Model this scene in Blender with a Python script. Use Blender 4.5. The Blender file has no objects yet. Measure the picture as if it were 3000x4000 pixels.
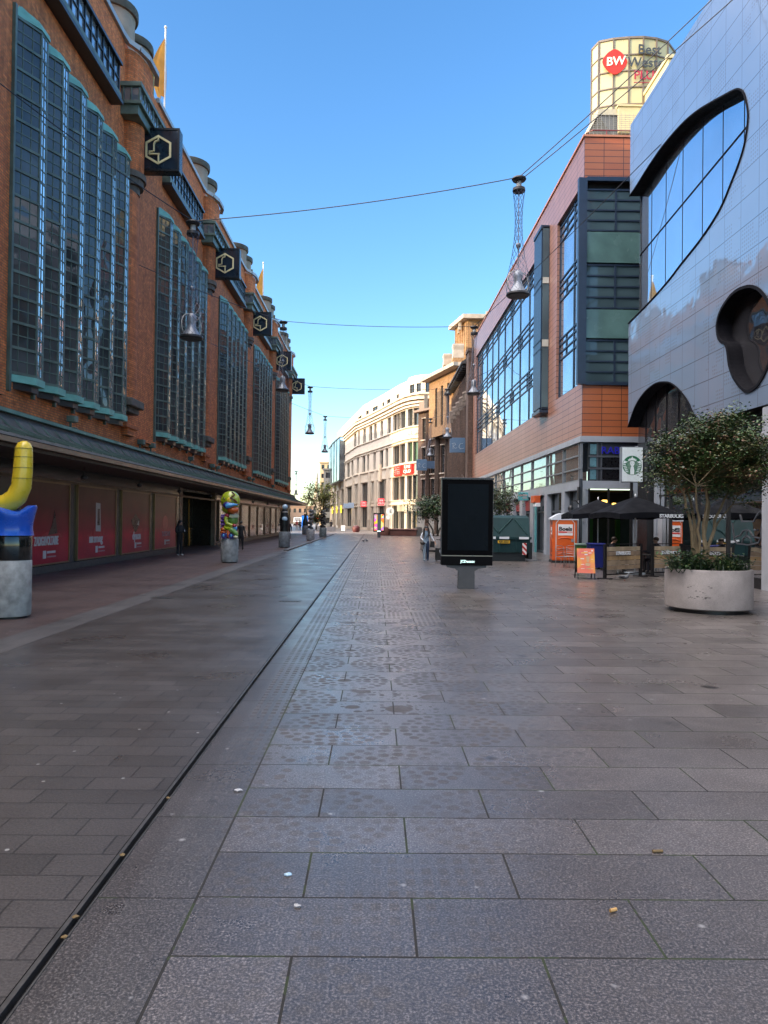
import bpy, bmesh, math, random
from math import sin, cos, pi, radians as RAD
from mathutils import Vector, Matrix
from mathutils.geometry import tessellate_polygon
random.seed(7)
SC = bpy.context.scene
COL = SC.collection

# ------------------------------------------------------------------ mesh builder
class MB:
    def __init__(s): s.v=[]; s.f=[]; s.m=[]
    def add(s, vs, fs, m=0):
        o=len(s.v); s.v += [tuple(p) for p in vs]
        for f in fs: s.f.append(tuple(i+o for i in f)); s.m.append(m)
        return s
    def box(s, x0,y0,z0,x1,y1,z1, m=0):
        return s.add([(x0,y0,z0),(x1,y0,z0),(x1,y1,z0),(x0,y1,z0),(x0,y0,z1),(x1,y0,z1),(x1,y1,z1),(x0,y1,z1)],
              [(0,3,2,1),(4,5,6,7),(0,1,5,4),(1,2,6,5),(2,3,7,6),(3,0,4,7)], m)
    def quad(s, a,b,c,d, m=0): return s.add([a,b,c,d],[(0,1,2,3)],m)
    def bar(s, p, q, w, h=None, m=0, up=(0,0,1)):
        h=w if h is None else h
        p=Vector(p); q=Vector(q); d=(q-p)
        if d.length<1e-6: return s
        d.normalize(); up=Vector(up)
        if abs(d.dot(up))>.98: up=Vector((0,1,0))
        a=d.cross(up).normalized()*w/2; b=a.normalized().cross(d)*h/2
        return s.add([p-a-b,p+a-b,p+a+b,p-a+b,q-a-b,q+a-b,q+a+b,q-a+b],
              [(0,3,2,1),(4,5,6,7),(0,1,5,4),(1,2,6,5),(2,3,7,6),(3,0,4,7)], m)
    def tube(s, pts, r, n=8, m=0, cap=True, closed=False):
        pts=[Vector(p) for p in pts]; k=len(pts)
        rr=r if isinstance(r,(list,tuple)) else [r]*k
        rings=[]; pa=None
        for i,p in enumerate(pts):
            if closed: t=(pts[(i+1)%k]-pts[i-1])
            else: t=pts[min(i+1,k-1)]-pts[max(i-1,0)]
            if t.length<1e-9: t=Vector((0,0,1))
            t.normalize()
            if pa is None:
                pa=t.orthogonal().normalized()
            pa=(pa-t*pa.dot(t))
            pa=pa.normalized() if pa.length>1e-6 else t.orthogonal().normalized()
            b=t.cross(pa)
            rings.append([p+pa*rr[i]*cos(2*pi*j/n)+b*rr[i]*sin(2*pi*j/n) for j in range(n)])
        vs=[q for R_ in rings for q in R_]; fs=[]
        for i in range(k if closed else k-1):
            i2=(i+1)%k
            for j in range(n):
                fs.append((i*n+j,i*n+(j+1)%n,i2*n+(j+1)%n,i2*n+j))
        if cap and not closed:
            fs.append(tuple(range(n))[::-1]); fs.append(tuple((k-1)*n+j for j in range(n)))
        return s.add(vs,fs,m)
    def lathe(s, prof, n=24, c=(0,0), z0=0, m=0, cap=True, a0=0, sx=1, sy=1):
        vs=[];fs=[];k=len(prof)
        for r,z in prof:
            for j in range(n):
                a=2*pi*j/n+a0
                vs.append((c[0]+sx*r*cos(a),c[1]+sy*r*sin(a),z0+z))
        for i in range(k-1):
            for j in range(n): fs.append((i*n+j,i*n+(j+1)%n,(i+1)*n+(j+1)%n,(i+1)*n+j))
        if cap:
            fs.append(tuple(range(n))[::-1]); fs.append(tuple((k-1)*n+j for j in range(n)))
        return s.add(vs,fs,m)
    def prism(s, poly, plane, a0, a1, m=0, me=None):
        def P(u,v,a): return {'xy':(u,v,a),'yz':(a,u,v),'xz':(u,a,v)}[plane]
        n=len(poly)
        tris=tessellate_polygon([[Vector((u,v,0)) for u,v in poly]])
        vs=[P(u,v,a0) for u,v in poly]+[P(u,v,a1) for u,v in poly]
        s.add(vs,[tuple(t) for t in tris]+[tuple(i+n for i in t)[::-1] for t in tris],m)
        return s.add(vs,[(i,(i+1)%n,n+(i+1)%n,n+i) for i in range(n)],m if me is None else me)
    def ell(s, c, r, nu=14, nv=9, m=0):
        if not isinstance(r,(tuple,list)): r=(r,r,r)
        vs=[(c[0],c[1],c[2]-r[2])]
        for i in range(1,nv):
            t=-pi/2+pi*i/nv
            for j in range(nu):
                a=2*pi*j/nu; vs.append((c[0]+r[0]*cos(t)*cos(a),c[1]+r[1]*cos(t)*sin(a),c[2]+r[2]*sin(t)))
        vs.append((c[0],c[1],c[2]+r[2])); fs=[]
        for j in range(nu): fs.append((0,1+(j+1)%nu,1+j))
        for i in range(nv-2):
            for j in range(nu):
                a=1+i*nu+j;b=1+i*nu+(j+1)%nu; fs.append((a,b,b+nu,a+nu))
        t=len(vs)-1;o=1+(nv-2)*nu
        for j in range(nu): fs.append((t,o+j,o+(j+1)%nu))
        return s.add(vs,fs,m)
    def build(s, name, mats, parent=None, smooth=False, bevel=0, local=False, recalc=True):
        me=bpy.data.meshes.new(name); me.from_pydata(s.v,[],s.f); me.update()
        if not isinstance(mats,(list,tuple)): mats=[mats]
        for mt in mats: me.materials.append(mt)
        for p,mi in zip(me.polygons,s.m): p.material_index=mi
        bm=bmesh.new(); bm.from_mesh(me)
        if recalc: 
            bmesh.ops.remove_doubles(bm,verts=bm.verts,dist=1e-5) if smooth else None
            bmesh.ops.recalc_face_normals(bm,faces=bm.faces)
        if smooth:
            for f in bm.faces: f.smooth = True
            for e in bm.edges:
                if len(e.link_faces)==2 and e.calc_face_angle(0)>RAD(42): e.smooth=False
        bm.to_mesh(me); bm.free()
        return link(name, me, parent, local, bevel)

def wloc(o):
    v=Vector((0,0,0))
    while o: v+=o.location; o=o.parent
    return v
def link(name, me, parent=None, local=False, bevel=0):
    o=bpy.data.objects.new(name, me); COL.objects.link(o)
    if parent:
        o.parent=parent
        if not local: o.location=-wloc(parent)
    if bevel:
        b=o.modifiers.new('bevel','BEVEL'); b.width=bevel; b.segments=2; b.limit_method='ANGLE'
    return o
def tag(o, label=None, cat=None, group=None, kind=None):
    if label: o['label']=label
    if cat: o['category']=cat
    if group: o['group']=group
    if kind: o['kind']=kind
    return o
def thing(name, label, cat, loc=(0,0,0), rz=0, group=None):
    o=bpy.data.objects.new(name,None); COL.objects.link(o); o.empty_display_size=.2
    o.location=loc; o.rotation_euler=(0,0,rz)
    return tag(o,label,cat,group)
def struct(o): o['kind']='structure'; return o
def copy_tree(o, parent=None):
    c=o.copy(); COL.objects.link(c)
    if parent: c.parent=parent
    for ch in list(o.children): copy_tree(ch,c)
    return c
_txt={}
def text_mesh(s, size, extrude=.01, bold=0, font_shear=0, spacing=1, align='CENTER'):
    cu=bpy.data.curves.new('lettering','FONT'); cu.body=s; cu.size=size; cu.extrude=extrude; cu.offset=bold
    cu.align_x=align; cu.align_y='CENTER'; cu.shear=font_shear; cu.space_character=spacing; cu.resolution_u=3
    ob=bpy.data.objects.new('lettering',cu); COL.objects.link(ob)
    bpy.context.view_layer.update()
    me=bpy.data.meshes.new_from_object(ob.evaluated_get(bpy.context.evaluated_depsgraph_get()))
    bpy.data.objects.remove(ob); bpy.data.curves.remove(cu)
    return me
FRONT=(pi/2,0,0); EAST=(pi/2,0,pi/2); WEST=(pi/2,0,-pi/2)   # faces -Y, +X, -X
def text(s, loc, size, mat, parent, rot=FRONT, name='lettering', extrude=.01, bold=0, shear=0, spacing=1, sx=1, local=False, align='CENTER'):
    me=text_mesh(s,size,extrude,bold,shear,spacing,align); me.materials.clear(); me.materials.append(mat)
    o=bpy.data.objects.new(name,me); COL.objects.link(o); o.rotation_euler=rot; o.scale=(sx,1,1)
    o.parent=parent
    o.location=Vector(loc)-(Vector((0,0,0)) if local else wloc(parent))
    return o

# ------------------------------------------------------------------ materials
class G:
    def __init__(s, name):
        s.mat=bpy.data.materials.new(name); s.mat.use_nodes=True; s.t=s.mat.node_tree; s.t.nodes.clear()
        s.out=s.n('ShaderNodeOutputMaterial')
        s.tc=None
    def n(s, typ, **kw):
        nd=s.t.nodes.new(typ)
        for k,v in kw.items():
            if hasattr(nd,k) and not k[0].isupper() : setattr(nd,k,v)
        return nd
    def set(s, nd, **kw):
        for k,v in kw.items():
            k=k.replace('_',' ')
            s.inp(nd,k,v)
        return nd
    def inp(s, nd, k, v):
        sk=nd.inputs[k]
        if isinstance(v,bpy.types.NodeSocket): s.t.links.new(v,sk)
        elif isinstance(v,(tuple,list)) and len(v)==3 and sk.type=='RGBA': sk.default_value=(*v,1)
        else: sk.default_value=v
    def obj(s):
        if not s.tc: s.tc=s.n('ShaderNodeTexCoord')
        return s.tc.outputs['Object']
    def math(s, op, a, b=0, c=0):
        nd=s.n('ShaderNodeMath'); nd.operation=op
        for i,x in enumerate((a,b,c)): s.inp(nd,i,x)
        return nd.outputs[0]
    def xyz(s, v=None):
        nd=s.n('ShaderNodeSeparateXYZ'); s.inp(nd,0,v or s.obj()); return nd.outputs
    def vec(s,x,y,z=0):
        nd=s.n('ShaderNodeCombineXYZ'); s.inp(nd,0,x);s.inp(nd,1,y);s.inp(nd,2,z); return nd.outputs[0]
    def noise(s, scale, detail=3, rough=.55, v=None, col=False):
        nd=s.n('ShaderNodeTexNoise'); s.inp(nd,'Vector',v or s.obj()); s.inp(nd,'Scale',scale);s.inp(nd,'Detail',detail);s.inp(nd,'Roughness',rough)
        return nd.outputs[1 if col else 0]
    def ramp(s, fac, stops):
        nd=s.n('ShaderNodeValToRGB'); s.inp(nd,0,fac); e=nd.color_ramp.elements
        while len(e)<len(stops): e.new(.5)
        for el,(p,c) in zip(e,stops):
            el.position=p; el.color=(c,c,c,1) if isinstance(c,(int,float)) else (*c,1)
        return nd.outputs[0]
    def mix(s, f, a, b, mode='MIX'):
        nd=s.n('ShaderNodeMix'); nd.data_type='RGBA'; nd.blend_type=mode
        s.inp(nd,0,f); s.inp(nd,6,a); s.inp(nd,7,b); return nd.outputs[2]
    def mapr(s, x, a,b,c,d):
        nd=s.n('ShaderNodeMapRange'); s.inp(nd,0,x)
        for i,q in enumerate((a,b,c,d)): s.inp(nd,i+1,q)
        return nd.outputs[0]
    def bump(s, h, strength=.3, dist=.02):
        nd=s.n('ShaderNodeBump'); s.inp(nd,'Height',h); s.inp(nd,'Strength',strength); s.inp(nd,'Distance',dist); return nd.outputs[0]
    def tilt(s, nb, t):
        a=s.n('ShaderNodeVectorMath'); a.operation='ADD'; s.inp(a,0,nb); s.inp(a,1,t); b=s.n('ShaderNodeVectorMath'); b.operation='NORMALIZE'; s.inp(b,0,a.outputs[0]); return b.outputs[0]
    def bsdf(s, **kw):
        nd=s.n('ShaderNodeBsdfPrincipled')
        for k,v in kw.items(): s.inp(nd,k.replace('_',' '),v)
        s.t.links.new(nd.outputs[0],s.out.inputs[0]); return nd
MC={}
def M(name, col, rough=.6, metal=0, var=.12, scale=4, bump=0, bscale=None, coat=0, spec=.5, ior=1.5):
    """plain painted / stone / metal surface: uneven colour, gloss and a fine bump"""
    if name in MC: return MC[name]
    g=G(name); n=g.noise(scale,4)
    c=g.mix(1,g.ramp(n,[(.25,tuple(max(0,x*(1-var)) for x in col)),(.75,tuple(min(1,x*(1+var)) for x in col))]),(1,1,1),'MULTIPLY')
    r=g.mapr(g.noise(scale*2.3,3),.3,.7,max(.02,rough*.82),min(1,rough*1.15))
    kw=dict(Base_Color=c,Roughness=r,Metallic=metal,Coat_Weight=coat,IOR=ior)
    if bump: kw['Normal']=g.bump(g.noise(bscale or scale*12,3),bump,.01)
    g.bsdf(**kw); MC[name]=g.mat; return g.mat
def EMIT(name, col, strength):
    g=G(name); g.bsdf(Base_Color=col,Roughness=.4,Emission_Color=col,Emission_Strength=strength); return g.mat
def GLASS(name, col=(.012,.016,.02), ior=1.8, metal=0, wav=.035, wscale=.7, rough=.025, var=.5, vscale=.5, tilt=None):
    """window glass: dark room behind, strong mirror at a glance, panes slightly uneven"""
    g=G(name); c=g.ramp(g.noise(vscale,2),[(.3,tuple(x*(1-var) for x in col)),(.7,tuple(x*(1+var) for x in col))])
    nb=g.bump(g.noise(wscale,1),wav,1)
    if tilt: nb=g.tilt(nb,tilt)
    g.bsdf(Base_Color=c,Roughness=rough,Metallic=metal,IOR=ior,Normal=nb); return g.mat
def UV(g,plane):
    o=g.xyz()
    return {'yz':(o[1],o[2]),'xz':(o[0],o[2]),'xy':(o[0],o[1])}[plane]
def BRICK(name, plane, c1, c2, mortar, w=.22, h=.07, ms=.012, rough=.8, stain=.35, offset=.5, bstr=.5, soot=None):
    g=G(name); u,v=UV(g,plane); b=g.n('ShaderNodeTexBrick'); b.offset=offset
    g.inp(b,'Vector',g.vec(u,v)); g.inp(b,'Color1',c1); g.inp(b,'Color2',c2); g.inp(b,'Mortar',mortar); g.inp(b,'Scale',1.)
    g.inp(b,'Mortar Size',ms); g.inp(b,'Brick Width',w); g.inp(b,'Row Height',h); g.inp(b,'Bias',0.)
    st=g.noise(.35,5,.65); fine=g.noise(6,3)
    streak=g.noise(1.1,4,.6,g.vec(g.math('MULTIPLY',u,3.),g.math('MULTIPLY',v,.25)))
    c=g.mix(stain,b.outputs[0],g.ramp(st,[(.3,.5),(.7,1.3)]),'MULTIPLY'); c=g.mix(.5,c,g.ramp(g.noise(2.6,4,.7),[(.32,.6),(.68,1.4)]),'MULTIPLY')
    c=g.mix(stain*.7,c,g.ramp(streak,[(.38,.3),(.55,1.1)]),'MULTIPLY')
    c=g.mix(.5,c,g.ramp(fine,[(.3,.5),(.7,1.5)]),'MULTIPLY')
    g.bsdf(Base_Color=c,Roughness=rough,Normal=g.bump(g.math('MULTIPLY_ADD',fine,.5,g.math('MULTIPLY',b.outputs[1],-1)),bstr,.02)); return g.mat

# ------------------------------------------------------------------ camera
def make_camera():
    F=2900.; A=math.atan(33/F); B=math.atan(31/F); R=RAD(.7)
    f=Vector((sin(A)*cos(B),cos(A)*cos(B),sin(B))); r0=Vector((cos(A),-sin(A),0)); u0=r0.cross(f)
    r=r0*cos(R)+u0*sin(R); u=u0*cos(R)-r0*sin(R)
    cam=bpy.data.cameras.new('camera'); cam.sensor_fit='VERTICAL'; cam.sensor_height=36; cam.lens=36*F/4000
    cam.clip_start=.1; cam.clip_end=3000
    o=bpy.data.objects.new('camera',cam); COL.objects.link(o)
    m=Matrix((r,u,-f)).transposed().to_4x4(); m.translation=(0,0,1.9); o.matrix_world=m
    SC.camera=o
make_camera()

# ------------------------------------------------------------------ daylight: low sun from behind on the left, clear sky
SUN_EL=13.5; SUN_D=Vector((-.945,-.327,0)).normalized()       # horizontal direction TOWARDS the sun
def make_light():
    w=bpy.data.worlds.new('World'); SC.world=w; w.use_nodes=True; t=w.node_tree
    bg=t.nodes['Background']; sky=t.nodes.new('ShaderNodeTexSky'); sky.sky_type='NISHITA'; sky.sun_disc=False
    sky.sun_elevation=RAD(SUN_EL); sky.sun_rotation=math.atan2(SUN_D.x,SUN_D.y)
    sky.altitude=0; sky.air_density=1.0; sky.dust_density=.15; sky.ozone_density=2.5
    hs=t.nodes.new('ShaderNodeHueSaturation'); hs.inputs['Saturation'].default_value=1.20; hs.inputs['Hue'].default_value=.504
    t.links.new(sky.outputs[0],hs.inputs['Color'])
    # added warm glow high in the unseen sky, fills the shaded street
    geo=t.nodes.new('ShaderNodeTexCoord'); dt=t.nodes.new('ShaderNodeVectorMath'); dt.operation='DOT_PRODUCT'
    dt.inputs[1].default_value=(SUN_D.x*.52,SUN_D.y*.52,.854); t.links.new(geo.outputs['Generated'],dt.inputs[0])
    mr=t.nodes.new('ShaderNodeMapRange'); mr.interpolation_type='SMOOTHSTEP'; mr.inputs[1].default_value=.50; mr.inputs[2].default_value=1.0; mr.inputs[3].default_value=0.; mr.inputs[4].default_value=SKY_FILL
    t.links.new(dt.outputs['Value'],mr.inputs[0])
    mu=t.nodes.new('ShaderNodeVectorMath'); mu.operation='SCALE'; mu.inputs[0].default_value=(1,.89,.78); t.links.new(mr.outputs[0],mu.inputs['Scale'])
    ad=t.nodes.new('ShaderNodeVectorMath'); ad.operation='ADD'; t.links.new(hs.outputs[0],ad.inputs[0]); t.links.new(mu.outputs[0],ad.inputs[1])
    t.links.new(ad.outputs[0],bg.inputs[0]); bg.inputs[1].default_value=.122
    L=bpy.data.lights.new('sun','SUN'); L.energy=2.0; L.angle=RAD(.5); L.color=(1,.74,.40)
    o=bpy.data.objects.new('sun',L); COL.objects.link(o)
    d=Vector((SUN_D.x*cos(RAD(SUN_EL)),SUN_D.y*cos(RAD(SUN_EL)),sin(RAD(SUN_EL))))
    o.rotation_euler=d.to_track_quat('Z','Y').to_euler(); o.location=(-30,-10,60)
    v=SC.view_settings; SC.display_settings.display_device='sRGB'; v.view_transform='Standard'; v.look='None'; v.exposure=EXPO; v.gamma=1
    SC.cycles.use_denoising=True; SC.cycles.max_bounces=6; SC.cycles.glossy_bounces=4; SC.cycles.transparent_max_bounces=6
    SC.cycles.sample_clamp_indirect=6; SC.cycles.caustics_reflective=False
EXPO=1.80; SKY_FILL=18.
make_light()
# ------------------------------------------------------------------ ground
def ground_mats():
    D={}
    # big slabs on the right, ornamented strip, edge stones: one sheet, zones by x
    g=G('concrete_slabs'); x,y,z=g.xyz()
    b=g.n('ShaderNodeTexBrick'); b.offset=.5
    wob=g.noise(.9,2)
    g.inp(b,'Vector',g.vec(g.math('ADD',x,.34),g.math('ADD',g.math('SUBTRACT',y,3.247),g.math('MULTIPLY_ADD',wob,.012,-.006))))
    g.inp(b,'Scale',1.);g.inp(b,'Brick Width',1.09);g.inp(b,'Row Height',.504);g.inp(b,'Mortar Size',.0065);g.inp(b,'Mortar Smooth',.15);g.inp(b,'Bias',0.)
    g.inp(b,'Color1',(.74,)*3);g.inp(b,'Color2',(1.18,)*3);g.inp(b,'Mortar',(1,1,1))
    # edge strip joints: one per metre of the strip
    sj=g.math('LESS_THAN',g.math('FRACT',g.math('DIVIDE',g.math('ADD',y,.30),1.008)),.009)
    strip=g.math('LESS_THAN',x,-.87)
    seam=g.math('LESS_THAN',g.math('ABSOLUTE',g.math('ADD',x,.87)),.007)
    joint=g.math('MAXIMUM',g.math('MULTIPLY',strip,sj),g.math('MAXIMUM',seam,g.math('MULTIPLY',b.outputs[1],g.math('SUBTRACT',1,strip))))
    grit=g.noise(85,3,.7); grit2=g.noise(230,2,.6); big=g.noise(.55,4,.6); mid=g.noise(3.5,4,.65)
    # printed ornament: small matt discs of uneven size within x -.9 .. 1.7
    def discs(scale,rmax,thr,seed):
        v=g.n('ShaderNodeTexVoronoi'); v.feature='F1'; v.voronoi_dimensions='2D'; g.inp(v,'Vector',g.vec(g.math('ADD',x,seed),y)); g.inp(v,'Scale',scale); g.inp(v,'Randomness',.75)
        c=g.n('ShaderNodeSeparateColor'); g.inp(c,0,v.outputs[1])
        rad=g.math('MULTIPLY',g.math('POWER',c.outputs[0],1.6),rmax)
        return g.math('MULTIPLY',g.mapr(g.math('SUBTRACT',v.outputs[0],rad),-.03,.03,1,0),g.math('GREATER_THAN',c.outputs[1],thr))
    orn=g.math('MAXIMUM',discs(2.6,.42,.35,0),g.math('MAXIMUM',discs(7.5,.42,.2,3.3),discs(14,.4,.25,7.1)))
    # rosettes of discs, one per metre, half shifted in alternate rows
    cy=g.math('DIVIDE',g.math('SUBTRACT',y,3.247),1.008); row=g.math('FLOOR',cy)
    cxx=g.math('ADD',g.math('DIVIDE',g.math('ADD',x,.34),1.09),g.math('MULTIPLY',g.math('MODULO',row,2.),.5))
    px=g.math('MULTIPLY',g.math('SUBTRACT',g.math('FRACT',cxx),.5),1.09); py=g.math('MULTIPLY',g.math('SUBTRACT',g.math('FRACT',cy),.5),1.008)
    rr_=g.math('SQRT',g.math('ADD',g.math('MULTIPLY',px,px),g.math('MULTIPLY',py,py))); an=g.math('ARCTAN2',py,px)
    ros=g.math('LESS_THAN',rr_,.085)
    for rk,nk,dk in ((.175,9,.034),(.27,14,.046),(.375,18,.036),(.47,26,.042)):
        f=g.math('SUBTRACT',g.math('FRACT',g.math('MULTIPLY',an,nk/(2*pi))),.5); arc=g.math('MULTIPLY',f,2*pi*rk/nk); rd=g.math('SUBTRACT',rr_,rk)
        ros=g.math('MAXIMUM',ros,g.mapr(g.math('SQRT',g.math('ADD',g.math('MULTIPLY',arc,arc),g.math('MULTIPLY',rd,rd))),dk-.008,dk+.008,1,0))
    bars_=g.math('MULTIPLY',g.math('LESS_THAN',g.math('FRACT',g.math('MULTIPLY',x,11)),.55),g.math('LESS_THAN',g.math('FRACT',g.math('MULTIPLY',y,8)),.6))
    pick=g.n('ShaderNodeTexWhiteNoise'); pick.noise_dimensions='2D'; g.inp(pick,'Vector',g.vec(g.math('FLOOR',cxx),row))
    orn=g.mix(g.math('GREATER_THAN',pick.outputs[0],.8),ros,g.mix(g.math('GREATER_THAN',pick.outputs[0],.9),bars_,orn))
    so=g.n('ShaderNodeSeparateColor'); g.inp(so,0,orn); orn=so.outputs[0]
    orn=g.mix(g.math('LESS_THAN',x,-.87),orn,bars_); so=g.n('ShaderNodeSeparateColor'); g.inp(so,0,orn); orn=so.outputs[0]
    patch=g.ramp(g.noise(2.1,4,.65),[(.36,.15),(.60,1.)])
    zone=g.math('MULTIPLY',g.mapr(x,1.1,2.4,1,0),g.math('GREATER_THAN',x,-1.2))
    zone=g.math('MULTIPLY',zone,g.mapr(y,3.6,7.5,.30,1))
    orn=g.math('MULTIPLY',g.math('MULTIPLY',orn,zone),patch)
    base=g.mix(1,(.090,.079,.076),b.outputs[0],'MULTIPLY')
    base=g.mix(strip,base,(.070,.063,.061))
    edge=g.math('LESS_THAN',x,-1.22)
    base=g.mix(edge,base,(.062,.054,.051))
    base=g.mix(.9,base,g.ramp(grit,[(.34,.25),(.5,.75),(.64,2.6)]),'MULTIPLY'); base=g.mix(.5,base,g.ramp(g.noise(38,3,.7),[(.35,.5),(.65,1.7)]),'MULTIPLY')
    base=g.mix(.5,base,g.ramp(grit2,[(.35,.45),(.66,1.7)]),'MULTIPLY')
    base=g.mix(.5,base,g.ramp(big,[(.3,.7),(.7,1.25)]),'MULTIPLY')
    base=g.mix(.45,base,g.ramp(mid,[(.3,.72),(.7,1.22)]),'MULTIPLY')
    stain=discs(1.1,.10,.62,11.3)
    base=g.mix(g.math('MULTIPLY',stain,g.math('GREATER_THAN',g.noise(9,3),.45)),base,(.022,.021,.022))
    gum=discs(2.2,.035,.66,5.5)
    base=g.mix(gum,base,(.34,.33,.33))
    base=g.mix(g.math('MULTIPLY',orn,.8),base,(.044,.036,.034))
    moss=g.mix(g.math('GREATER_THAN',g.noise(1.6,3),.52),(.012,.011,.010),(.020,.030,.010))
    base=g.mix(joint,base,moss)
    ro=g.math('ADD',g.mapr(g.noise(1.3,4),.3,.7,.25,.37),g.math('MULTIPLY',orn,.36))
    ro=g.mix(joint,ro,(.9,.9,.9))
    hgt=g.math('ADD',g.math('MULTIPLY',grit,.35),g.math('ADD',g.math('MULTIPLY',joint,-1.6),g.math('MULTIPLY',orn,-.12)))
    sep=g.n('ShaderNodeSeparateColor'); g.inp(sep,0,ro)
    g.bsdf(Base_Color=base,Roughness=sep.outputs[0],Normal=g.bump(hgt,.27,.006),IOR=1.6)
    D['slab']=g.mat
    def pav(name,w,h,c1,c2,mort,ms,ro,phase=0,pl=(0,0),str_=.5,gum=True):
        g=G(name); x,y,z=g.xyz(); b=g.n('ShaderNodeTexBrick'); b.offset=.5
        wob=g.noise(1.7,2)
        g.inp(b,'Vector',g.vec(g.math('ADD',x,g.math('MULTIPLY',wob,.03)),g.math('ADD',y,g.math('MULTIPLY_ADD',g.noise(1.1,2),.03,phase))))
        g.inp(b,'Scale',1.);g.inp(b,'Brick Width',w);g.inp(b,'Row Height',h);g.inp(b,'Mortar Size',ms);g.inp(b,'Bias',0.)
        g.inp(b,'Color1',c1);g.inp(b,'Color2',c2);g.inp(b,'Mortar',mort)
        grit=g.noise(70,3,.65); big=g.noise(.4,4,.6)
        c=g.mix(.6,b.outputs[0],g.ramp(grit,[(.33,.4),(.67,1.65)]),'MULTIPLY')
        c=g.mix(.55,c,g.ramp(big,[(.3,.65),(.7,1.3)]),'MULTIPLY')
        if gum:
            v=g.n('ShaderNodeTexVoronoi'); v.voronoi_dimensions='2D'; g.inp(v,'Vector',g.vec(x,y)); g.inp(v,'Scale',2.4)
            q=g.n('ShaderNodeSeparateColor'); g.inp(q,0,v.outputs[1])
            c=g.mix(g.math('MULTIPLY',g.math('LESS_THAN',v.outputs[0],.03),g.math('GREATER_THAN',q.outputs[2],.7)),c,(.33,.32,.31))
        rr=g.mapr(g.noise(.8,4),.3,.7,ro-.07,ro+.1)
        g.bsdf(Base_Color=c,Roughness=rr,Normal=g.bump(g.math('ADD',g.math('MULTIPLY',grit,.4),g.math('MULTIPLY',b.outputs[1],-1.2)),str_,.006),IOR=1.55); return g.mat
    D['road']=pav('road_pavers',.5,.2485,(.054,.048,.045),(.074,.065,.061),(.026,.023,.021),.006,.32)
    D['foot']=pav('footpath_bricks',.21,.105,(.060,.037,.032),(.085,.052,.045),(.03,.022,.02),.005,.5)
    D['kerb']=pav('kerb_stones',.32,1.0,(.066,.060,.058),(.086,.078,.075),(.04,.036,.035),.006,.5,gum=False)
    D['far']=pav('square_pavers',.6,.3,(.19,.165,.15),(.23,.20,.18),(.08,.07,.065),.01,.42,gum=False)
    return D
def make_ground():
    D=ground_mats()
    earth=M('bare_ground',(.09,.085,.08),.8)
    def sheet(name,x0,y0,x1,y1,z,m): struct(MB().quad((x0,y0,z),(x1,y0,z),(x1,y1,z),(x0,y1,z)).build(name,m,recalc=False))
    sheet('ground',-1500,-400,1500,2500,-.06,earth)
    sheet('slab_pavement',-1.36,-12,40,100,0,D['slab'])
    sheet('road',-5.12,-12,-1.432,100,0,D['road'])
    sheet('kerb_strip',-5.72,-12,-5.124,100,.002,D['kerb'])
    sheet('footpath',-40,-12,-5.724,96.5,0,D['foot'])
    sheet('crossing_square',-90,100,70,260,.003,D['far'])
    sheet('side_street',-90,96.5,-5.724,100,.001,D['far'])
    # drain slot: steel edges with a dark gap between
    st=M('drain_steel',(.10,.095,.09),.42,.6,.3,9); dk=M('drain_dark',(.012,.011,.010),.95,0,.4,6)
    ch=MB().box(-1.46,-12,-.05,-1.33,100,-.035).build('drain_bed',dk); struct(ch)
    dr=MB()
    for a,b in ((-1.424,-1.402),(-1.369,-1.3605)): dr.box(a,-12,-.034,b,100,.004)
    struct(dr.build('drain_channel',st))
    k=MB().box(-5.42,44,.003,-5.13,92,.075); struct(k.build('kerb',D['kerb'],bevel=.015))
    # two small gully covers in the roadway
    for i,(x,y,l) in enumerate(((-1.95,17.2,'rusty gully grate beside the drain line in the road'),(-5.0,17.6,'dark gully grate at the foot of the pale kerb strip'))):
        r=thing('gully_grate',l,'drain cover',(x,y,0),0,'gully grates in the road')
        m=MB().box(x-.25,y-.17,.002,x+.25,y+.17,.008)
        for q in range(7): m.box(x-.22+q*.065,y-.14,.008,x-.19+q*.065,y+.14,.014)
        m.build('grate',st,r)
make_ground()

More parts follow.
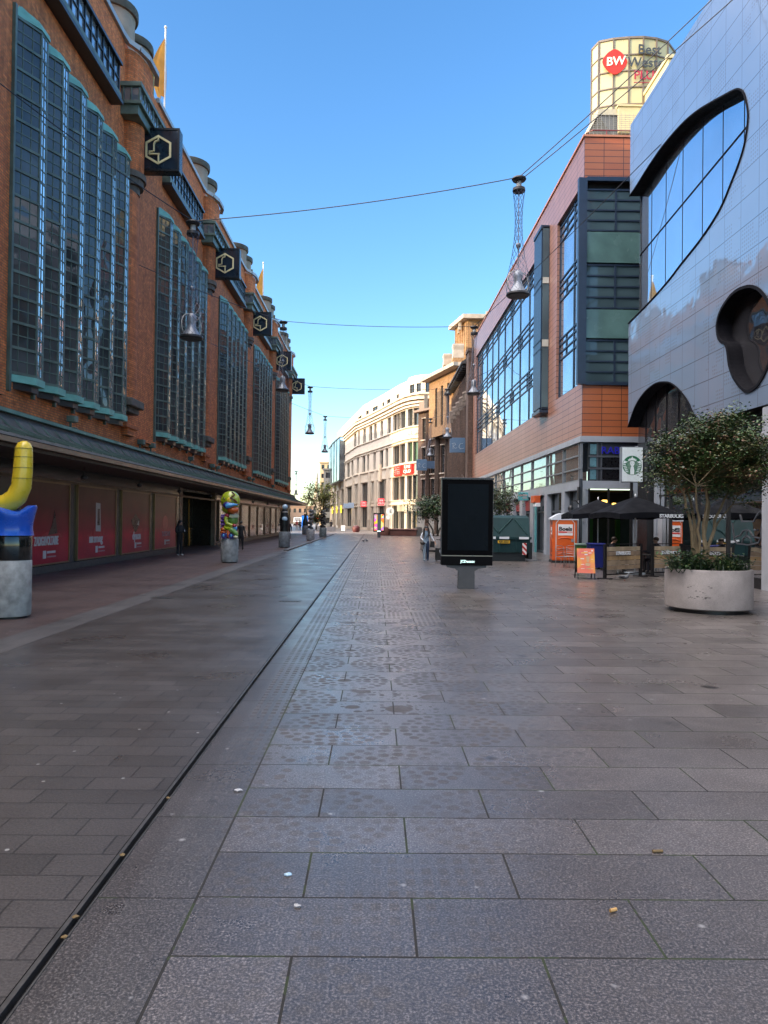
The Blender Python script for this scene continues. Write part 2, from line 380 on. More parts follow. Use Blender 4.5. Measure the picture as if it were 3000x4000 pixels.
def litter():
    w=M('paper_scrap',(.42,.42,.43),.8); bl=M('paper_blue',(.35,.5,.62),.6); orr=M('cigarette_filter',(.46,.27,.10),.8); le=M('leaf_dry',(.17,.11,.045),.7)
    def scrap(x,y,s,m,label,cat='litter',name='paper_scrap',group='scraps of litter on the paving'):
        b=MB(); n=7
        pts=[(x+s*(.6+.4*random.random())*cos(2*pi*i/n),y+s*.7*(.6+.4*random.random())*sin(2*pi*i/n)) for i in range(n)]
        vs=[(px,py,.004+random.random()*.3*s) for px,py in pts]
        b.add([(x,y,.012+.2*s)]+vs,[(0,1+i,1+(i+1)%n) for i in range(n)])
        b.add([(px,py,.003) for px,py in pts],[tuple(range(n))])
        tag(b.build(name,m),label,cat,group)
    scrap(-.36,3.66,.028,w,'small white paper scrap on the nearest slabs')
    scrap(-.44,3.98,.03,bl,'pale blue scrap just beyond the white one')
    scrap(-.93,5.2,.035,w,'whitish crumpled scrap on the edge of the ornamented strip')
    b=MB().tube([(1.165,3.62,.012),(1.20,3.635,.012)],.009,8); tag(b.build('cigarette_end',orr,smooth=True),'orange cigarette end lying on a slab in the right foreground','litter')
    tag(MB().tube([(1.62,4.28,.010),(1.68,4.285,.010)],.009,8).build('cigarette_end',le,smooth=True),'tan cigarette end in a joint beyond the orange one','litter')
    for i,(y,l) in enumerate(((3.55,'yellow'),(3.38,'orange'),(4.2,'brown'),(5.05,'tan'))):
        scrap(-1.395+.02*(i%2),y,.022,le,'small %s dead leaf caught in the drain slot'%l,'leaf','dead_leaf','dead leaves in the drain')
    scrap(8.14,14.9,.12,M('crumpled_wrapper',(.5,.42,.35),.6),'crumpled beige wrapper on the paving right of the planter')
litter()
# ------------------------------------------------------------------ department store on the left
def department_store():
    XF=-11.0
    brick=BRICK('orange_brick','yz',(.76,.225,.062),(.52,.132,.040),(.30,.13,.06),.24,.085,.012,.85,.35)
    brick2=BRICK('orange_brick_round','xz',(.70,.20,.058),(.48,.125,.04),(.30,.13,.06),.24,.085,.012,.85,.4)
    stone=M('weathered_concrete',(.26,.245,.21),.85,var=.3,scale=1.2,bump=.4)
    stone_dk=M('carved_stone',(.11,.095,.08),.85,var=.35,scale=3,bump=.5)
    cap=M('mossy_lead_cap',(.05,.055,.045),.7,var=.4,scale=2.5,bump=.3)
    copper=M('green_copper',(.11,.235,.20),.55,var=.45,scale=1.3,bump=.25)
    copperd=M('dark_copper',(.085,.125,.105),.5,var=.5,scale=1.6,bump=.25)
    patina=M('bright_patina',(.17,.42,.36),.6,var=.3,scale=2.2,bump=.3)
    zinc=M('zinc_coping',(.30,.34,.37),.45,.3,var=.2,scale=1.5)
    dark=M('black_paint',(.012,.013,.015),.35)
    granite=M('dark_granite',(.030,.032,.034),.22,var=.3,scale=5)
    glassA=GLASS('bay_glass_front',(.055,.058,.058),1.5,.0,.05,.9)
    glassB=GLASS('bay_glass_side',(.55,.60,.63),1.9,.8,.10,.9,.03)
    atticg=GLASS('attic_glass',(.35,.42,.5),2.0,.6,.03,.8)
    root=thing('department_store','long orange brick department store with tall copper bay windows on the left','building',(XF,22,0))
    Y=[22.15+14.55*k for k in range(5)]; W=9.4; Z0,Z1,ZT=5.9,17.1,22.3
    w=MB()
    w.box(-13,-40,4.2,XF,96,Z0); w.box(-13,-40,Z1,XF,96,ZT)
    edges=[-40]+[e for y in Y for e in (y,y+W)]+[96]
    for i in range(0,len(edges),2): w.box(-13,edges[i],Z0,XF,edges[i+1],Z1)
    w.box(-13,-40,0,-11.25,41.8,4.2); w.box(-13,51.3,0,-11.25,96,4.2)
    w.box(-34,-40,0,-13,96,21.5); w.box(-33,-40,21.5,-20,72,28.4)  # unseen rear attic, added to keep the sun off the opposite facades
    w.build('wall',brick,root)
    # facade ornaments at each pier
    piers=[Y[0]-5.15]+[y+W for y in Y]
    for k,yp in enumerate(piers):

        p=MB()
        def half(yc,r,z0,z1,sx,n=14):
            poly=[(XF-.1+0*sx,yc-r)]+[(XF+sx*sin(pi*i/n),yc-r*cos(pi*i/n)) for i in range(n+1)]+[(XF-.1,yc+r)]
            p.prism(poly,'xy',z0,z1)
        half(yp+.95,.82,7.0,16.0,.42); half(yp+1.0,.70,16.85,18.95,.62)
        half(yp+1.75,1.45,20.25,22.05,.62)
        p.build('pilaster',brick2,root)
        c=MB()
        for z0,z1,s in ((16.0,16.3,.55),(16.3,16.6,.72),(16.6,16.85,.85)):
            c.prism([(XF-.02,yp+1-s*.95)]+[(XF+s*.85*sin(pi*i/12),yp+1-s*.95*cos(pi*i/12)) for i in range(13)]+[(XF-.02,yp+1+s*.95)],'xy',z0,z1)
        c.build('corbel',stone_dk,root,bevel=.05)
        c=MB(); c.box(XF-.02,yp+.05,6.65,XF+.6,yp+1.75,7.0); c.box(XF-.02,yp+.25,6.4,XF+.42,yp+1.6,6.65)
        c.build('corbel',stone_dk,root,bevel=.05)
        c=MB(); c.box(XF-.02,yp+.15,5.75,XF+.36,yp+1.75,5.92); c.box(XF-.02,yp+.5,5.45,XF+.28,yp+1.6,5.75); c.build('brick_corbel',brick2,root)
        c=MB(); c.box(XF-.02,yp+2.6,5.35,XF+.3,yp+4.4,5.5); c.box(XF-.02,yp+2.9,5.2,XF+.2,yp+4.2,5.35); c.build('brick_corbel',brick2,root)
        # glazed balcony box in dark copper
        b=MB(); b.box(XF-.02,yp-.2,18.95,XF+.75,yp+4.6,19.35); b.box(XF-.02,yp-.3,19.35,XF+.9,yp+4.7,19.5); b.box(XF-.02,yp-.3,20.1,XF+.9,yp+4.7,20.3)
        for q in range(9): b.box(XF+.78,yp-.22+q*.6,19.5,XF+.84,yp-.16+q*.6,20.1)
        for q in range(3): b.box(XF+.1+q*.33,yp-.25,19.5,XF+.15+q*.33,yp-.19,20.1)
        bb=b.build('balcony_box',copperd,root,bevel=.02)
        MB().box(XF-.02,yp-.18,19.5,XF+.76,yp+4.58,20.1).build('glazing',atticg,bb)
        # turret pair on the parapet
        for (dy,xc,r,zb,zt) in ((1.75,-12.2,1.06,21.3,24.3),(4.1,-12.15,1.0,19.0,24.2)):
            t=MB().lathe([(r*.97,zb),(r,zb+1.5),(r*1.0,zt-.1),(r*1.02,zt)],28,(xc,yp+dy)).build('turret',stone,root,smooth=True)
            MB().lathe([(r*1.0,zt),(r*1.12,zt+.02),(r*1.15,zt+.12),(r*1.14,zt+.38),(r*1.0,zt+.46)],28,(xc,yp+dy)).build('turret_cap',cap,t,smooth=True)
            if dy>3:      # scalloped niche on the street face
                n=MB()
                for q in range(7):
                    n.tube([(xc+(r+.02)*cos(a),yp+dy+(r+.02)*sin(a),zt-.7-q*.42-.10*cos((a+.75)*2.2)) for a in [-1.25+.12*i for i in range(10)]],.035,6)
                n.box(xc+r*.78,yp+dy+.30,zt-3.3,xc+r+.10,yp+dy+.44,zt-.45)
                n.build('niche_shell',M('yellow_moss_stone',(.22,.20,.07),.85,var=.35,scale=4),t)
        # zinc coping: flat run then a curl over the pilaster
    for k,yp in enumerate(piers):
        a=yp+4.9; b_=(piers[k+1] if k+1<len(piers) else 97)
        pts=[(XF+.02,a,ZT+.12),(XF+.02,b_-.2,ZT+.12),(XF+.12,b_+.25,ZT+.02),(XF+.5,b_+.6,ZT-.10),(XF+.72,b_+1.2,ZT-.14),(XF+.74,b_+2.4,ZT-.14),(XF+.5,b_+3.1,ZT-.14)]
        if b_>96: pts=[(XF+.02,a,ZT+.12),(XF+.02,96.02,ZT+.12)]
        m=MB()
        for p,q in zip(pts,pts[1:]): m.bar(p,q,.20,.22)
        m.build('coping',zinc,root)
    # tall copper bay windows: six bows each, broad pane tilted to the street, narrow pane along it
    for k,y0 in enumerate(Y):
        f=MB(); A=MB(); B=MB(); mu=MB(); capm=MB(); sill=MB(); cw=W/6
        f.box(XF-.45,y0,Z0,XF-.35,y0+W,Z1)
        nrow=14; rh=(Z1-Z0-.7)/nrow
        for c in range(6):
            ya=y0+c*cw; P0=(XF-.05,ya+.12); P1=(XF+.40,ya+1.0); P2=(XF+.40,ya+1.42); P3=(XF-.05,ya+1.50)
            zb=Z0+.25; zt=Z1-.1
            A.quad((*P0,zb),(*P1,zb),(*P1,zt),(*P0,zt)); B.quad((*P1,zb),(*P2,zb),(*P2,zt),(*P1,zt)); B.quad((*P2,zb),(*P3,zb),(*P3,zt),(*P2,zt))
            for P,e in ((P0,.05),(P1,.02),(P2,.012),(P3,.02)): f.box(P[0]-.08,P[1]-.05,zb,P[0]+e,P[1]+.05,zt)
            for r in range(nrow+1):
                z=zb+.05+r*(zt-zb-.1)/nrow
                for p,q,w_ in ((P0,P1,.08),(P1,P2,.03)): f.bar((*p,z),(*q,z),w_,.085)
                if r<nrow:          # fine glazing bars
                    for p,q,nv in ((P0,P1,3),(P1,P2,2)):
                        zz=z+(zt-zb-.1)/nrow*.5
                        mu.bar((*p,zz),(*q,zz),.03,.03)
            for p,q,nv in ((P0,P1,3),(P1,P2,2)):
                for i in range(1,nv):
                    t=i/nv; mu.bar((p[0]+(q[0]-p[0])*t,p[1]+(q[1]-p[1])*t,zb),(p[0]+(q[0]-p[0])*t,p[1]+(q[1]-p[1])*t,zt),.03,.03)
            for i in range(5):        # rounded patina hood
                z=zt+i*.09; s=cos(i*pi/10)
                capm.prism([(XF-.1,ya+.06),(XF-.05+.5*s,ya+.9),(XF-.05+.5*s,ya+1.5),(XF-.1,ya+1.54)],'xy',z,z+.09)
            sill.prism([(XF-.08,ya+.06),(XF+.46,ya+.90),(XF+.46,ya+1.5),(XF-.08,ya+1.54)],'xy',Z0+.03,Z0+.25)
            sill.prism([(XF-.08,ya+.2),(XF+.30,ya+.92),(XF+.30,ya+1.4),(XF-.08,ya+1.46)],'xy',Z0-.18,Z0+.03,1)
            f.box(XF-.1,ya-.06,Z0-.3,XF+.10,ya+.06,Z1+.1)
        wn=f.build('bay_window',copperd,root)
        mu.build('glazing_bars',M('muntin_green',(.10,.145,.12),.55,var=.3,scale=3),wn); A.build('front_panes',glassA,wn,recalc=False); B.build('side_panes',glassB,wn,recalc=False)
        capm.build('hood',patina,wn); sill.build('sill',[patina,dark],wn)
        f=MB(); y=y0+.9; yb=y0+8.0        # attic strip window in a copper box
        f.box(XF-.02,y-.1,18.7,XF+.5,yb+.1,18.85,1); f.box(XF-.02,y-.1,18.85,XF+.42,yb+.1,19.15); f.box(XF-.02,y-.1,20.3,XF+.46,yb+.1,20.42,1)
        for q in range(13): f.box(XF+.30,y+q*(yb-y)/12-.03,19.15,XF+.37,y+q*(yb-y)/12+.03,20.3,1)
        f.box(XF+.30,y,19.7,XF+.36,yb,19.75,1)
        at=f.build('attic_window',[copperd,dark],root)
        MB().box(XF-.02,y,19.15,XF+.31,yb,20.3).build('pane',atticg,at)
    # canopy along the street
    prof=[(-11.02,4.62),(-11.02,4.86),(-10.62,4.86),(-10.55,4.70)]+[(-10.55+1.5*(i/8),4.66-.72*(i/8)**.55) for i in range(1,9)]+[(-8.97,3.86),(-9.05,3.84),(-10.98,3.72)]
    r_=MB().prism(prof,'xz',-40,97.4,0)
    for i in range(100):
        y=8.2+i*.9
        if y>97: break
        pts=[(-10.55+1.5*(j/6),y+.25*(1-(1-j/6)**2),4.69-.72*(j/6)**.55) for j in range(7)]
        for p,q in zip(pts,pts[1:]): r_.bar(p,q,.045,.05,1)
    cm=r_.build('canopy',[M('canopy_lead',(.075,.078,.078),.85,.0,var=.35,scale=1.2,bump=.2),copperd],root)
    MB().box(-11.03,6,4.84,-10.5,97.4,4.95).build('gutter',copper,cm)
    MB().box(-9.10,6,3.70,-8.93,97.45,3.83).build('edge_trim',M('brass_trim',(.30,.235,.16),.4,.4,var=.25,scale=.8),cm)
    MB().box(-11.2,-40,3.60,-9.11,97.4,3.69).build('soffit',M('soffit_boards',(.10,.085,.07),.6),cm)
    # shop front under the canopy
    sf=MB(); sf.box(-11.24,-40,.22,-11.0,41.75,3.6); sf.box(-11.24,51.35,.22,-11.0,95.9,3.6)
    sf.build('shopfront_cladding',granite,root)
    MB().box(-11.24,6,0,-10.94,41.75,.22).build('plinth',M('granite_plinth',(.06,.06,.062),.5),root)
    MB().box(-11.24,51.35,0,-10.94,95.9,.22).build('plinth',M('tan_plinth',(.16,.13,.10),.5),root)
    MB().box(-11.1,6,3.06,-10.97,95.9,3.16).build('lintel',M('bronze_lintel',(.12,.09,.06),.45,.5),root)
    # red posters behind glass
    g=G('poster_print'); o=g.xyz()
    c=g.ramp(g.mapr(o[2],.3,3.0,0,1),[(0,(.44,.016,.040)),(.30,(.52,.017,.045)),(.42,(.28,.013,.028)),(.7,(.12,.018,.018)),(1,(.11,.052,.034))])
    blot=g.noise(1.3,3,.6); c=g.mix(.4,c,g.ramp(blot,[(.35,.6),(.65,1.4)]),'MULTIPLY')
    g.bsdf(Base_Color=c,Roughness=.3,IOR=1.3); red=g.mat
    brass=M('brass_frame',(.24,.17,.09),.35,.6); white=M('print_white',(.62,.6,.62),.5); pink=M('print_pink',(.45,.25,.28),.5); dkr=M('print_dark',(.03,.006,.008),.3); silver=M('print_silver',(.45,.45,.47),.4); redl=M('print_red',(.42,.02,.035),.35)
    for i,(ya,yb,word,lab) in enumerate(((23.0,26.65,'ZADIG&VOLTAIRE','bottle'),(27.45,31.4,'smeg','fridge'),(32.2,36.1,'dyson','gadget'),(36.95,40.9,'TUSCANY','glow'))):
        X=-10.955
        fr=MB(); fr.box(X-.06,ya-.06,.26,X+.03,ya,3.06); fr.box(X-.06,yb,.26,X+.03,yb+.06,3.06); fr.box(X-.06,ya,.26,X+.03,yb,.31); fr.box(X-.06,ya,3.0,X+.03,yb,3.06)
        dw=fr.build('display_window',brass,root)
        MB().box(X-.04,ya,.31,X,yb,3.0).build('poster',red,dw)
        yc=(ya+yb)/2-.1
        s=MB()
        if lab=='bottle':
            s.prism([(yc+.25,1.25),(yc+1.0,1.3),(yc+.75,2.1),(yc+.55,1.6)],'yz',X,X+.006,1); s.prism([(yc-.3,1.22),(yc+1.4,1.16),(yc+1.2,1.30),(yc+.2,1.36)],'yz',X,X+.004,0)
        elif lab=='fridge':
            s.prism([(yc-.1,1.32),(yc+.42,1.30),(yc+.34,2.42),(yc-.12,2.44)],'yz',X,X+.006,2); s.prism([(yc+.05,1.55),(yc+.3,1.55),(yc+.26,2.2),(yc+.06,2.2)],'yz',X+.006,X+.009,1)
            for q in range(7): s.prism([(yc-1.0+q*.33,1.15),(yc-.8+q*.33,1.15),(yc-.9+q*.33,1.25+.12*(q%3))],'yz',X,X+.004,0)
        elif lab=='gadget':
            s.prism([(yc+.55*cos(t)*(1+.25*sin(3*t)),1.62+.35*sin(t)*(1+.2*cos(4*t))) for t in [i*2*pi/20 for i in range(20)]],'yz',X,X+.006,1); s.prism([(yc-.9,1.2),(yc+.8,1.16),(yc+1.0,1.35),(yc-.4,1.33)],'yz',X,X+.004,0)
            s.prism([(yc+.2,1.55),(yc+.5,1.5),(yc+.42,1.75)],'yz',X+.006,X+.009,2)
        else:
            s.prism([(yc+.5*cos(t),1.6+.4*sin(t)) for t in [i*2*pi/16 for i in range(16)]],'yz',X,X+.004,0)
        s.build('print',[redl,dkr,silver],dw)
        text(word,(X+.008,yc+.15,1.03 if i else 1.05),{'ZADIG&VOLTAIRE':.40,'smeg':.46,'dyson':.50,'TUSCANY':.34}[word],white if i<3 else pink,dw,EAST,bold=.012,sx=.55 if i==0 else 1)
        if word=='smeg': MB().box(X,yc-.75,.88,X+.008,yc-.35,1.12).build('logo_square',white,dw)
        MB().box(X,yc-.1,.48,X+.008,yc+.13,.74).build('logo_square',white,dw)
        MB().box(X,yc+.2,.64,X+.008,yc+.85,.72).build('small_print',white,dw); MB().box(X,yc+.2,.5,X+.008,yc+.9,.55).build('small_print',pink,dw)
    # entrance: dark recess, brass ladder grilles, revolving-door posts
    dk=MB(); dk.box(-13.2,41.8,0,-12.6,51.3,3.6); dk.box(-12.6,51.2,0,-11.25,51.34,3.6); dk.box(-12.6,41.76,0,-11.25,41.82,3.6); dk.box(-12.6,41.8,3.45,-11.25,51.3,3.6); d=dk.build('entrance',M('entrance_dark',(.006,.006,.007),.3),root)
    pm=MB(); pm.box(-11.25,41.75,.0,-10.98,42.35,3.6); pm.box(-11.25,50.9,0,-10.98,51.35,3.6); pm.build('entrance_pier',M('entrance_stone',(.22,.17,.12),.45,var=.3,scale=3),d)
    for yy in (43.6,45.0,46.9,48.9):
        gm=MB(); gm.box(-12.3,yy,0,-12.22,yy+.08,3.1)
        for q in range(12): gm.box(-12.28,yy+.08,.12+q*.095,-12.2,yy+.62,.17+q*.095)
        gm.build('brass_grille',M('polished_brass',(.75,.45,.16),.22,.9),d)
    tan=G('tan_blind'); o=tan.xyz(); c=tan.ramp(tan.mapr(o[2],.3,3.0,0,1),[(0,(.20,.085,.06)),(.25,(.22,.10,.065)),(.4,(.25,.16,.085)),(1,(.27,.18,.10))])
    c=tan.mix(.3,c,tan.ramp(tan.noise(.9,4),[(.3,.6),(.7,1.4)]),'MULTIPLY'); tan.bsdf(Base_Color=c,Roughness=.25,Coat_Weight=.5,Coat_Roughness=.05)
    for i in range(10):
        ya=52.0+i*4.3; yb=ya+3.75
        if yb>95.5: break
        X=-10.955; fr=MB()
        for a,b in ((ya-.12,ya),(yb,yb+.12)): fr.box(X-.06,a,.26,X+.06,b,3.06)
        fr.box(X-.06,ya,.26,X+.05,yb,.34); fr.box(X-.06,ya,2.98,X+.05,yb,3.06)
        dw=fr.build('display_window',M('bronze_frame',(.09,.055,.035),.4,.4),root)
        MB().box(X-.04,ya,.34,X,yb,2.98).build('blind',tan.mat,dw)
        m=MB()
        for q in range(3): m.prism([(ya+1.2+q*.55+.2*cos(t),1.15+.16*sin(t)) for t in [j*2*pi/8 for j in range(8)]],'yz',X,X+.005)
        m.build('print',M('print_rose',(.40,.20,.15),.5),dw)
    lamp=M('spot_housing',(.03,.03,.032),.4)
    for y in (25.3,31.2,37.5,44.5,52,60,68,76,84):
        m=MB().ell((-9.9,y,3.22),(.11,.13,.09)); m.tube([(-9.9,y,3.28),(-9.9,y,3.62)],.012,6); m.build('spot_lamp',lamp,root,smooth=True)
    fl=M('floodlight_white',(.5,.5,.5),.5)
    for y in (26.2,33.9,35.5,43,48.6,50.3,63,64.8,77.5):
        m=MB().box(-10.86,y-.13,4.97,-10.55,y+.13,5.02); m.box(-10.8,y-.03,5.02,-10.72,y+.03,5.2); m.box(-10.85,y-.16,5.2,-10.55,y+.16,5.42); m.build('floodlight',copperd,root,bevel=.02)
    # cream letters of the store logo: five box signs hung on the piers
    navy=M('sign_face',(.014,.022,.034),.12,0,.3,2,coat=.5); frame=M('sign_frame',(.010,.014,.018),.3,.3); cream=M('sign_cream',(.80,.66,.36),.35)
    words=('largest and nearest','second','third','fourth','smallest and farthest')
    for i in range(5):
        yS=33.0+14.6*i; xl,xr,z0,z1=-10.88,-8.92,17.3,19.22
        s=thing('hexagon_sign','%s of five dark box signs with pale hexagon emblem on the brick facade'%words[i],'sign',(-9.9,yS,17.3),0,'hexagon box signs on the department store')
        m=MB(); m.box(xl,yS,z0,xr,yS+.5,z1); o=m.build('box',frame,s,bevel=.04)
        m=MB(); w=.09
        for a in ((xl,z0,xr,z0+w),(xl,z1-w,xr,z1),(xl,z0+w,xl+w,z1-w),(xr-w,z0+w,xr,z1-w)): m.box(a[0],yS-.05,a[1],a[2],yS-.001,a[3])
        m.build('frame',frame,s)
        MB().box(xl+w,yS-.012,z0+w,xr-w,yS-.002,z1-w).build('face',navy,s)
        cx,cz=-9.86,18.24; e=MB(); R=.66
        hexo=[(cx+R*cos(pi/2+pi/3*j),cz+R*sin(pi/2+pi/3*j)) for j in range(6)]; hexi=[(cx+(R-.10)*cos(pi/2+pi/3*j),cz+(R-.10)*sin(pi/2+pi/3*j)) for j in range(6)]
        for j in range(6): e.prism([hexo[j],hexo[(j+1)%6],hexi[(j+1)%6],hexi[j]],'xz',yS-.06,yS-.02)
        path=[(cx,cz+.56),(cx,cz+.40),(cx-.13,cz+.36),(cx-.19,cz+.24),(cx-.19,cz-.08)]
        for p,q in zip(path,path[1:]): e.bar((p[0],yS-.045,p[1]),(q[0],yS-.045,q[1]),.05,.10,up=(0,1,0))
        for p,q in (((cx-.24,cz-.08),(cx-.38,cz-.10)),((cx-.38,cz-.06),(cx-.38,cz-.24)),((cx-.38,cz-.20),(cx+.07,cz-.20)),((cx+.02,cz-.20),(cx+.02,cz-.56))):
            e.bar((p[0],yS-.045,p[1]),(q[0],yS-.045,q[1]),.05,.10,up=(0,1,0))
        e.build('emblem',cream,s)
        m=MB(); 
        for z in (17.8,18.8): m.box(-11.0,yS+.15,z,xl,yS+.35,z+.12)
        m.build('bracket',frame,s)
    # two orange flags on poles above the parapet
    cloth=M('orange_flag',(.80,.33,.035),.65,var=.2,scale=1.5); pole=M('white_pole',(.7,.68,.64),.4)
    def flag(x,y,zb,zt,L,label):
        f=thing('flag',label,'flag',(x,y,zb),0,'orange flags above the brick facade')
        p=MB().tube([(x,y,21.5),(x,y,zt+.5)],.05,8); p.ell((x,y,zt+.56),.09,8,6); p.build('pole',pole,f,smooth=True)
        m=MB(); n=14; k=16; vs=[]
        for i in range(n+1):
            for j in range(k+1):
                u=i/n; v=j/k
                z=zt-v*L; wdt=.92*sin(min(1,v*1.25)*pi/2)*(1-.55*max(0,v-.72)/.28)
                vs.append((x-u*wdt*.75+.10*sin(6*u+3*v)*v,y-u*wdt*.9+.12*sin(9*u+2*v)*v,z-.35*u*v))
        m.add(vs,[(i*(k+1)+j,i*(k+1)+j+1,(i+1)*(k+1)+j+1,(i+1)*(k+1)+j) for i in range(n) for j in range(k)])
        m.build('cloth',cloth,f,smooth=True)
    flag(-12.6,43.2,26.2,29.95,3.5,'nearer and larger orange flag hanging limp on a white pole above the brick parapet')
    flag(-12.6,81.0,25.8,29.3,3.4,'small distant orange flag peaked above the far turrets of the brick parapet')
department_store()
# ------------------------------------------------------------------ shared facade helper
def facade(wall, a, b, z0, z1, wins, depth=.25, n=None, thick=None):
    """front sheet a->b (plan points) with rectangular openings; returns opening frames. wins: (d0,d1,z0,z1) in metres along a->b"""
    a=Vector((*a,0)); b=Vector((*b,0)); L=(b-a).length; u=(b-a)/L
    n=Vector((u.y,-u.x,0)) if n is None else Vector((*n,0)).normalized()
    ds=sorted({0,L}|{w[0] for w in wins}|{w[1] for w in wins}); zs=sorted({z0,z1}|{w[2] for w in wins}|{w[3] for w in wins})
    P=lambda d,z,o=0: tuple(a+u*d+n*o+Vector((0,0,z)))
    for i in range(len(ds)-1):
        for j in range(len(zs)-1):
            dm=(ds[i]+ds[i+1])/2; zm=(zs[j]+zs[j+1])/2
            if any(w[0]<dm<w[1] and w[2]<zm<w[3] for w in wins): continue
            wall.quad(P(ds[i],zs[j]),P(ds[i+1],zs[j]),P(ds[i+1],zs[j+1]),P(ds[i],zs[j+1]))
    for w in wins:
        c=[(w[0],w[2]),(w[1],w[2]),(w[1],w[3]),(w[0],w[3])]
        for (p,q) in zip(c,c[1:]+c[:1]): wall.quad(P(*p),P(*q),P(*q,-depth),P(*p,-depth))
    return P
def window(P, w, depth, glass, frame, parent, nv=1, nh=1, fw=.06, label=None):
    f=MB()
    d0,d1,z0,z1=w; o=-depth+.04
    def bar(da,za,db,zb):
        f.bar(P(da,za,o),P(db,zb,o),fw,fw)
    for i in range(nv+1):
        d=d0+fw/2+(d1-d0-fw)*i/nv; bar(d,z0,d,z1)
    for j in range(nh+1):
        z=z0+fw/2+(z1-z0-fw)*j/nh; bar(d0,z,d1,z)
    fo=f.build('window',frame,parent)
    MB().quad(P(d0,z0,-depth),P(d1,z0,-depth),P(d1,z1,-depth),P(d0,z1,-depth)).build('pane',glass,fo,recalc=False)
    return fo
def on_poly(poly, ratio):
    """arc length and point where the facade polyline meets the sight line x = ratio*y"""
    s=0
    for p,q in zip(poly,poly[1:]):
        f=lambda r: r[0]-ratio*r[1]
        L=math.hypot(q[0]-p[0],q[1]-p[1])
        if f(p)*f(q)<=0:
            t=f(p)/(f(p)-f(q)); return s+t*L,(p[0]+(q[0]-p[0])*t,p[1]+(q[1]-p[1])*t)
        s+=L
    return s,poly[-1]
STEEL=M('grey_steel',(.36,.40,.46),.4,.2,var=.12,scale=1.5)
BLACK=M('black_metal',(.012,.012,.014),.4)
AMBER=EMIT('amber_lamp',(1,.50,.10),2.2)
NAVY=M('navy_frame',(.020,.036,.065),.35,.1)

def shop_glass(name, tint=(.55,.62,.62), ior=1.6, wav=.02):
    """clear shop glass one can look through, mirror at a glance"""
    g=G(name); t=g.n('ShaderNodeBsdfTransparent'); g.inp(t,0,tint); gl=g.n('ShaderNodeBsdfGlossy'); g.inp(gl,'Roughness',.02)
    nb=g.bump(g.noise(.6,1),wav,1); g.inp(gl,'Normal',nb)
    f=g.n('ShaderNodeFresnel'); g.inp(f,0,ior); g.inp(f,1,nb); m=g.n('ShaderNodeMixShader'); g.inp(m,0,f.outputs[0])
    g.t.links.new(t.outputs[0],m.inputs[1]); g.t.links.new(gl.outputs[0],m.inputs[2]); g.t.links.new(m.outputs[0],g.out.inputs[0]); return g.mat
SHOPG=shop_glass('shop_glass')

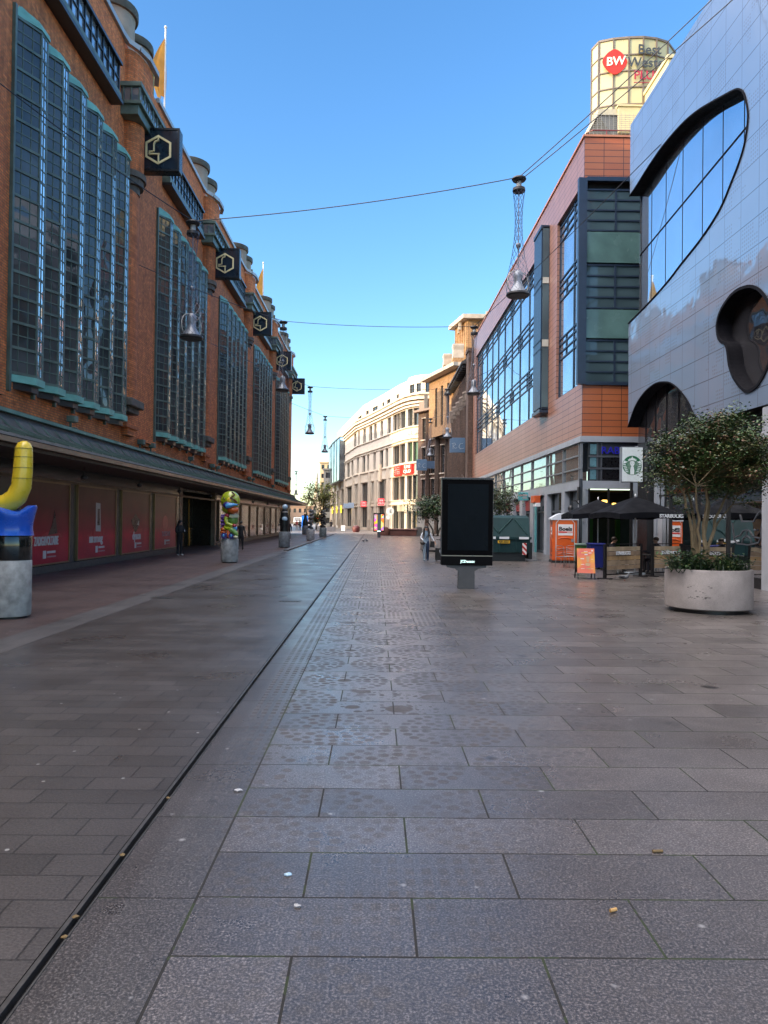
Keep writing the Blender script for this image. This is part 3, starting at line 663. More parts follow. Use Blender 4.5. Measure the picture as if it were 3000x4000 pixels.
# ------------------------------------------------------------------ white panel building on the right
def nearer(r,k=.918):
    # this frontage stands one metre closer to the street than first measured
    r.location=(r.location.x*k,r.location.y*k,1.9+(r.location.z-1.9)*k); r.scale=(k,k,k)
def white_building():
    X0=12.2
    root=thing('panel_building','glossy white panel building with a huge leaf shaped window and rounded dark openings','building',(X0,24,0))
    g=G('white_glazed_panels'); o=g.xyz(); y,z=o[1],o[2]
    def line(v,per,w): return g.math('LESS_THAN',g.math('FRACT',g.math('DIVIDE',v,per)),w/per)
    ln=g.math('MAXIMUM',line(g.math('ADD',z,.25),.93,.03),g.math('MULTIPLY',line(y,1.18,.028),.7))
    dv=g.n('ShaderNodeTexVoronoi'); dv.voronoi_dimensions='2D'; g.inp(dv,'Vector',g.vec(y,z)); g.inp(dv,'Scale',7.5); g.inp(dv,'Randomness',0.)
    blk=g.n('ShaderNodeTexWhiteNoise'); blk.noise_dimensions='2D'; g.inp(blk,'Vector',g.vec(g.math('FLOOR',g.math('DIVIDE',y,.59)),g.math('FLOOR',g.math('DIVIDE',g.math('ADD',z,.25),.465))))
    cl=g.math('GREATER_THAN',g.math('ADD',g.math('MULTIPLY',g.noise(.33,2,.5,g.vec(y,z)),1.5),g.math('MULTIPLY',blk.outputs[0],.55)),1.12)
    dots=g.math('MULTIPLY',g.math('LESS_THAN',dv.outputs[0],.30),cl)
    c=g.mix(ln,(.19,.25,.35),(.045,.055,.08)); c=g.mix(g.math('MULTIPLY',dots,.7),c,(.14,.15,.19))
    c=g.mix(.25,c,g.ramp(g.noise(.5,4),[(.3,.75),(.7,1.15)]),'MULTIPLY')
    pan=g.n('ShaderNodeTexWhiteNoise'); pan.noise_dimensions='2D'; g.inp(pan,'Vector',g.vec(g.math('FLOOR',g.math('DIVIDE',y,1.18)),g.math('FLOOR',g.math('DIVIDE',g.math('ADD',z,.25),.93))))
    hh=g.math('ADD',g.math('MULTIPLY',g.noise(.9,2),.6),g.math('MULTIPLY',g.math('MULTIPLY',pan.outputs[0],g.math('FRACT',g.math('DIVIDE',y,1.18))),.06))
    g.bsdf(Base_Color=c,Roughness=.30,Coat_Weight=1.,Coat_Roughness=.035,Coat_IOR=2.7,Coat_Normal=g.tilt(g.bump(hh,.022,1),(0,-.05,0))); wm=g.mat
    gl=GLASS('leaf_window_glass',(.58,.68,.78),1.9,.92,.006,.5,.02,tilt=(0,-.05,0),var=.06)
    gl2=GLASS('curved_window_glass',(.03,.03,.035),2.0,.0,.03,.7,.02)
    leaf=[(35.87,17.82),(34.85,17.9),(33.27,18.08),(31.55,18.16),(29.75,18.05),(28.36,17.81),(27.09,17.45),(26.11,17.14),(25.29,16.87),(24.94,16.69),(24.6,16.33),(24.36,15.69),(24.35,15.2),(24.58,14.57),(24.99,14.11),(25.51,13.71),(26.05,13.3),(26.72,13.0),(27.84,12.68),(29.05,12.46),(29.8,12.33),(30.84,12.12),(32.27,11.92),(33.97,11.75),(35.9,11.6)]
    butt=[(26.47,8.96),(26.43,9.18),(26.27,9.41),(25.98,9.6),(25.51,9.78),(25.05,9.84),(24.6,9.81),(24.1,9.7),(23.62,9.47),(23.25,9.16),(23.03,8.91),(22.76,8.46),(22.63,7.96),(22.66,7.47),(22.81,7.07),(23.12,6.69),(23.58,6.37),(23.98,6.28),(24.34,6.3),(24.77,6.55),(25.23,6.97),(25.51,7.43),(25.64,7.91),(25.8,8.21),(26.17,8.4),(26.38,8.64)]
    arch=[(35.82,6.54),(35.3,7.0),(34.86,7.35),(34.23,7.66),(33.61,7.85),(33.08,7.95),(32.56,8.0),(32.0,8.0),(31.45,7.93),(30.87,7.81),(30.3,7.59),(29.76,7.3),(29.28,6.98),(28.81,6.6),(28.46,6.21),(28.12,5.95),(27.7,5.68)]
    def smooth(pts,closed=False):
        out=[];n=len(pts)
        for i in range(n if closed else n-1):
            p0=pts[i-1] if (i>0 or closed) else pts[0]; p1=pts[i]; p2=pts[(i+1)%n]; p3=pts[(i+2)%n] if (closed or i+2<n) else pts[-1]
            for k in range(3):
                t=k/3; out.append(tuple(.5*((2*p1[d])+(p2[d]-p0[d])*t+(2*p0[d]-5*p1[d]+4*p2[d]-p3[d])*t*t+(3*p1[d]-p0[d]-3*p2[d]+p3[d])*t**3) for d in (0,1)))
        if not closed: out.append(pts[-1])
        return out
    leaf=smooth(leaf); butt=smooth(butt,True); arch=smooth(arch)
    outer=[(35.87,21.3),(8,21.75),(8,5.62)]+arch[::-1]+leaf[::-1]
    tris=tessellate_polygon([[Vector((a,b,0)) for a,b in outer],[Vector((a,b,0)) for a,b in butt]])
    vs=[(X0,a,b) for a,b in outer+butt]
    w=MB().add(vs,[tuple(t) for t in tris])
    w.quad((X0,35.87,17.82),(X0+.35,35.87,17.82),(X0+.35,35.87,21.3),(X0,35.87,21.3)); w.quad((X0,35.82,6.54),(X0+.35,35.82,6.54),(X0+.35,35.9,11.6),(X0,35.9,11.6))
    w.quad((X0,8,21.75),(X0,35.87,21.3),(X0+.6,35.87,21.3),(X0+.6,8,21.75))
    w.build('cladding',wm,root,recalc=False)
    rev=M('dark_reveal',(.008,.008,.011),.75,ior=1.2); rv=MB()
    def ring(pts,d,closed):
        n=len(pts)
        for i in range(n if closed else n-1):
            p,q=pts[i],pts[(i+1)%n]; rv.quad((X0-.03,*p),(X0-.03,*q),(X0+d,*q),(X0+d,*p))
            p2,q2=p,q
    for pts,cl in ((leaf,0),(arch,0),(butt,1)):
        k=len(pts); rv=MB(); ring(pts,.55 if cl else .5,bool(cl))
        for i in range(k if cl else k-1): rv.bar((X0-.02,*pts[i]),(X0-.02,*pts[(i+1)%k]),.05,.10 if cl else .05)
        rv.build('window_reveal',rev,root,recalc=False)
    def panes(pts,d,name,m,bars):
        t=tessellate_polygon([[Vector((a,b,0)) for a,b in pts]])
        o=MB().add([(X0+d,a,b) for a,b in pts],[tuple(x) for x in t]).build(name,m,root,recalc=False)
        for bb in bars or (): bb.build('glazing_bar',rev,o)
        return o
    b=[]
    for yy,(zl,zh) in {25.6:(13.6,16.95),27.2:(12.9,17.4),28.9:(12.5,17.85),30.8:(12.15,18.05),32.6:(11.9,18.1),34.3:(11.75,17.95)}.items(): b.append(MB().box(X0+.485,yy-.012,zl,X0+.50,yy+.012,zh))
    b.append(MB().bar((X0+.48,24.4,15.75),(X0+.48,35.8,14.9),.02,.045))
    panes(leaf,.5,'leaf_window',gl,b)
    b=[]
    for yy,zh in ((29.6,7.2),(31,7.83),(32.3,7.98),(33.6,7.83),(34.8,7.38)): b.append(MB().box(X0+.46,yy-.02,5.5,X0+.49,yy+.02,zh))
    panes(arch+[(27.7,5.4),(35.82,5.4)],.5,'arch_window',gl2,b)
    panes(butt,.52,'double_lobe_window',gl2,None)
    # core behind the cladding
    MB().box(X0+.62,8,4.15,30,35.9,21.2).build('wall',M('grey_core',(.05,.05,.055),.7),root)
    lv=MB(); lv.box(X0+.42,8,4.05,X0+.5,28.0,5.62)
    for q in range(15): lv.box(X0+.30,8,4.1+q*.1,X0+.44,28.0,4.15+q*.1)
    lv.build('louvre_band',M('louvre_dark',(.025,.03,.04),.4,.3),root)
    lv=MB(); lv.box(X0+.42,28.05,4.05,X0+.5,35.85,5.45)
    for q in range(13): lv.box(X0+.30,28.05,4.1+q*.1,X0+.44,35.85,4.15+q*.1)
    lv.build('louvre_band',M('louvre_dark',(.025,.03,.04),.4,.3),root)
    MB().box(X0+.2,28.05,5.42,X0+.62,35.85,5.56).build('sill',STEEL,root)
    # ground floor: clear shop glass, dark room with warm lamps behind
    fr=MB()
    for yy in (8,12,16,20,25.9,28.3,31.0,34.2,35.8): fr.box(X0+.12,yy-.05,.18,X0+.22,yy+.05,4.05)
    fr.box(X0+.1,8,-.25,X0+.26,35.85,.18); fr.box(X0+.1,8,3.95,X0+.26,35.85,4.06); fr.box(X0+.12,8,3.05,X0+.2,35.85,3.13)
    sf=fr.build('shopfront',BLACK,root)
    MB().quad((X0+.18,8,.18),(X0+.18,35.85,.18),(X0+.18,35.85,4.0),(X0+.18,8,4.0)).build('pane',SHOPG,sf,recalc=False)
    rm=MB(); rm.box(X0+4.0,8,0,X0+4.2,35.85,4.1); rm.box(X0+.3,8,4.06,X0+4.2,35.85,4.12); rm.box(X0+.3,8,.0,X0+4.2,35.85,.02); rm.box(X0+.3,28.4,.02,X0+4.0,28.5,4.06)
    rm.build('shop_interior',M('brown_interior',(.045,.032,.026),.7,var=.4,scale=.8),root)
    pc=MB(); pc.box(X0+.02,22.15,-.25,X0+.17,23.35,5.6); pc.build('white_column',M('column_white',(.34,.36,.40),.5,var=.15,scale=2),root)
    pc=MB(); pc.box(X0-.25,32.55,-.25,X0+.1,33.75,5.5); pc.build('black_column',BLACK,root)
    pc=MB(); pc.box(X0+.0,31.45,-.25,X0+.16,31.95,2.6); pc.build('white_column',M('column_white',(.34,.36,.40),.5),root)
    pc=MB(); pc.box(X0+.0,32.15,-.25,X0+.16,32.42,3.9); pc.build('steel_mullion',STEEL,root)
    for (yy,zz,dx,s) in ((31.6,3.05,.9,.11),(31.6,2.85,.9,.085),(29.3,2.95,1.6,.09),(29.0,2.9,1.7,.06),(25.3,2.05,1.3,.16),(25.9,2.95,1.3,.05)):
        m=MB().lathe([(s*.6,0),(s,.02),(s*.9,s*1.6),(s*.55,s*2.2)],12,(X0+dx,yy),zz); m.build('amber_lamp',AMBER,root,smooth=True)
    wl=M('logo_line',(.05,.057,.07),.6); dg=MB()
    def ln_(pts,w=.06):
        for p,q in zip(pts,pts[1:]): dg.bar((X0+.165,*p),(X0+.165,*q),w*.8,.012,up=(1,0,0))
    ln_([(25.08,2.22),(24.94,2.0),(24.15,2.0),(23.98,2.18),(23.72,2.33),(23.6,2.26),(23.58,1.98),(23.68,1.8),(23.68,1.5),(23.83,1.32),(24.5,1.22),(25.24,1.24),(25.46,1.36),(25.55,1.69),(25.62,1.95)])
    ln_([(25.45,1.45),(25.05,1.52),(24.85,1.68),(24.62,1.72),(24.42,1.68),(24.2,1.5),(23.75,1.46)]); ln_([(24.62,1.72),(24.62,1.52),(24.85,1.42),(24.92,1.25)]); ln_([(24.62,1.52),(24.35,1.42),(24.28,1.25)])
    dg.ell((X0+.13,24.0,1.72),(.012,.07,.04),8,6); dg.build('dog_outline',wl,root)
    text('S',(X0+.27,23.75,4.62),.75,M('letter_white',(.6,.6,.62),.5),root,WEST,'shop_letter',.03)
    nearer(root)
white_building()

def cafe_sign():
    s=thing('cafe_sign','white upright box sign with a round green crowned long-haired figure','sign',(11.45,33,3.7),0)
    x0,x1,y0,z0,z1=10.95,11.92,33.0,3.72,5.30
    MB().box(x0,y0,z0,x1,y0+.28,z1).build('box',M('sign_casing',(.20,.23,.27),.4,.3),s,bevel=.015)
    MB().box(x0+.03,y0-.012,z0+.03,x1-.02,y0-.001,z1-.03).build('face',M('sign_white',(.70,.78,.80),.3,var=.04),s)
    gr=M('sign_green',(.010,.14,.065),.35); wh=M('sign_white2',(.74,.81,.83),.35,var=.04)
    cx,cz,R=11.43,4.47,.43; y=y0-.014
    def poly(pts,o,m,nm='emblem'): return MB().prism([(cx+a*R,cz+b*R) for a,b in pts],'xz',y-o,y-o-.003).build(nm,m,s)
    disc=[(cos(t),sin(t)) for t in [i*2*pi/48 for i in range(48)]]
    poly(disc,.0,gr)
    w=MB()
    def P(pts,o=.004): w.prism([(cx+a*R,cz+b*R) for a,b in pts],'xz',y-o,y-o-.003)
    # crown, face and hair, two tails
    P([(-.46,.62),(-.40,.44),(-.2,.50),(0,.52),(.2,.50),(.40,.44),(.46,.62),(.34,.60),(.26,.76),(.16,.64),(.17,.78),(.08,.76),(0,.95),(-.08,.76),(-.17,.78),(-.16,.64),(-.26,.76),(-.34,.60)])
    P([(-.22,.40),(0,.46),(.22,.40),(.24,.15),(.14,-.05),(0,-.12),(-.14,-.05),(-.24,.15)])
    for sg in (-1,1):
        P([(sg*.80,.52),(sg*.66,.40),(sg*.48,.42),(sg*.62,.28),(sg*.72,.22),(sg*.98,.16),(sg*.90,.34)])
        for k in range(5):
            zc=.10-k*.17; P([(sg*.97*cos(.1+k*.17),zc),(sg*(.68-.06*k),zc+.05-.02*k),(sg*(.66-.06*k),zc-.03-.02*k),(sg*.98*cos(.2+k*.17),zc-.09)])
        for k in range(4):
            pts=[]
            for i in range(11):
                t=i/10; zz=.42-1.32*t
                xx=.22+.10*k+.20*t*(.8+.1*k)+.05*sin(t*11+k*.3)
                pts.append((sg*xx,max(zz,-.93+.06*k)))
            for p,q in zip(pts,pts[1:]): w.bar((cx+p[0]*R,y-.006,cz+p[1]*R),(cx+q[0]*R,y-.006,cz+q[1]*R),.003,.026,up=(0,1,0))
    P([(-.14,-.1),(.14,-.1),(.22,-.5),(.2,-.95),(-.2,-.95),(-.22,-.5)])
    w.build('emblem_figure',wh,s)
    f=MB()
    for sg in (-1,1): f.prism([(cx+sg*.10*R+a*.05*R,cz+.24*R+b*.025*R) for a,b in disc[::6]],'xz',y-.009,y-.011)
    f.box(cx-.03*R,y-.011,cz+.05*R,cx+.03*R,y-.009,cz+.07*R); f.build('emblem_face',gr,s)
    MB().box(x1,y0+.08,z0+.35,x1+.05,y0+.2,z1-.3).build('bracket',BLACK,s)
    nearer(s)
cafe_sign()

# ------------------------------------------------------------------ terracotta tiled building with blue framed windows
def orange_building():
    root=thing('tiled_building','terracotta tiled hotel block with large blue framed windows and a pale shop storey','building',(10,36,0))
    def tile(name,plane,w,h,c1,c2):
        g=G(name); u,v=UV(g,plane); b=g.n('ShaderNodeTexBrick'); b.offset=0
        off=-10.0 if plane=='xz' else -36.0
        g.inp(b,'Vector',g.vec(g.math('ADD',u,off),g.math('ADD',v,-20.75)));g.inp(b,'Scale',1.);g.inp(b,'Brick Width',w);g.inp(b,'Row Height',h);g.inp(b,'Mortar Size',.016);g.inp(b,'Bias',0.)
        g.inp(b,'Color1',c1);g.inp(b,'Color2',c2);g.inp(b,'Mortar',(.05,.022,.015))
        c=g.mix(.3,b.outputs[0],g.ramp(g.noise(.5,5),[(.3,.72),(.7,1.2)]),'MULTIPLY')
        c=g.mix(.2,c,g.ramp(g.noise(14,3),[(.3,.75),(.7,1.2)]),'MULTIPLY')
        g.bsdf(Base_Color=c,Roughness=.42,Coat_Weight=.30,Coat_Roughness=.22,Normal=g.bump(b.outputs[1],-.5,.02)); return g.mat
    tf=tile('terracotta_front','xz',.96,.315,(.34,.095,.034),(.38,.115,.042)); ts=tile('terracotta_side','yz',1.25,.315,(.33,.155,.105),(.36,.175,.12))  # side copy greyer: sky sheen put into the tile colour
    glS=GLASS('solar_glass',(.42,.54,.66),2.0,.85,.012,.35,.02,.15); 
    glF=GLASS('front_glass',(.060,.10,.115),1.55,0,.02,.4,.03,.4,.35)
    glM=GLASS('mezzanine_glass',(.34,.38,.38),2.0,.75,.02,.5,.02,.15)
    glD=GLASS('shop_dark_glass',(.02,.022,.025),1.7,0,.03,.6,.03)
    spm=M('teal_spandrel',(.085,.165,.160),.25,var=.35,scale=.8,coat=.4)
    w=MB()
    winsS=[(.28,5.35,8.72,18.6),(10.45,38.85,8.6,18.55)]
    PS=facade(w,(10,36),(10,77),6.1,20.75,winsS,.22,n=(-1,0))
    w.build('side_wall',ts,root,recalc=False)
    w=MB(); PF=facade(w,(10,36),(17,36),6.1,20.75,[(.12,6.6,8.72,18.55)],.2,n=(0,-1)); w.build('front_wall',tf,root,recalc=False)
    w=MB(); w.box(10.3,36.3,6.0,17,77,20.6); w.quad((10,36,20.75),(17,36,20.75),(17,77,20.75),(10,77,20.75)); w.box(10.0,76.9,0,17,77.1,20.7)
    w.build('core',M('core_dark',(.03,.035,.04),.8),root)
    cp=MB(); cp.box(9.93,35.93,20.75,17,36.1,20.85); cp.box(9.93,36.1,20.75,10.1,77,20.85); cp.build('coping',M('coping_terracotta',(.36,.15,.09),.5),root)
    # side windows: tall grids
    def grid(P,d0,d1,z0,z1,cols,name,glass):
        f=MB(); o=-.17
        def b(da,za,db,zb,wd=.09): f.bar(P(da,za,o),P(db,zb,o),.05,wd,up=(0,1,0) if da==db else (0,0,1))
        for d in cols+[d0+.05,d1-.05]: b(d,z0,d,z1,.11)
        b(d0,z0+.05,d1,z0+.05,.14); b(d0,z1-.05,d1,z1-.05,.1)
        fl=(z1-z0)/3.0
        cc=sorted([d0]+cols+[d1])
        for k in range(3):
            zt=z1-k*fl
            for fr in (.10,.24,.38,.52): 
                pass
            for i,(da,db) in enumerate(zip(cc,cc[1:])):
                for fr in (.085,.21,.335): b(da,zt-fr*fl,db,zt-fr*fl,.075)
                b(da,zt-fl*.985,db,zt-fl*.985,.075)
                dm=da+(db-da)*(.5 if (d1-d0)<8 else (.2 if (i+k)%2 else .8))
                za,zb=(.085,.335) if (i+k)%3 else (.0,.335)
                b(dm,zt-fl*zb,dm,zt-fl*za,.05)
        wn=f.build(name,NAVY,root)
        MB().quad(P(d0,z0,-.2),P(d1,z0,-.2),P(d1,z1,-.2),P(d0,z1,-.2)).build('pane',glass,wn,recalc=False)
        return wn
    grid(PS,.28,5.35,8.72,18.6,[2.3],'grid_window',glS)
    grid(PS,10.45,38.85,8.6,18.55,[10.45+28.4*i/9 for i in range(1,9)],'grid_window',glS)
    mb=MB(); mb.box(9.86,46.1,8.4,10.0,46.4,19.3); mb.build('blade_fin',NAVY,root)
    cb=MB(); cb.box(9.72,35.85,8.62,10.12,36.14,18.7); cb.box(10.12,35.85,18.55,17,36.0,18.75); cb.box(10.12,35.9,8.6,17,36.02,8.74); cb.build('corner_frame',NAVY,root)
    sl=MB(); sl.box(9.55,43.3,8.6,9.62,45.3,19.1); sl.box(9.62,43.2,8.45,10.0,43.34,19.2); sl.box(9.62,45.2,8.45,10,45.34,19.2); sl.box(9.5,43.2,8.3,10,45.34,8.5); sl.box(9.5,43.2,19.1,10,45.34,19.3)
    for zz in (12.05,12.55,15.75,16.2): sl.box(9.52,43.2,zz,9.6,45.3,zz+.09)
    so=sl.build('slot_window',NAVY,root)
    MB().box(9.56,43.36,8.6,9.60,45.2,19.1).build('pane',glS,so)
    MB().box(9.60,43.16,8.6,9.98,43.2,19.1).build('side_pane',glF,so); MB().box(9.6,43.12,12.15,9.97,43.15,12.55).build('blind',M('slot_blind',(.45,.47,.42),.5),so); MB().box(9.6,43.12,15.85,9.97,43.15,16.2).build('blind',M('slot_blind',(.45,.47,.42),.5),so)
    # front windows and teal spandrels
    Z=[(16.2,18.2,4),(12.4,14.5,4),(8.75,10.8,4)]
    for za,zb,n in Z:
        f=MB(); y=35.98
        for i in range(n+1): f.box(10.2,y+.07,za+(zb-za)*i/n-.04,17,y+.105,za+(zb-za)*i/n+.04)
        for xx in (11.58,13.4,15.2): f.box(xx-.05,y+.05,za,xx+.05,y+.105,zb)
        wn=f.build('front_window',NAVY,root)
        MB().box(10.13,36.1,za,17,36.14,zb).build('pane',glF,wn)
        cu=MB()
        for i in range(60): cu.lathe([(.05+.02*(i%3),0),(.05+.02*((i+1)%3),zb-za)],8,(10.3+i*.1,36.22),za)
        cu.build('curtain',M('grey_curtain',(.16,.22,.24),.8,var=.3,scale=3),wn)
    for za,zb in ((14.6,16.1),(10.9,12.3)): MB().box(10.13,36.0,za,17,36.12,zb).build('spandrel',spm,root)
    # shop storeys
    st=MB()
    st.box(9.90,35.9,5.82,10.3,77,6.1); st.box(9.95,35.95,3.50,10.3,77,3.93); st.box(10.3,35.9,5.82,17,36.2,6.1); st.box(10.3,35.95,3.55,17,36.2,3.93)
    for ya,yb in ((36.0,36.35),(38.95,39.6),(42.95,43.66),(46.7,47.63),(50.2,51.1),(53.55,54.56),(57.8,58.7),(61.8,62.7),(65.8,66.6),(69.8,70.6),(73.8,74.6)): st.box(9.93,ya,0,10.33,yb,3.5)
    st.build('pale_frame',STEEL,root)
    mz=MB()
    ys=[36.08,36.41,39.55,43.42,47.57,51.02,54.5,58.21,62.14,66,70,73.5,77]
    for yy in ys: mz.box(9.97,yy-.05,3.93,10.06,yy+.05,5.82)
    for zz in (4.55,5.2,3.97,5.8): mz.box(9.99,36,zz-.035,10.06,77,zz+.035)
    mo=mz.build('mezzanine_window',M('mezz_frame',(.22,.24,.27),.4,.3),root)
    MB().quad((10.06,36,3.93),(10.06,77,3.93),(10.06,77,5.85),(10.06,36,5.85)).build('pane',glM,mo,recalc=False)
    sg=MB(); 
    for (ya,yb) in ((36.35,38.95),(39.6,42.95),(43.66,46.7),(47.63,50.2),(51.1,53.55),(54.56,57.8),(58.7,61.8),(62.7,65.8),(66.6,69.8),(70.6,73.8),(74.6,77)):
        f=MB(); f.box(10.2,ya,0,10.26,yb,.15); f.box(10.2,ya,2.45,10.27,yb,2.55); f.box(10.2,ya+.25,.1,10.27,ya+.35,3.5); f.box(10.2,yb-.1,.1,10.27,yb,3.5)
        if ya<47: f.box(10.2,(ya+yb)/2-.03,.1,10.27,(ya+yb)/2+.03,2.5)
        fo=f.build('shop_window',M('shop_frame',(.09,.11,.13),.4,.3),root)
        MB().quad((10.28,ya,0),(10.28,yb,0),(10.28,yb,3.5),(10.28,ya,3.5)).build('pane',glD,fo,recalc=False)
    rd=M('red_shop_panel',(.28,.03,.03),.4)
    for ya,yb in ((47.7,50.1),(51.2,53.5),(54.6,57.7)): MB().box(10.14,ya,2.62,10.19,yb,3.3).build('fascia',rd,root)
    MB().box(9.98,46.2,0,10.06,46.5,2.9).build('turquoise_door_strip',M('turquoise',(.12,.42,.45),.4),root)
    # front shop storey: dark panels, small blue panes, neon name
    fp=MB(); fp.box(10.33,36.05,3.93,17,36.15,5.82); fp.build('front_panel',M('anthracite_panel',(.035,.04,.048),.4),root)
    for zz in (4.0,4.62,5.22): MB().box(10.42,36.0,zz,10.72,36.045,zz+.5).build('small_pane',M('blue_panel',(.10,.22,.27),.3,var=.2),root)
    fb=MB()
    for zz in (4.53,5.12): fb.box(10.33,35.97,zz-.04,17,36.05,zz+.05)
    for xx in (10.75,10.95): fb.box(xx,35.98,3.93,xx+.05,36.05,5.82)
    fb.build('panel_rail',M('rail_grey',(.09,.10,.12),.4,.2),root)
    MB().box(11.0,36.0,4.02,17,36.046,4.47).build('dark_opening',M('opening_dark',(.006,.006,.008),.3),root); MB().box(11.0,36.0,4.6,17,36.046,5.06).build('dark_opening',M('opening_dark',(.006,.006,.008),.3),root)
    text('RABBANI',(11.95,35.94,5.40),.50,EMIT('blue_neon',(.010,.010,.30),.07),root,FRONT,'neon_letters',.02)
    fr=MB()
    for xx in (10.35,11.3,12.4,13.6): fr.box(xx,36.0,0,xx+.08,36.1,3.55)
    fr.box(10.35,36.0,2.45,17,36.1,2.58); fr.box(10.35,36.0,0,17,36.1,.12); fo=fr.build('cafe_front',BLACK,root)
    MB().quad((10.33,36.08,.1),(17,36.08,.1),(17,36.08,3.5),(10.33,36.08,3.5)).build('pane',SHOPG,fo,recalc=False)
    rm=MB(); rm.box(10.4,39.5,0,17,39.7,3.5); rm.box(10.4,36.2,3.45,17,39.5,3.5); rm.box(10.4,36.2,0,17,39.5,.02)
    rm.build('cafe_interior',M('dark_green_interior',(.022,.028,.02),.7,var=.4,scale=1.2),root)
    MB().box(10.45,36.12,.05,10.62,36.3,2.4).build('green_post',M('lime_green',(.06,.20,.02),.5),root); MB().box(11.75,36.12,.05,11.95,36.3,2.4).build('green_post',M('lime_green',(.06,.20,.02),.5),root)
    MB().box(10.5,36.15,2.62,12.3,36.3,2.75).build('shelf',STEEL,root)
    for xx,sc in ((10.65,.12),(11.42,.17),(11.9,.12)): MB().lathe([(sc,0),(sc*.9,sc*.7),(sc*.6,sc*.9)],12,(xx,36.9),2.78 if sc<.15 else 2.88).build('amber_lamp',AMBER,root,smooth=True)
    # roof terrace rail
    rl=MB(); rr=M('red_rail',(.16,.03,.035),.45)
    for zz in (21.3,21.05): rl.tube([(10.3,40,zz),(10.3,36.6,zz),(10.5,36.4,zz),(17,36.4,zz)],.035,6)
    for p in ((10.3,40),(10.3,37.5),(11.2,36.4),(12.4,36.4),(13.6,36.4)): rl.tube([(*p,20.75),(*p,21.3)],.03,6)
    rl.build('roof_rail',rr,root)
orange_building()

def hotel_tower():
    root=thing('hotel_tower','cream panelled rooftop drum with hotel lettering standing above the terracotta block','tower',(15,46,20.7))
    cr=M('cream_panel',(.46,.43,.25),.35,var=.06,scale=.9,coat=.3); rib=M('bronze_rib',(.19,.15,.12),.45,.3); gy=M('grey_soffit',(.10,.11,.12),.6)
    pts=[(12.95,45.2),(13.16,44.45),(13.95,44.15),(14.83,44.0),(15.67,43.93),(16.5,44.05),(17.3,44.35),(18.4,45.6),(18.6,50),(15.2,50)]
    z0,z1=26.1,30.95
    MB().prism(pts,'xy',z0,z1).build('drum',cr,root)
    m=MB()
    vis=pts[:8]
    for p in vis: m.box(p[0]-.045,p[1]-.06,z0,p[0]+.045,p[1]+.06,z1+.03)
    rows=[z1,z1-1.02,z1-1.98,z1-2.98,z1-4.0,z0]
    for z in rows:
        for p,q in zip(vis,vis[1:]): m.bar((p[0],p[1]-.03,z),(q[0],q[1]-.03,z),.07,.07 if z<z1 else .12)
    m.build('panel_ribs',rib,root)
    red=M('logo_red',(.72,.035,.022),.4,var=.05); wh=M('logo_white',(.85,.82,.7),.4,var=.03); dk=M('letter_grey',(.04,.05,.06),.5); mg=M('letter_red',(.33,.02,.05),.5)
    # rounded red diamond
    cx,cz=13.99,29.5; d=[]
    for i in range(48):
        t=2*pi*i/48; a,b=cos(t),sin(t); r=.76/((abs(a)**1.5+abs(b)**1.5)**(1/1.5)); d.append((cx+a*r*.98,cz+b*r))
    MB().prism(d,'xz',43.99,44.05).build('logo_diamond',red,root)
    t1=text('BW',(cx+.02,43.97,cz-.0),.72,wh,root,(pi/2,0,0),'logo_letters',.012,bold=.012,shear=.15); t1.rotation_euler=(pi/2,-RAD(6),0)
    for s,x,z,c,sz in (('Best',16.0,30.13,dk,.80),('Western',16.15,29.35,dk,.80),('PLUS',15.85,28.58,mg,.72)):
        text(s,(x,43.80,z),sz,c,root,FRONT,'hotel_lettering',.02,bold=.01)
    MB().box(15.1,43.82,28.16,16.7,43.86,28.19).build('underline',mg,root)
    # roof slab, splayed underside and cream penthouse boxes
    sl=MB(); sl.box(12.72,43.0,25.75,18,50,26.08); sl.build('slab',M('slab_edge',(.40,.38,.30),.5),root)
    sp=MB(); sp.prism([(12.8,25.74),(18,25.74),(18,22.6),(15.0,22.6)],'xz',43.1,49.5); sp.box(13.2,44.5,20.7,18,49,22.7); sp.build('splayed_soffit',gy,root)
    bx=MB(); bx.box(15.76,40.3,21,22,43.9,27.4); bx.box(15.68,40.2,27.4,22,43.9,27.6); bx.box(15.70,40.25,26.2,15.76,43.9,26.28); bx.build('stair_block',M('cream_render',(.50,.45,.28),.6,var=.08),root)
    bx=MB(); bx.box(13.85,42.75,24.6,17.5,42.98,26.1); bx.box(13.85,42.98,26.09,17.5,44.0,26.12); bx.box(13.78,42.68,26.1,17.5,42.98,26.2); bx.build('parapet_box',M('cream_render',(.50,.45,.28),.6),root)
    nt=MB(); br=M('net_wire',(.30,.30,.30),.5)
    for i in range(14):
        nt.bar((10.35+i*.2,36.45,20.8),(10.35+i*.2,36.45,22.2),.012); nt.bar((10.35,36.45,20.8+i*.1),(13,36.45,20.8+i*.1),.012)
    nt.build('net_screen',br,root)
    for p in ((12.9,43.3,20.75,14.2,43.3,24.2),(13.6,43.3,20.75,14.9,43.3,23.6),(14.6,42.9,22.9,16.2,42.9,25.2)): MB().bar(p[:3],p[3:],.10).build('strut',br,root)
hotel_tower()
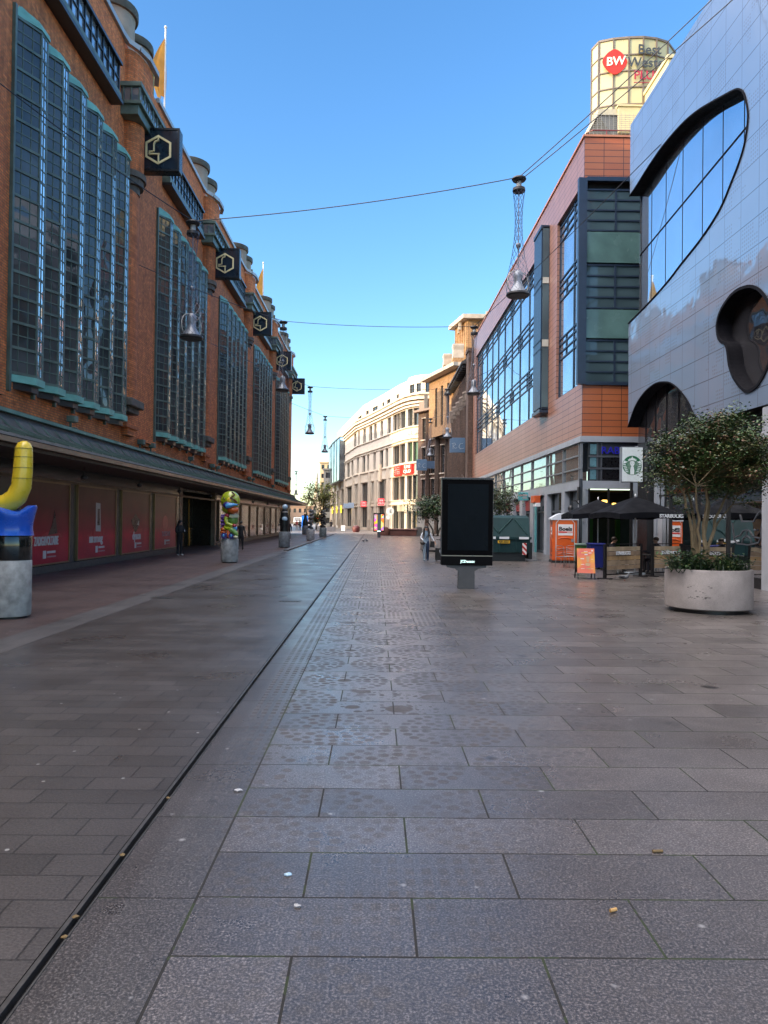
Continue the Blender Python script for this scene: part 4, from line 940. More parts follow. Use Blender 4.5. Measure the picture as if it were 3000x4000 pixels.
# ------------------------------------------------------------------ brown brick store with a tower, beyond the tiled block
def brick_store():
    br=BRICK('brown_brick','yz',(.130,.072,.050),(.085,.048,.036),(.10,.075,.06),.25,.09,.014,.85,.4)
    lit=BRICK('sunlit_brick','yz',(.36,.19,.085),(.28,.15,.068),(.30,.21,.12),.3,.1,.012,.85,.25)  # lighter copy of the brick, sunlight put into its colour
    sst=M('pale_sandstone',(.40,.34,.28),.8,var=.25,scale=1.6,bump=.2); gr=M('grey_stone_base',(.20,.19,.18),.8,var=.25,scale=1.2)
    sst2=M('dim_sandstone',(.19,.145,.115),.8,var=.3,scale=2); roofm=M('dark_slate',(.055,.05,.05),.6,var=.3); gl=GLASS('brick_store_glass',(.03,.03,.035),1.7,0,.03); fm=M('window_frame_dark',(.05,.045,.04),.5)
    root=thing('brick_store','dark brown brick department store with ribbed gable and a tall sunlit brick tower','building',(10,77,0))
    w=MB(); P=facade(w,(10,77),(10,102),0,18.75,[(3+2.55*i,4.5+2.55*i,z0,z1) for i in range(8) for z0,z1 in ((11.2,14.6),(15.4,17.4))],.35,n=(-1,0))
    P2=facade(w,(10,102),(6.1,108.6),0,17.6,[(d,d+.95,z0,z1) for d in (.9,3.3,5.6) for z0,z1 in ((13.6,16.6),(8.6,12.4),(4.2,7.8))],.3,n=(-.86,-.51))
    w.box(10.6,77.2,0,22,102,18.6); w.box(10.8,102,0,20,112,17.4)
    w.build('wall',br,root,recalc=False)
    for i in range(8):
        for z0,z1 in ((11.2,14.6),(15.4,17.4)): window(P,(3+2.55*i,4.5+2.55*i,z0,z1),.33,gl,fm,root,2,2,.09)
    for d in (.9,3.3,5.6):
        for z0,z1 in ((13.6,16.6),(8.6,12.4),(4.2,7.8)):
            window(P2,(d,d+.95,z0,z1),.28,gl,fm,root,1,3,.09)
            s=MB(); s.bar(P2(d-.15,z0-.1,.08),P2(d+1.1,z0-.1,.08),.3,.16); s.bar(P2(d-.1,z1+.1,.05),P2(d+1.05,z1+.1,.05),.2,.12); s.build('window_sill',sst,root)
    for i in range(19):
        y=79.4+i*1.22; MB().box(9.72,y-.14,3.2,10.0,y+.14,17.9).build('rib',br,root)
    m=MB(); m.box(9.5,77.05,0,10,79.0,19.6); m.box(9.4,77.0,19.6,10.1,79.1,19.9); m.build('pilaster',br,root)
    for i in range(3):
        m=MB(); m.bar(P2(.25+2.35*i,0,.2),P2(.25+2.35*i,17.2,.2),.75,.5,up=(1,0,0)); m.build('pilaster',br,root)
    for i in range(18):
        m=MB(); y=80.0+i*1.22; z=14.9+.15*(i%3); m.box(9.55,y-.16,z,9.99,y+.16,z+.75); m.box(9.6,y-.10,z-.5,9.98,y+.10,z)
        m.ell((9.66,y,z+.9),(.16,.16,.2),8,6)
        m.build('stone_figure',sst2,root)
        MB().box(9.66,y-.13,6.2+.25*(i%4),9.98,y+.13,6.42+.25*(i%4)).build('stone_lamp_bracket',sst2,root)
    e=MB(); e.prism([(9.0,18.75),(9.0,18.95),(13,21.5),(13,18.75)],'xz',79.2,102.4); 
    for i in range(20): e.box(9.15,79.7+i*1.15,18.45,10,79.95+i*1.15,18.75)
    e.build('roof',roofm,root)
    e=MB(); e.bar(P2(-.3,17.75,.35),P2(7.9,17.75,.35),.9,.3); e.bar(P2(.3,18.5,-.3),P2(7.7,18.5,-.3),.3,1.5); e.build('cornice',M('cornice_brown',(.22,.16,.13),.7),root)
    for d in (1.3,5.6): m=MB().box(*(Vector(P2(d,17.9,.1))-Vector((.25,.25,0))),*(Vector(P2(d,20.0,.1))+Vector((.25,.25,0)))); m.build('finial',gr,root)
    gb=MB(); gb.bar(P2(0,2.0,.06),P2(7.6,2.0,.06),.14,4.0); gb.box(9.9,79,0,9.99,102,3.2); gb.build('stone_base',gr,root)
    for d in (1.0,3.3,5.5): 
        m=MB(); p=Vector(P2(d,0,.35)); m.box(p.x-.35,p.y-.35,3.0,p.x+.35,p.y+.35,3.5); m.ell((p.x,p.y,4.1),(.3,.3,.65),10,8); m.ell((p.x,p.y,4.95),(.2,.2,.25),8,6); m.build('stone_ornament',sst,root,smooth=True)
    # sunlit set-back storey
    w=MB(); Q=facade(w,(10.5,94.5),(7.4,105),13.5,21.5,[(d,d+.8,14.8,20.2) for d in (1.2,3.4,5.6,7.8)],.25,n=(-.96,-.28)); Qf=facade(w,(10.5,94.5),(15,94.0),13.5,21.5,[(1.0,1.5,16,19.5)],.25,n=(-.11,-1))
    w.quad((10.5,94.5,21.5),(15,94,21.5),(15,106,21.5),(7.4,105,21.5))
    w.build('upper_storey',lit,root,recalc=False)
    for d in (1.2,3.4,5.6,7.8): window(Q,(d,d+.8,14.8,20.2),.23,gl,fm,root,1,4,.08)
    window(Qf,(1.0,1.5,16,19.5),.23,gl,fm,root,1,2,.08)
    e=MB(); e.bar(Q(-.9,21.75,.5),Q(11.6,21.75,.5),1.4,.45); e.bar(Qf(-.6,21.74,.4),Qf(5,21.74,.4),1.3,.44); e.build('upper_cornice',sst,root)
    for (x,y,h) in ((10.6,97.5,3.2),(9.7,101.2,2.7)):
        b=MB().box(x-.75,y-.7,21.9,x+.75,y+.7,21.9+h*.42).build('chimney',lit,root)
        MB().lathe([(1.02,h*.42),(1.0,h*.55),(.94,h*.75),(1.04,h*.93),(1.0,h)],4,(x,y),21.9,a0=pi/4).build('chimney_cap',sst,b)
    t=MB(); tp=[(11.9,98),(10.75,103.0),(14.5,104.5),(15.4,98)]
    t.prism(tp,'xy',21.5,28.6)
    u=Vector((10.75-11.9,5.0,0)).normalized(); nn=Vector((-u.y,u.x,0))
    for i in range(6):
        p=Vector((11.9,98,0))+u*(.3+i*.88); t.box(p.x-.10,p.y-.16,22,p.x+.10,p.y+.16,28.2)
    for i in range(5): t.box(12.2+i*.75,97.9,22,12.5+i*.75,98.0,28.2)
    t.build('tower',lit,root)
    t=MB(); big=[(11.2,97.2),(9.9,103.6),(14.8,105.4),(16.2,97.2)]; t.prism(big,'xy',28.6,29.15)
    for i in (0,1): 
        for k in range(2): t.box(10.9-.25*i+i*.3,99.2+i*2.0+k*.5,27.6,11.2-.25*i+i*.3,99.5+i*2+k*.5,29.4)
    t.box(14.2,97.1,27.4,14.6,97.4,29.5); t.build('tower_cornice',sst,root)
brick_store()
def banner_sign(x0,x1,y,z0,z1,xw,label):
    s=thing('square_sign',label,'sign',((x0+x1)/2,y,z0),0,'blue grey square signs with white script initials')
    MB().box(x0,y,z0,x1,y+.35,z1).build('panel',M('slate_blue_panel',(.10,.17,.27),.4,var=.06),s,bevel=.02)
    MB().box(x1,y+.05,z0+.3,xw,y+.3,z1-.2).build('bracket',M('slate_blue_dark',(.06,.10,.17),.45),s)
    wh=M('sign_letter',(.66,.70,.75),.4); m=MB(); w=(x1-x0); h=(z1-z0); f=lambda a,b:(x0+a*w,y-.015,z0+b*h)
    for pts in ([(.20,.24),(.20,.62)],[(.12,.60),(.30,.64),(.38,.54),(.22,.42)],[(.22,.42),(.36,.26),(.46,.34)],[(.84,.62),(.66,.58),(.58,.38),(.70,.24),(.92,.30)]):
        for p,q in zip(pts,pts[1:]): m.bar(f(*p),f(*q),.02,.075,up=(0,1,0))
    m.build('script_initials',wh,s)
banner_sign(7.95,9.58,80,9.27,10.88,10,'larger slate blue square sign with white script initials nearer on the ribbed brick wall')
banner_sign(5.68,7.16,104.6,8.95,10.5,8.4,'smaller slate blue square sign with script initials beside the red squares on the corner')

# ------------------------------------------------------------------ cream stone building closing the street
def cream_building():
    root=thing('corner_building','curved cream stone building with a rounded sunlit corner at the end of the street','building',(4.5,111,0))
    st=M('cream_stone',(.62,.54,.44),.75,var=.10,scale=.7,bump=.1); st2=M('cream_stone_base',(.50,.42,.34),.7,var=.15,scale=.8)
    gl=GLASS('cream_glass',(.03,.034,.034),1.75,0,.03,.5); glg=GLASS('corner_glass',(.07,.13,.075),1.6,0,.02,.5); fm=M('cream_window_frame',(.05,.05,.05),.5)
    poly=[(7.9,108.8),(6.4,109.3),(5.4,110.3),(4.5,112),(3.6,114.8),(2.6,118.6),(1.45,123),(-.45,130),(-3.6,141),(-6.4,158),(-11,187)]
    cum=[0]
    for p,q in zip(poly,poly[1:]): cum.append(cum[-1]+math.hypot(q[0]-p[0],q[1]-p[1]))
    r_=lambda px:(px-1467)/2900.
    S=lambda px: on_poly(poly,r_(px))[0]
    FL=dict(g=(.5,4.2),f2=(5.0,8.6),f3=(10.65,13.6),f4=(16.0,18.6))
    zz=lambda k:(1150+k/2.602)
    wide=[(850,940),(780,818),(680,750),(615,645),(530,590),(475,505),(430,460),(385,415)]
    f3=[(920,945),(860,895),(795,820),(733,753),(685,713),(628,650),(573,593),(530,555)]
    f4=[(990,1025),(935,970),(865,890),(800,825),(750,780),(690,715),(638,655),(597,620)]
    wins=[]
    def put(a,b,fl): wins.append((S(zz(b)),S(zz(a)),*FL[fl]))
    for a,b in wide: put(a,b,'g'); put(a,b,'f2')
    for a,b in f3: put(a,b,'f3')
    for a,b in f4: put(a,b,'f4')
    wall=MB(); jobs=[]
    for i,(p,q) in enumerate(zip(poly,poly[1:])):
        L=cum[i+1]-cum[i]; ws=[]
        if i<5:
            pass
        for w in wins:
            a,b=w[0]-cum[i],w[1]-cum[i]
            a2,b2=max(a,.0),min(b,L)
            if b2-a2>.15: ws.append((max(a2,.03),min(b2,L-.03),w[2],w[3]))
        if 1<=i<=4 and i!=2 :
            for fl in FL: ws.append((.06 if i!=3 else .45,L-.06,*FL[fl]))
        if i==2:
            for fl in FL: ws.append((.06,L-.35,*FL[fl]))
        # outward normal points to the street
        u=Vector((q[0]-p[0],q[1]-p[1],0)).normalized(); n=(-u.y*1.0, u.x*1.0)
        if n[0]*(-1)+n[1]*(-.3)<0: n=(-n[0],-n[1])
        P=facade(wall,p,q,0,20.6,ws,.45,n=n)
        for w in ws: jobs.append((P,w,i))
    wall.box(8.5,110.5,0,24,130,20.4); wall.prism([(8.5,110),(4.0,119),(1.2,131),(-2.5,143),(-5.2,158.5),(-9.5,187.5),(14,187),(20,110)],'xy',20.0,20.6)
    wall.build('wall',st,root,recalc=False)
    for P,w,i in jobs:
        wd=w[1]-w[0]; window(P,w,.42,glg if (i in(1,2) and w[2]>10 and w[2]<14) else gl,fm,root,max(1,min(3,int(wd/1.2))),1,.10)
    # string courses and pilasters
    def course(z,h,out,name):
        m=MB()
        for i,(p,q) in enumerate(zip(poly,poly[1:])):
            u=Vector((q[0]-p[0],q[1]-p[1],0)).normalized(); n=Vector((-u.y,u.x,0))
            if n.x*(-1)+n.y*(-.3)<0: n=-n
            a=Vector((*p,z))+n*out/2-u*out*.3; b=Vector((*q,z))+n*out/2+u*out*.3; m.bar(a,b,out,h)
        return m.build(name,st,root)
    for z,h,o in ((4.35,.14,.16),(4.95,.10,.12),(8.75,.12,.14),(10.4,.12,.2),(13.75,.1,.14),(14.15,.14,.22),(15.85,.14,.22),(18.9,.25,.35),(19.35,.3,.5),(19.9,.35,.7),(20.6,.22,.45)): course(z,h,o,'string_course')
    for k in (955,830,765,665,602,518,465,420,375):
        s,pt=on_poly(poly,r_(zz(k))); pb=MB().box(pt[0]-.42,pt[1]-.3,.0,pt[0]+.05,pt[1]+.3,10.3).build('pilaster',st,root)
        MB().box(pt[0]-.48,pt[1]-.34,0,pt[0]+.05,pt[1]+.34,1.9).build('pilaster_base',st2,pb)
    # set-back top storey
    inner=[(p[0]+(1.1 if i>3 else .35),p[1]+(1.3 if i<=4 else .2)) for i,p in enumerate(poly)]
    m=MB(); jobs=[]
    for i,(p,q) in enumerate(zip(inner,inner[1:])):
        u=Vector((q[0]-p[0],q[1]-p[1],0)).normalized(); n=Vector((-u.y,u.x,0))
        if n.x*(-1)+n.y*(-.3)<0: n=-n
        L=math.hypot(q[0]-p[0],q[1]-p[1]); ws=[]
        if i in (1,2): ws=[(.25,L-.25,21.2,22.5)]
        elif i==0: ws=[(.2,L-.5,21.0,22.5)]
        elif i>=5: ws=[(L*.15,L*.45,21.3,22.3)]+([(L*.68,L*.85,21.3,22.3)] if L>6 else [])
        P=facade(m,p,q,20.6,23.5,ws,.25,n=(n.x,n.y)); jobs+= [(P,w) for w in ws]
    m.prism(inner+[(9,187),(16,112)],'xy',23.5,23.7)
    m.build('top_storey',st,root,recalc=False)
    for P,w in jobs: window(P,w,.23,gl,fm,root,2,1,.08)
    # dark glass oriel on the far bend
    o1=on_poly(poly,r_(1345))[1]; o2=on_poly(poly,r_(1318))[1]; o3=on_poly(poly,r_(1292))[1]
    m=MB(); pl=[(o1[0]-.1,o1[1]),(o1[0]-1.2,o1[1]+.3),(o2[0]-1.3,o2[1]),(o3[0]-.9,o3[1]),(o3[0]+.2,o3[1]),(o2[0]+.3,o2[1])]
    m.prism(pl,'xy',10.4,19.6); og=GLASS('oriel_glass',(.42,.55,.62),2.0,.85,.05,.4,.03); oo=m.build('glass_oriel',og,root)
    m=MB()
    for t in range(6):
        a=t/5; p=(o1[0]-1.2+(o3[0]-.9-o1[0]+1.2)*a,o1[1]+.3+(o3[1]-o1[1])*a)
        bow=-.02-.35*(1-abs(2*a-1)); m.box(p[0]-.04+bow,p[1]-.06,10.3,p[0]+.04+bow,p[1]+.06,19.7)
    m.prism([(a-.12,b-.1) for a,b in pl],'xy',10.2,10.42); m.prism([(a-.12,b-.1) for a,b in pl],'xy',19.58,19.8); m.build('oriel_frame',M('oriel_frame_dark',(.03,.03,.035),.4),oo)
    # lettering on the rounded corner
    wl=M('letters_white',(.74,.72,.68),.5)
    word='BEESTHOULD'
    for i,ch in enumerate(word):
        px=1527+(i+.5)*10.5*(1.0 if i<9 else .98); s,pt=on_poly(poly,r_(px)); k=min(j for j in range(len(cum)-1) if cum[j+1]>=s-1e-6)
        u=Vector((poly[k+1][0]-poly[k][0],poly[k+1][1]-poly[k][1],0)).normalized(); n=Vector((-u.y,u.x,0))
        if n.x*(-1)+n.y*(-.3)<0: n=-n
        ang=math.atan2(n.x,-n.y)
        o=text(ch,(pt[0]+n.x*.32,pt[1]+n.y*.32,15.0),.85,wl,root,(pi/2,0,-ang*.8 if False else ang*-1*-1),'name_letter',.05,bold=.015)
    # red shop squares
    red=EMIT('shop_red',(.85,.03,.02),.35); wh=M('square_white',(.85,.82,.78),.4)
    def square(px0,px1,kind,z0=8.75,z1=10.3,off=.45):
        p=on_poly(poly,r_(px0))[1]; q=on_poly(poly,r_(px1))[1]; u=Vector((q[0]-p[0],q[1]-p[1],0)); L=u.length; u.normalize(); n=Vector((u.y,-u.x,0))
        r=thing('red_square_sign',{'latin':'red square sign with white letters in two rows on the rounded cream corner','kana':'red square sign with white angular strokes left of the lettered one on the corner'}[kind],'sign',(p[0],p[1],z0),0,'red square shop signs on the cream corner')
        P=lambda d,z,o: tuple(Vector((*p,0))+u*d+n*o+Vector((0,0,z)))
        b=MB(); 
        b.add([P(0,z0,off),P(L,z0,off),P(L,z1,off),P(0,z1,off),P(0,z0,.0),P(L,z0,.0),P(L,z1,.0),P(0,z1,.0)],[(0,1,2,3),(0,4,5,1),(1,5,6,2),(2,6,7,3),(3,7,4,0),(4,7,6,5)])
        b.build('panel',red,r)
        ang=math.atan2(u.y,u.x); h=z1-z0
        if kind=='latin':
            for s,zf in (('UNI',.73),('QLO',.30)): text(s,P(L/2,z0+h*zf,off+.03),h*.42,wh,r,(pi/2,0,ang),'letters',.02,bold=.02,sx=L/h*.95)
        else:
            m=MB(); f=lambda a,c:P(L*a,z0+h*c,off+.03)
            for a,b_ in (((.15,.82),(.42,.82)),((.40,.82),(.40,.58)),((.12,.56),(.46,.56)),((.58,.80),(.86,.80)),((.54,.58),(.90,.58)),
                        ((.20,.42),(.14,.30)),((.18,.40),(.42,.40)),((.42,.40),(.24,.12)),((.58,.40),(.86,.40)),((.58,.40),(.58,.14)),((.86,.40),(.86,.14)),((.58,.16),(.86,.16))): m.bar(f(*a),f(*b_),.03,.11,up=tuple(n))
            m.build('strokes',wh,r)
    square(1546,1573,'kana'); square(1582,1616,'latin')
    # small lit signs over the ground-floor windows
    def blade(px,z0,z1,w,m,lab,cat,grp,txt=None,name='blade_sign'):
        pt=on_poly(poly,r_(px))[1]; x=pt[0]-.5-w
        r=thing(name,lab,cat,(x,pt[1],z0),0,grp); MB().box(x,pt[1]-.1,z0,x+w,pt[1]+.1,z1).build('panel',m,r,bevel=.03); MB().box(x+w,pt[1]-.04,(z0+z1)/2,pt[0]+.02,pt[1]+.04,(z0+z1)/2+.1).build('arm',BLACK,r)
        if txt: 
            for k,s in enumerate(txt): text(s,(x+w/2,pt[1]-.12,z0+(z1-z0)*(.7-.42*k)),(z1-z0)*.36,wh,r,FRONT,'letters',.01,bold=.02)
    redlit=EMIT('lit_red',(.85,.05,.06),.45); g2='small red lit signs over the shop windows'
    blade(1441,4.2,5.2,.95,redlit,'small red lit square sign left of the dark screen, over the shop windows','sign',g2,('UNI','QLO'))
    blade(1512,4.3,5.4,1.0,redlit,'small red lit square sign right above the far dark screen','sign',g2,('UNI','QLO'))
    ye=EMIT('lit_yellow',(.85,.55,.03),.8)
    for k,px in enumerate((1309,1326,1344)): 
        a=on_poly(poly,r_(px))[1]; r=tag(MB().box(a[0]-.75,a[1]-.7,3.3,a[0]-.55,a[1]+.9,4.9).build('yellow_sign',ye,bevel=.05),('leftmost','middle','rightmost')[k]+' of three yellow signs over the ground-floor windows at the far bend','sign','yellow signs on the cream facade')
    blue=M('pale_blue_sign',(.45,.58,.75),.4)
    for k,px in enumerate((1372,1393)): blade(px,4.1,5.1,1.1,blue,('left','right')[k]+' one of two pale blue square signs beside the yellow signs','sign','pale blue signs on the cream facade')
    p=on_poly(poly,r_(1548))[1]; r=thing('round_sign','round white sign with a dark letter hanging at the cream corner','sign',(p[0]-.9,p[1]-1,2.6))
    x,y=p[0]-1.0,p[1]-1.0
    m=MB(); m.prism([(x+.62*cos(t),3.25+.62*sin(t)) for t in [i*2*pi/28 for i in range(28)]],'xz',y-.08,y+.08); m.build('disc',M('round_white',(.72,.76,.8),.4),r); text('E',(x+.08,y-.1,3.25),.7,BLACK,r); MB().box(x+.5,y-.03,3.2,p[0]+.1,y+.03,3.3).build('arm',BLACK,r)
    m=MB().prism([(x-.3+.3*cos(t),2.35+.3*sin(t)) for t in [i*2*pi/20 for i in range(20)]],'xz',y-.05,y+.05); m.build('lower_disc',M('round_white',(.72,.76,.8),.4),r)
    # white promotional blinds and warm display inside the sunlit corner windows
    for k,px in enumerate((1562,1582,1606,1630)):
        a=on_poly(poly,r_(px))[1]; MB().box(a[0]-.45,a[1]-.12,3.25,a[0]+.45,a[1]-.06,4.25).build('blind',M('blind_cream',(.72,.68,.52),.6),root)
    nl=tag(MB().tube([(1.0-.35,121.8-.3,8.2+.0),(1.0-.35,121.8-.3,11.0)],.28,10).build('banner',M('banner_cloth',(.74,.62,.46),.6)),'slim pale vertical flag on the cream facade left of the corner','banner')
cream_building()

# ------------------------------------------------------------------ further along the street
def distance():
    def block(name,x0,x1,y0,y1,h,col,label,cat='building',rows=5,cols=3,face='s'):
        r=thing(name,label,cat,((x0+x1)/2,y0,0)); m=MB(); ws=[((x1-x0)*(i+.25)/cols,(x1-x0)*(i+.75)/cols,h*(j+.3)/rows,h*(j+.78)/rows) for i in range(cols) for j in range(rows)]
        P=facade(m,(x0,y0),(x1,y0),0,h,ws,.3,n=(0,-1)); m.box(x0,y0+.5,0,x1,y1,h); m.quad((x0,y0,0),(x0,y0+.5,0),(x0,y0+.5,h),(x0,y0,h)); m.quad((x1,y0,0),(x1,y0+.5,0),(x1,y0+.5,h),(x1,y0,h)); m.box(x0-.3,y0-.3,h,x1+.3,y1,h+.4)
        m.build('wall',M(name+'_wall',col,.8,var=.12,scale=.4),r,recalc=False)
        gl=GLASS(name+'_glass',(.05,.055,.06),1.6)
        for w in ws: window(P,w,.25,gl,BLACK,r,1,1,.08)
        return r
    block('tan_building',-17.5,-13.9,232,262,19.5,(.58,.44,.26),'narrow tan sunlit building behind the far tree',rows=7,cols=2)
    block('grey_building',-13.4,-11.2,190,225,14.5,(.20,.21,.22),'slim grey building next to the cream bend',rows=5,cols=1)
    for i,(x0,x1,y,h,c,l) in enumerate(((-62,-48,300,8.5,(.45,.28,.18),'low russet house far down the street beside the canopy tip'),(-47.5,-38,305,6.4,(.55,.40,.26),'low tan house far down the street, middle of the row'),(-37,-26,310,7.0,(.50,.34,.22),'low brown house far down the street before the spire'))):
        block('far_house',x0,x1,y,y+14,h,c,l,'house',2,5)
    s=thing('church_spire','thin pale church spire far down the street behind the tree','spire',(-28,350,0))
    m=MB(); m.prism([(-29.6,350),(-26.4,350),(-26.4,353),(-29.6,353)],'xy',0,11.5); m.lathe([(1.5,11.5),(1.0,15.5),(.85,15.7),(.7,21),(.9,21.2),(.5,23.4),(.05,25)],8,(-28,351.5)); m.build('tower',M('spire_stone',(.60,.48,.34),.8),s)
    # unseen building across the side street, placed to shade the cream facade
    r=thing('unseen_side_building','unseen brick building across the side street, placed to shade the cream facade','building',(-16,114,0))
    m=MB(); m.prism([(-14.8,113),(-21.5,175),(-45,175),(-45,113)],'xy',0,19.5); m.prism([(-18,113),(-25,175),(-45,175),(-45,113)],'xy',19.5,22); m.build('wall',BRICK('corner_brick','yz',(.30,.13,.07),(.24,.1,.06),(.2,.15,.1)),r)
distance()
# ------------------------------------------------------------------ bell lamps on span wires
def bell_lamp():
    dk=M('lamp_dark',(.03,.03,.033),.45,.3); gy=M('lamp_zinc',(.22,.24,.28),.42,.4,var=.2,scale=5); lt=M('lamp_light',(.42,.42,.40),.5); wire=M('lamp_wire',(.10,.11,.15),.4,.5)
    r=thing('bell_lamp','x','street lamp',(0,0,0),0,'bell lamps hung on wires over the street')
    m=MB().lathe([(.02,-.02),(.24,-.03),(.26,-.08),(.22,-.14),(.05,-.16)],20); m.build('pulley',dk,r,smooth=True,local=True)
    MB().lathe([(.09,-.14),(.10,-.40)],14).build('neck',lt,r,smooth=True,local=True)
    MB().lathe([(.10,-.38),(.22,-.40),(.23,-.50),(.20,-.54),(.06,-.55)],20).build('collar',dk,r,smooth=True,local=True)
    prof=[(-.52,.215),(-.9,.165),(-1.3,.135),(-1.7,.13),(-2.1,.145),(-2.4,.175),(-2.7,.215),(-3.0,.265),(-3.3,.33),(-3.6,.395),(-3.85,.43),(-4.1,.42),(-4.2,.40)]
    n=MB()
    def rad(z):
        for (z0,r0),(z1,r1) in zip(prof,prof[1:]):
            if z1<=z<=z0: t=(z-z0)/(z1-z0); return r0+(r1-r0)*t
        return prof[-1][1]
    for sg in (1,-1):
        for k in range(9):
            pts=[]
            for i in range(27):
                z=-.52-3.66*i/26; a=2*pi*k/9+sg*i*.34; q=rad(z); pts.append((q*cos(a),q*sin(a),z))
            n.tube(pts,.0055,3,cap=False)
    n.build('net',wire,r,local=True)
    m=MB().tube([(0,0,-.5),(0,0,-2.35)],.016,6); m.ell((0,0,-2.45),(.095,.095,.10),12,8); m.lathe([(.06,-2.53),(.02,-2.66),(.016,-3.35)],8); m.build('rod',gy,r,smooth=True,local=True)
    MB().lathe([(.03,-3.34),(.11,-3.38),(.165,-3.47),(.165,-3.60),(.145,-3.74),(.16,-3.86),(.22,-3.98),(.31,-4.12),(.36,-4.19)],24).build('bell',gy,r,smooth=True,local=True)
    MB().lathe([(.35,-4.16),(.41,-4.18),(.42,-4.24),(.38,-4.29),(.05,-4.30)],28).build('shade_rim',dk,r,smooth=True,local=True)
    for a in (0.4,0.4+pi):
        pts=[]
        for i in range(15):
            t=pi*i/14; q=.10+.34*sin(t)**.8 if 0<t<pi else .1
            pts.append((q*cos(a),q*sin(a),-3.40-.80*(1-cos(t))/2))
        pts[-1]=(.38*cos(a),.38*sin(a),-4.2); MB().tube(pts,.018,6).build('loop',lt,r,smooth=True,local=True)
    return r
def lamps():
    proto=bell_lamp()
    spots=[(4.99,26.4,14.23,'large bell lamp in a wire net before the terracotta block, nearest on the right'),
           (-6.72,26.8,12.62,'large bell lamp in a wire net before the brick facade, nearest on the left'),
           (6.03,46.2,14.08,'bell lamp in front of the far end of the tiled block, second on the right'),
           (-5.77,45.3,13.97,'bell lamp hanging in front of the fourth box sign, second on the left'),
           (6.1,63.9,13.3,'bell lamp before the brown brick wall, just left of the larger square sign'),
           (-6.01,66.7,13.82,'bell lamp against the open sky, third on the left'),
           (6.03,83.1,13.36,'small bell lamp above the smaller slate blue square sign'),
           (-6.05,87.2,14.03,'bell lamp against the open sky beside the cream building, fourth on the left'),
           (-14.6,136,10.6,'tiny distant bell lamp in the sky gap above the canopy tip')]
    for i,(x,y,z,l) in enumerate(spots):
        o=proto if i==0 else copy_tree(proto); o.location=(x,y,z); o['label']=l; o.rotation_euler=(0,0,.5*i)
    wm=M('span_wire_steel',(.035,.035,.04),.5,.4)
    def cable(p,q,sag,label,r=.018):
        p=Vector(p);q=Vector(q); pts=[p.lerp(q,i/16)-Vector((0,0,sag*4*(i/16)*(1-i/16))) for i in range(17)]
        tag(MB().tube(pts,r,5).build('span_wire',wm,smooth=True),label,'cable','span wires over the street')
    S=[s[:3] for s in spots]
    nm=('nearest','second','third','fourth')
    la=[(-10.95,21.0,14.25),(-10.95,33.6,13.35),(-10.95,47.5,13.2),(-10.95,62,13.2)]
    ra=[None,(11.18,29.3,17.0),(9.95,60,14.6),(9.6,80,14.3)]
    for i in range(4):
        L=S[2*i+1]; R=S[2*i]
        cable(la[i],L,.12,'wire from the brick facade to the %s bell lamp on the left'%nm[i])
        cable(L,R,.18,'wire spanning between the %s pair of bell lamps across the street'%nm[i])
        if ra[i]: cable(R,ra[i],.12,'wire from the %s bell lamp on the right up to the buildings on the right'%nm[i])
    cable(S[0],(11.17,22.6,19.06),.1,'upper of two wires running from the nearest right bell lamp past the hotel drum')
    cable((5.05,26.35,14.12),(11.17,21.7,18.15),.1,'lower of two wires running from the nearest right bell lamp past the hotel drum')
    cable((-18.5,136,11.2),(-10.5,136,11.2),.6,'thin distant wire carrying the tiny bell lamp in the sky gap',.03)
lamps()

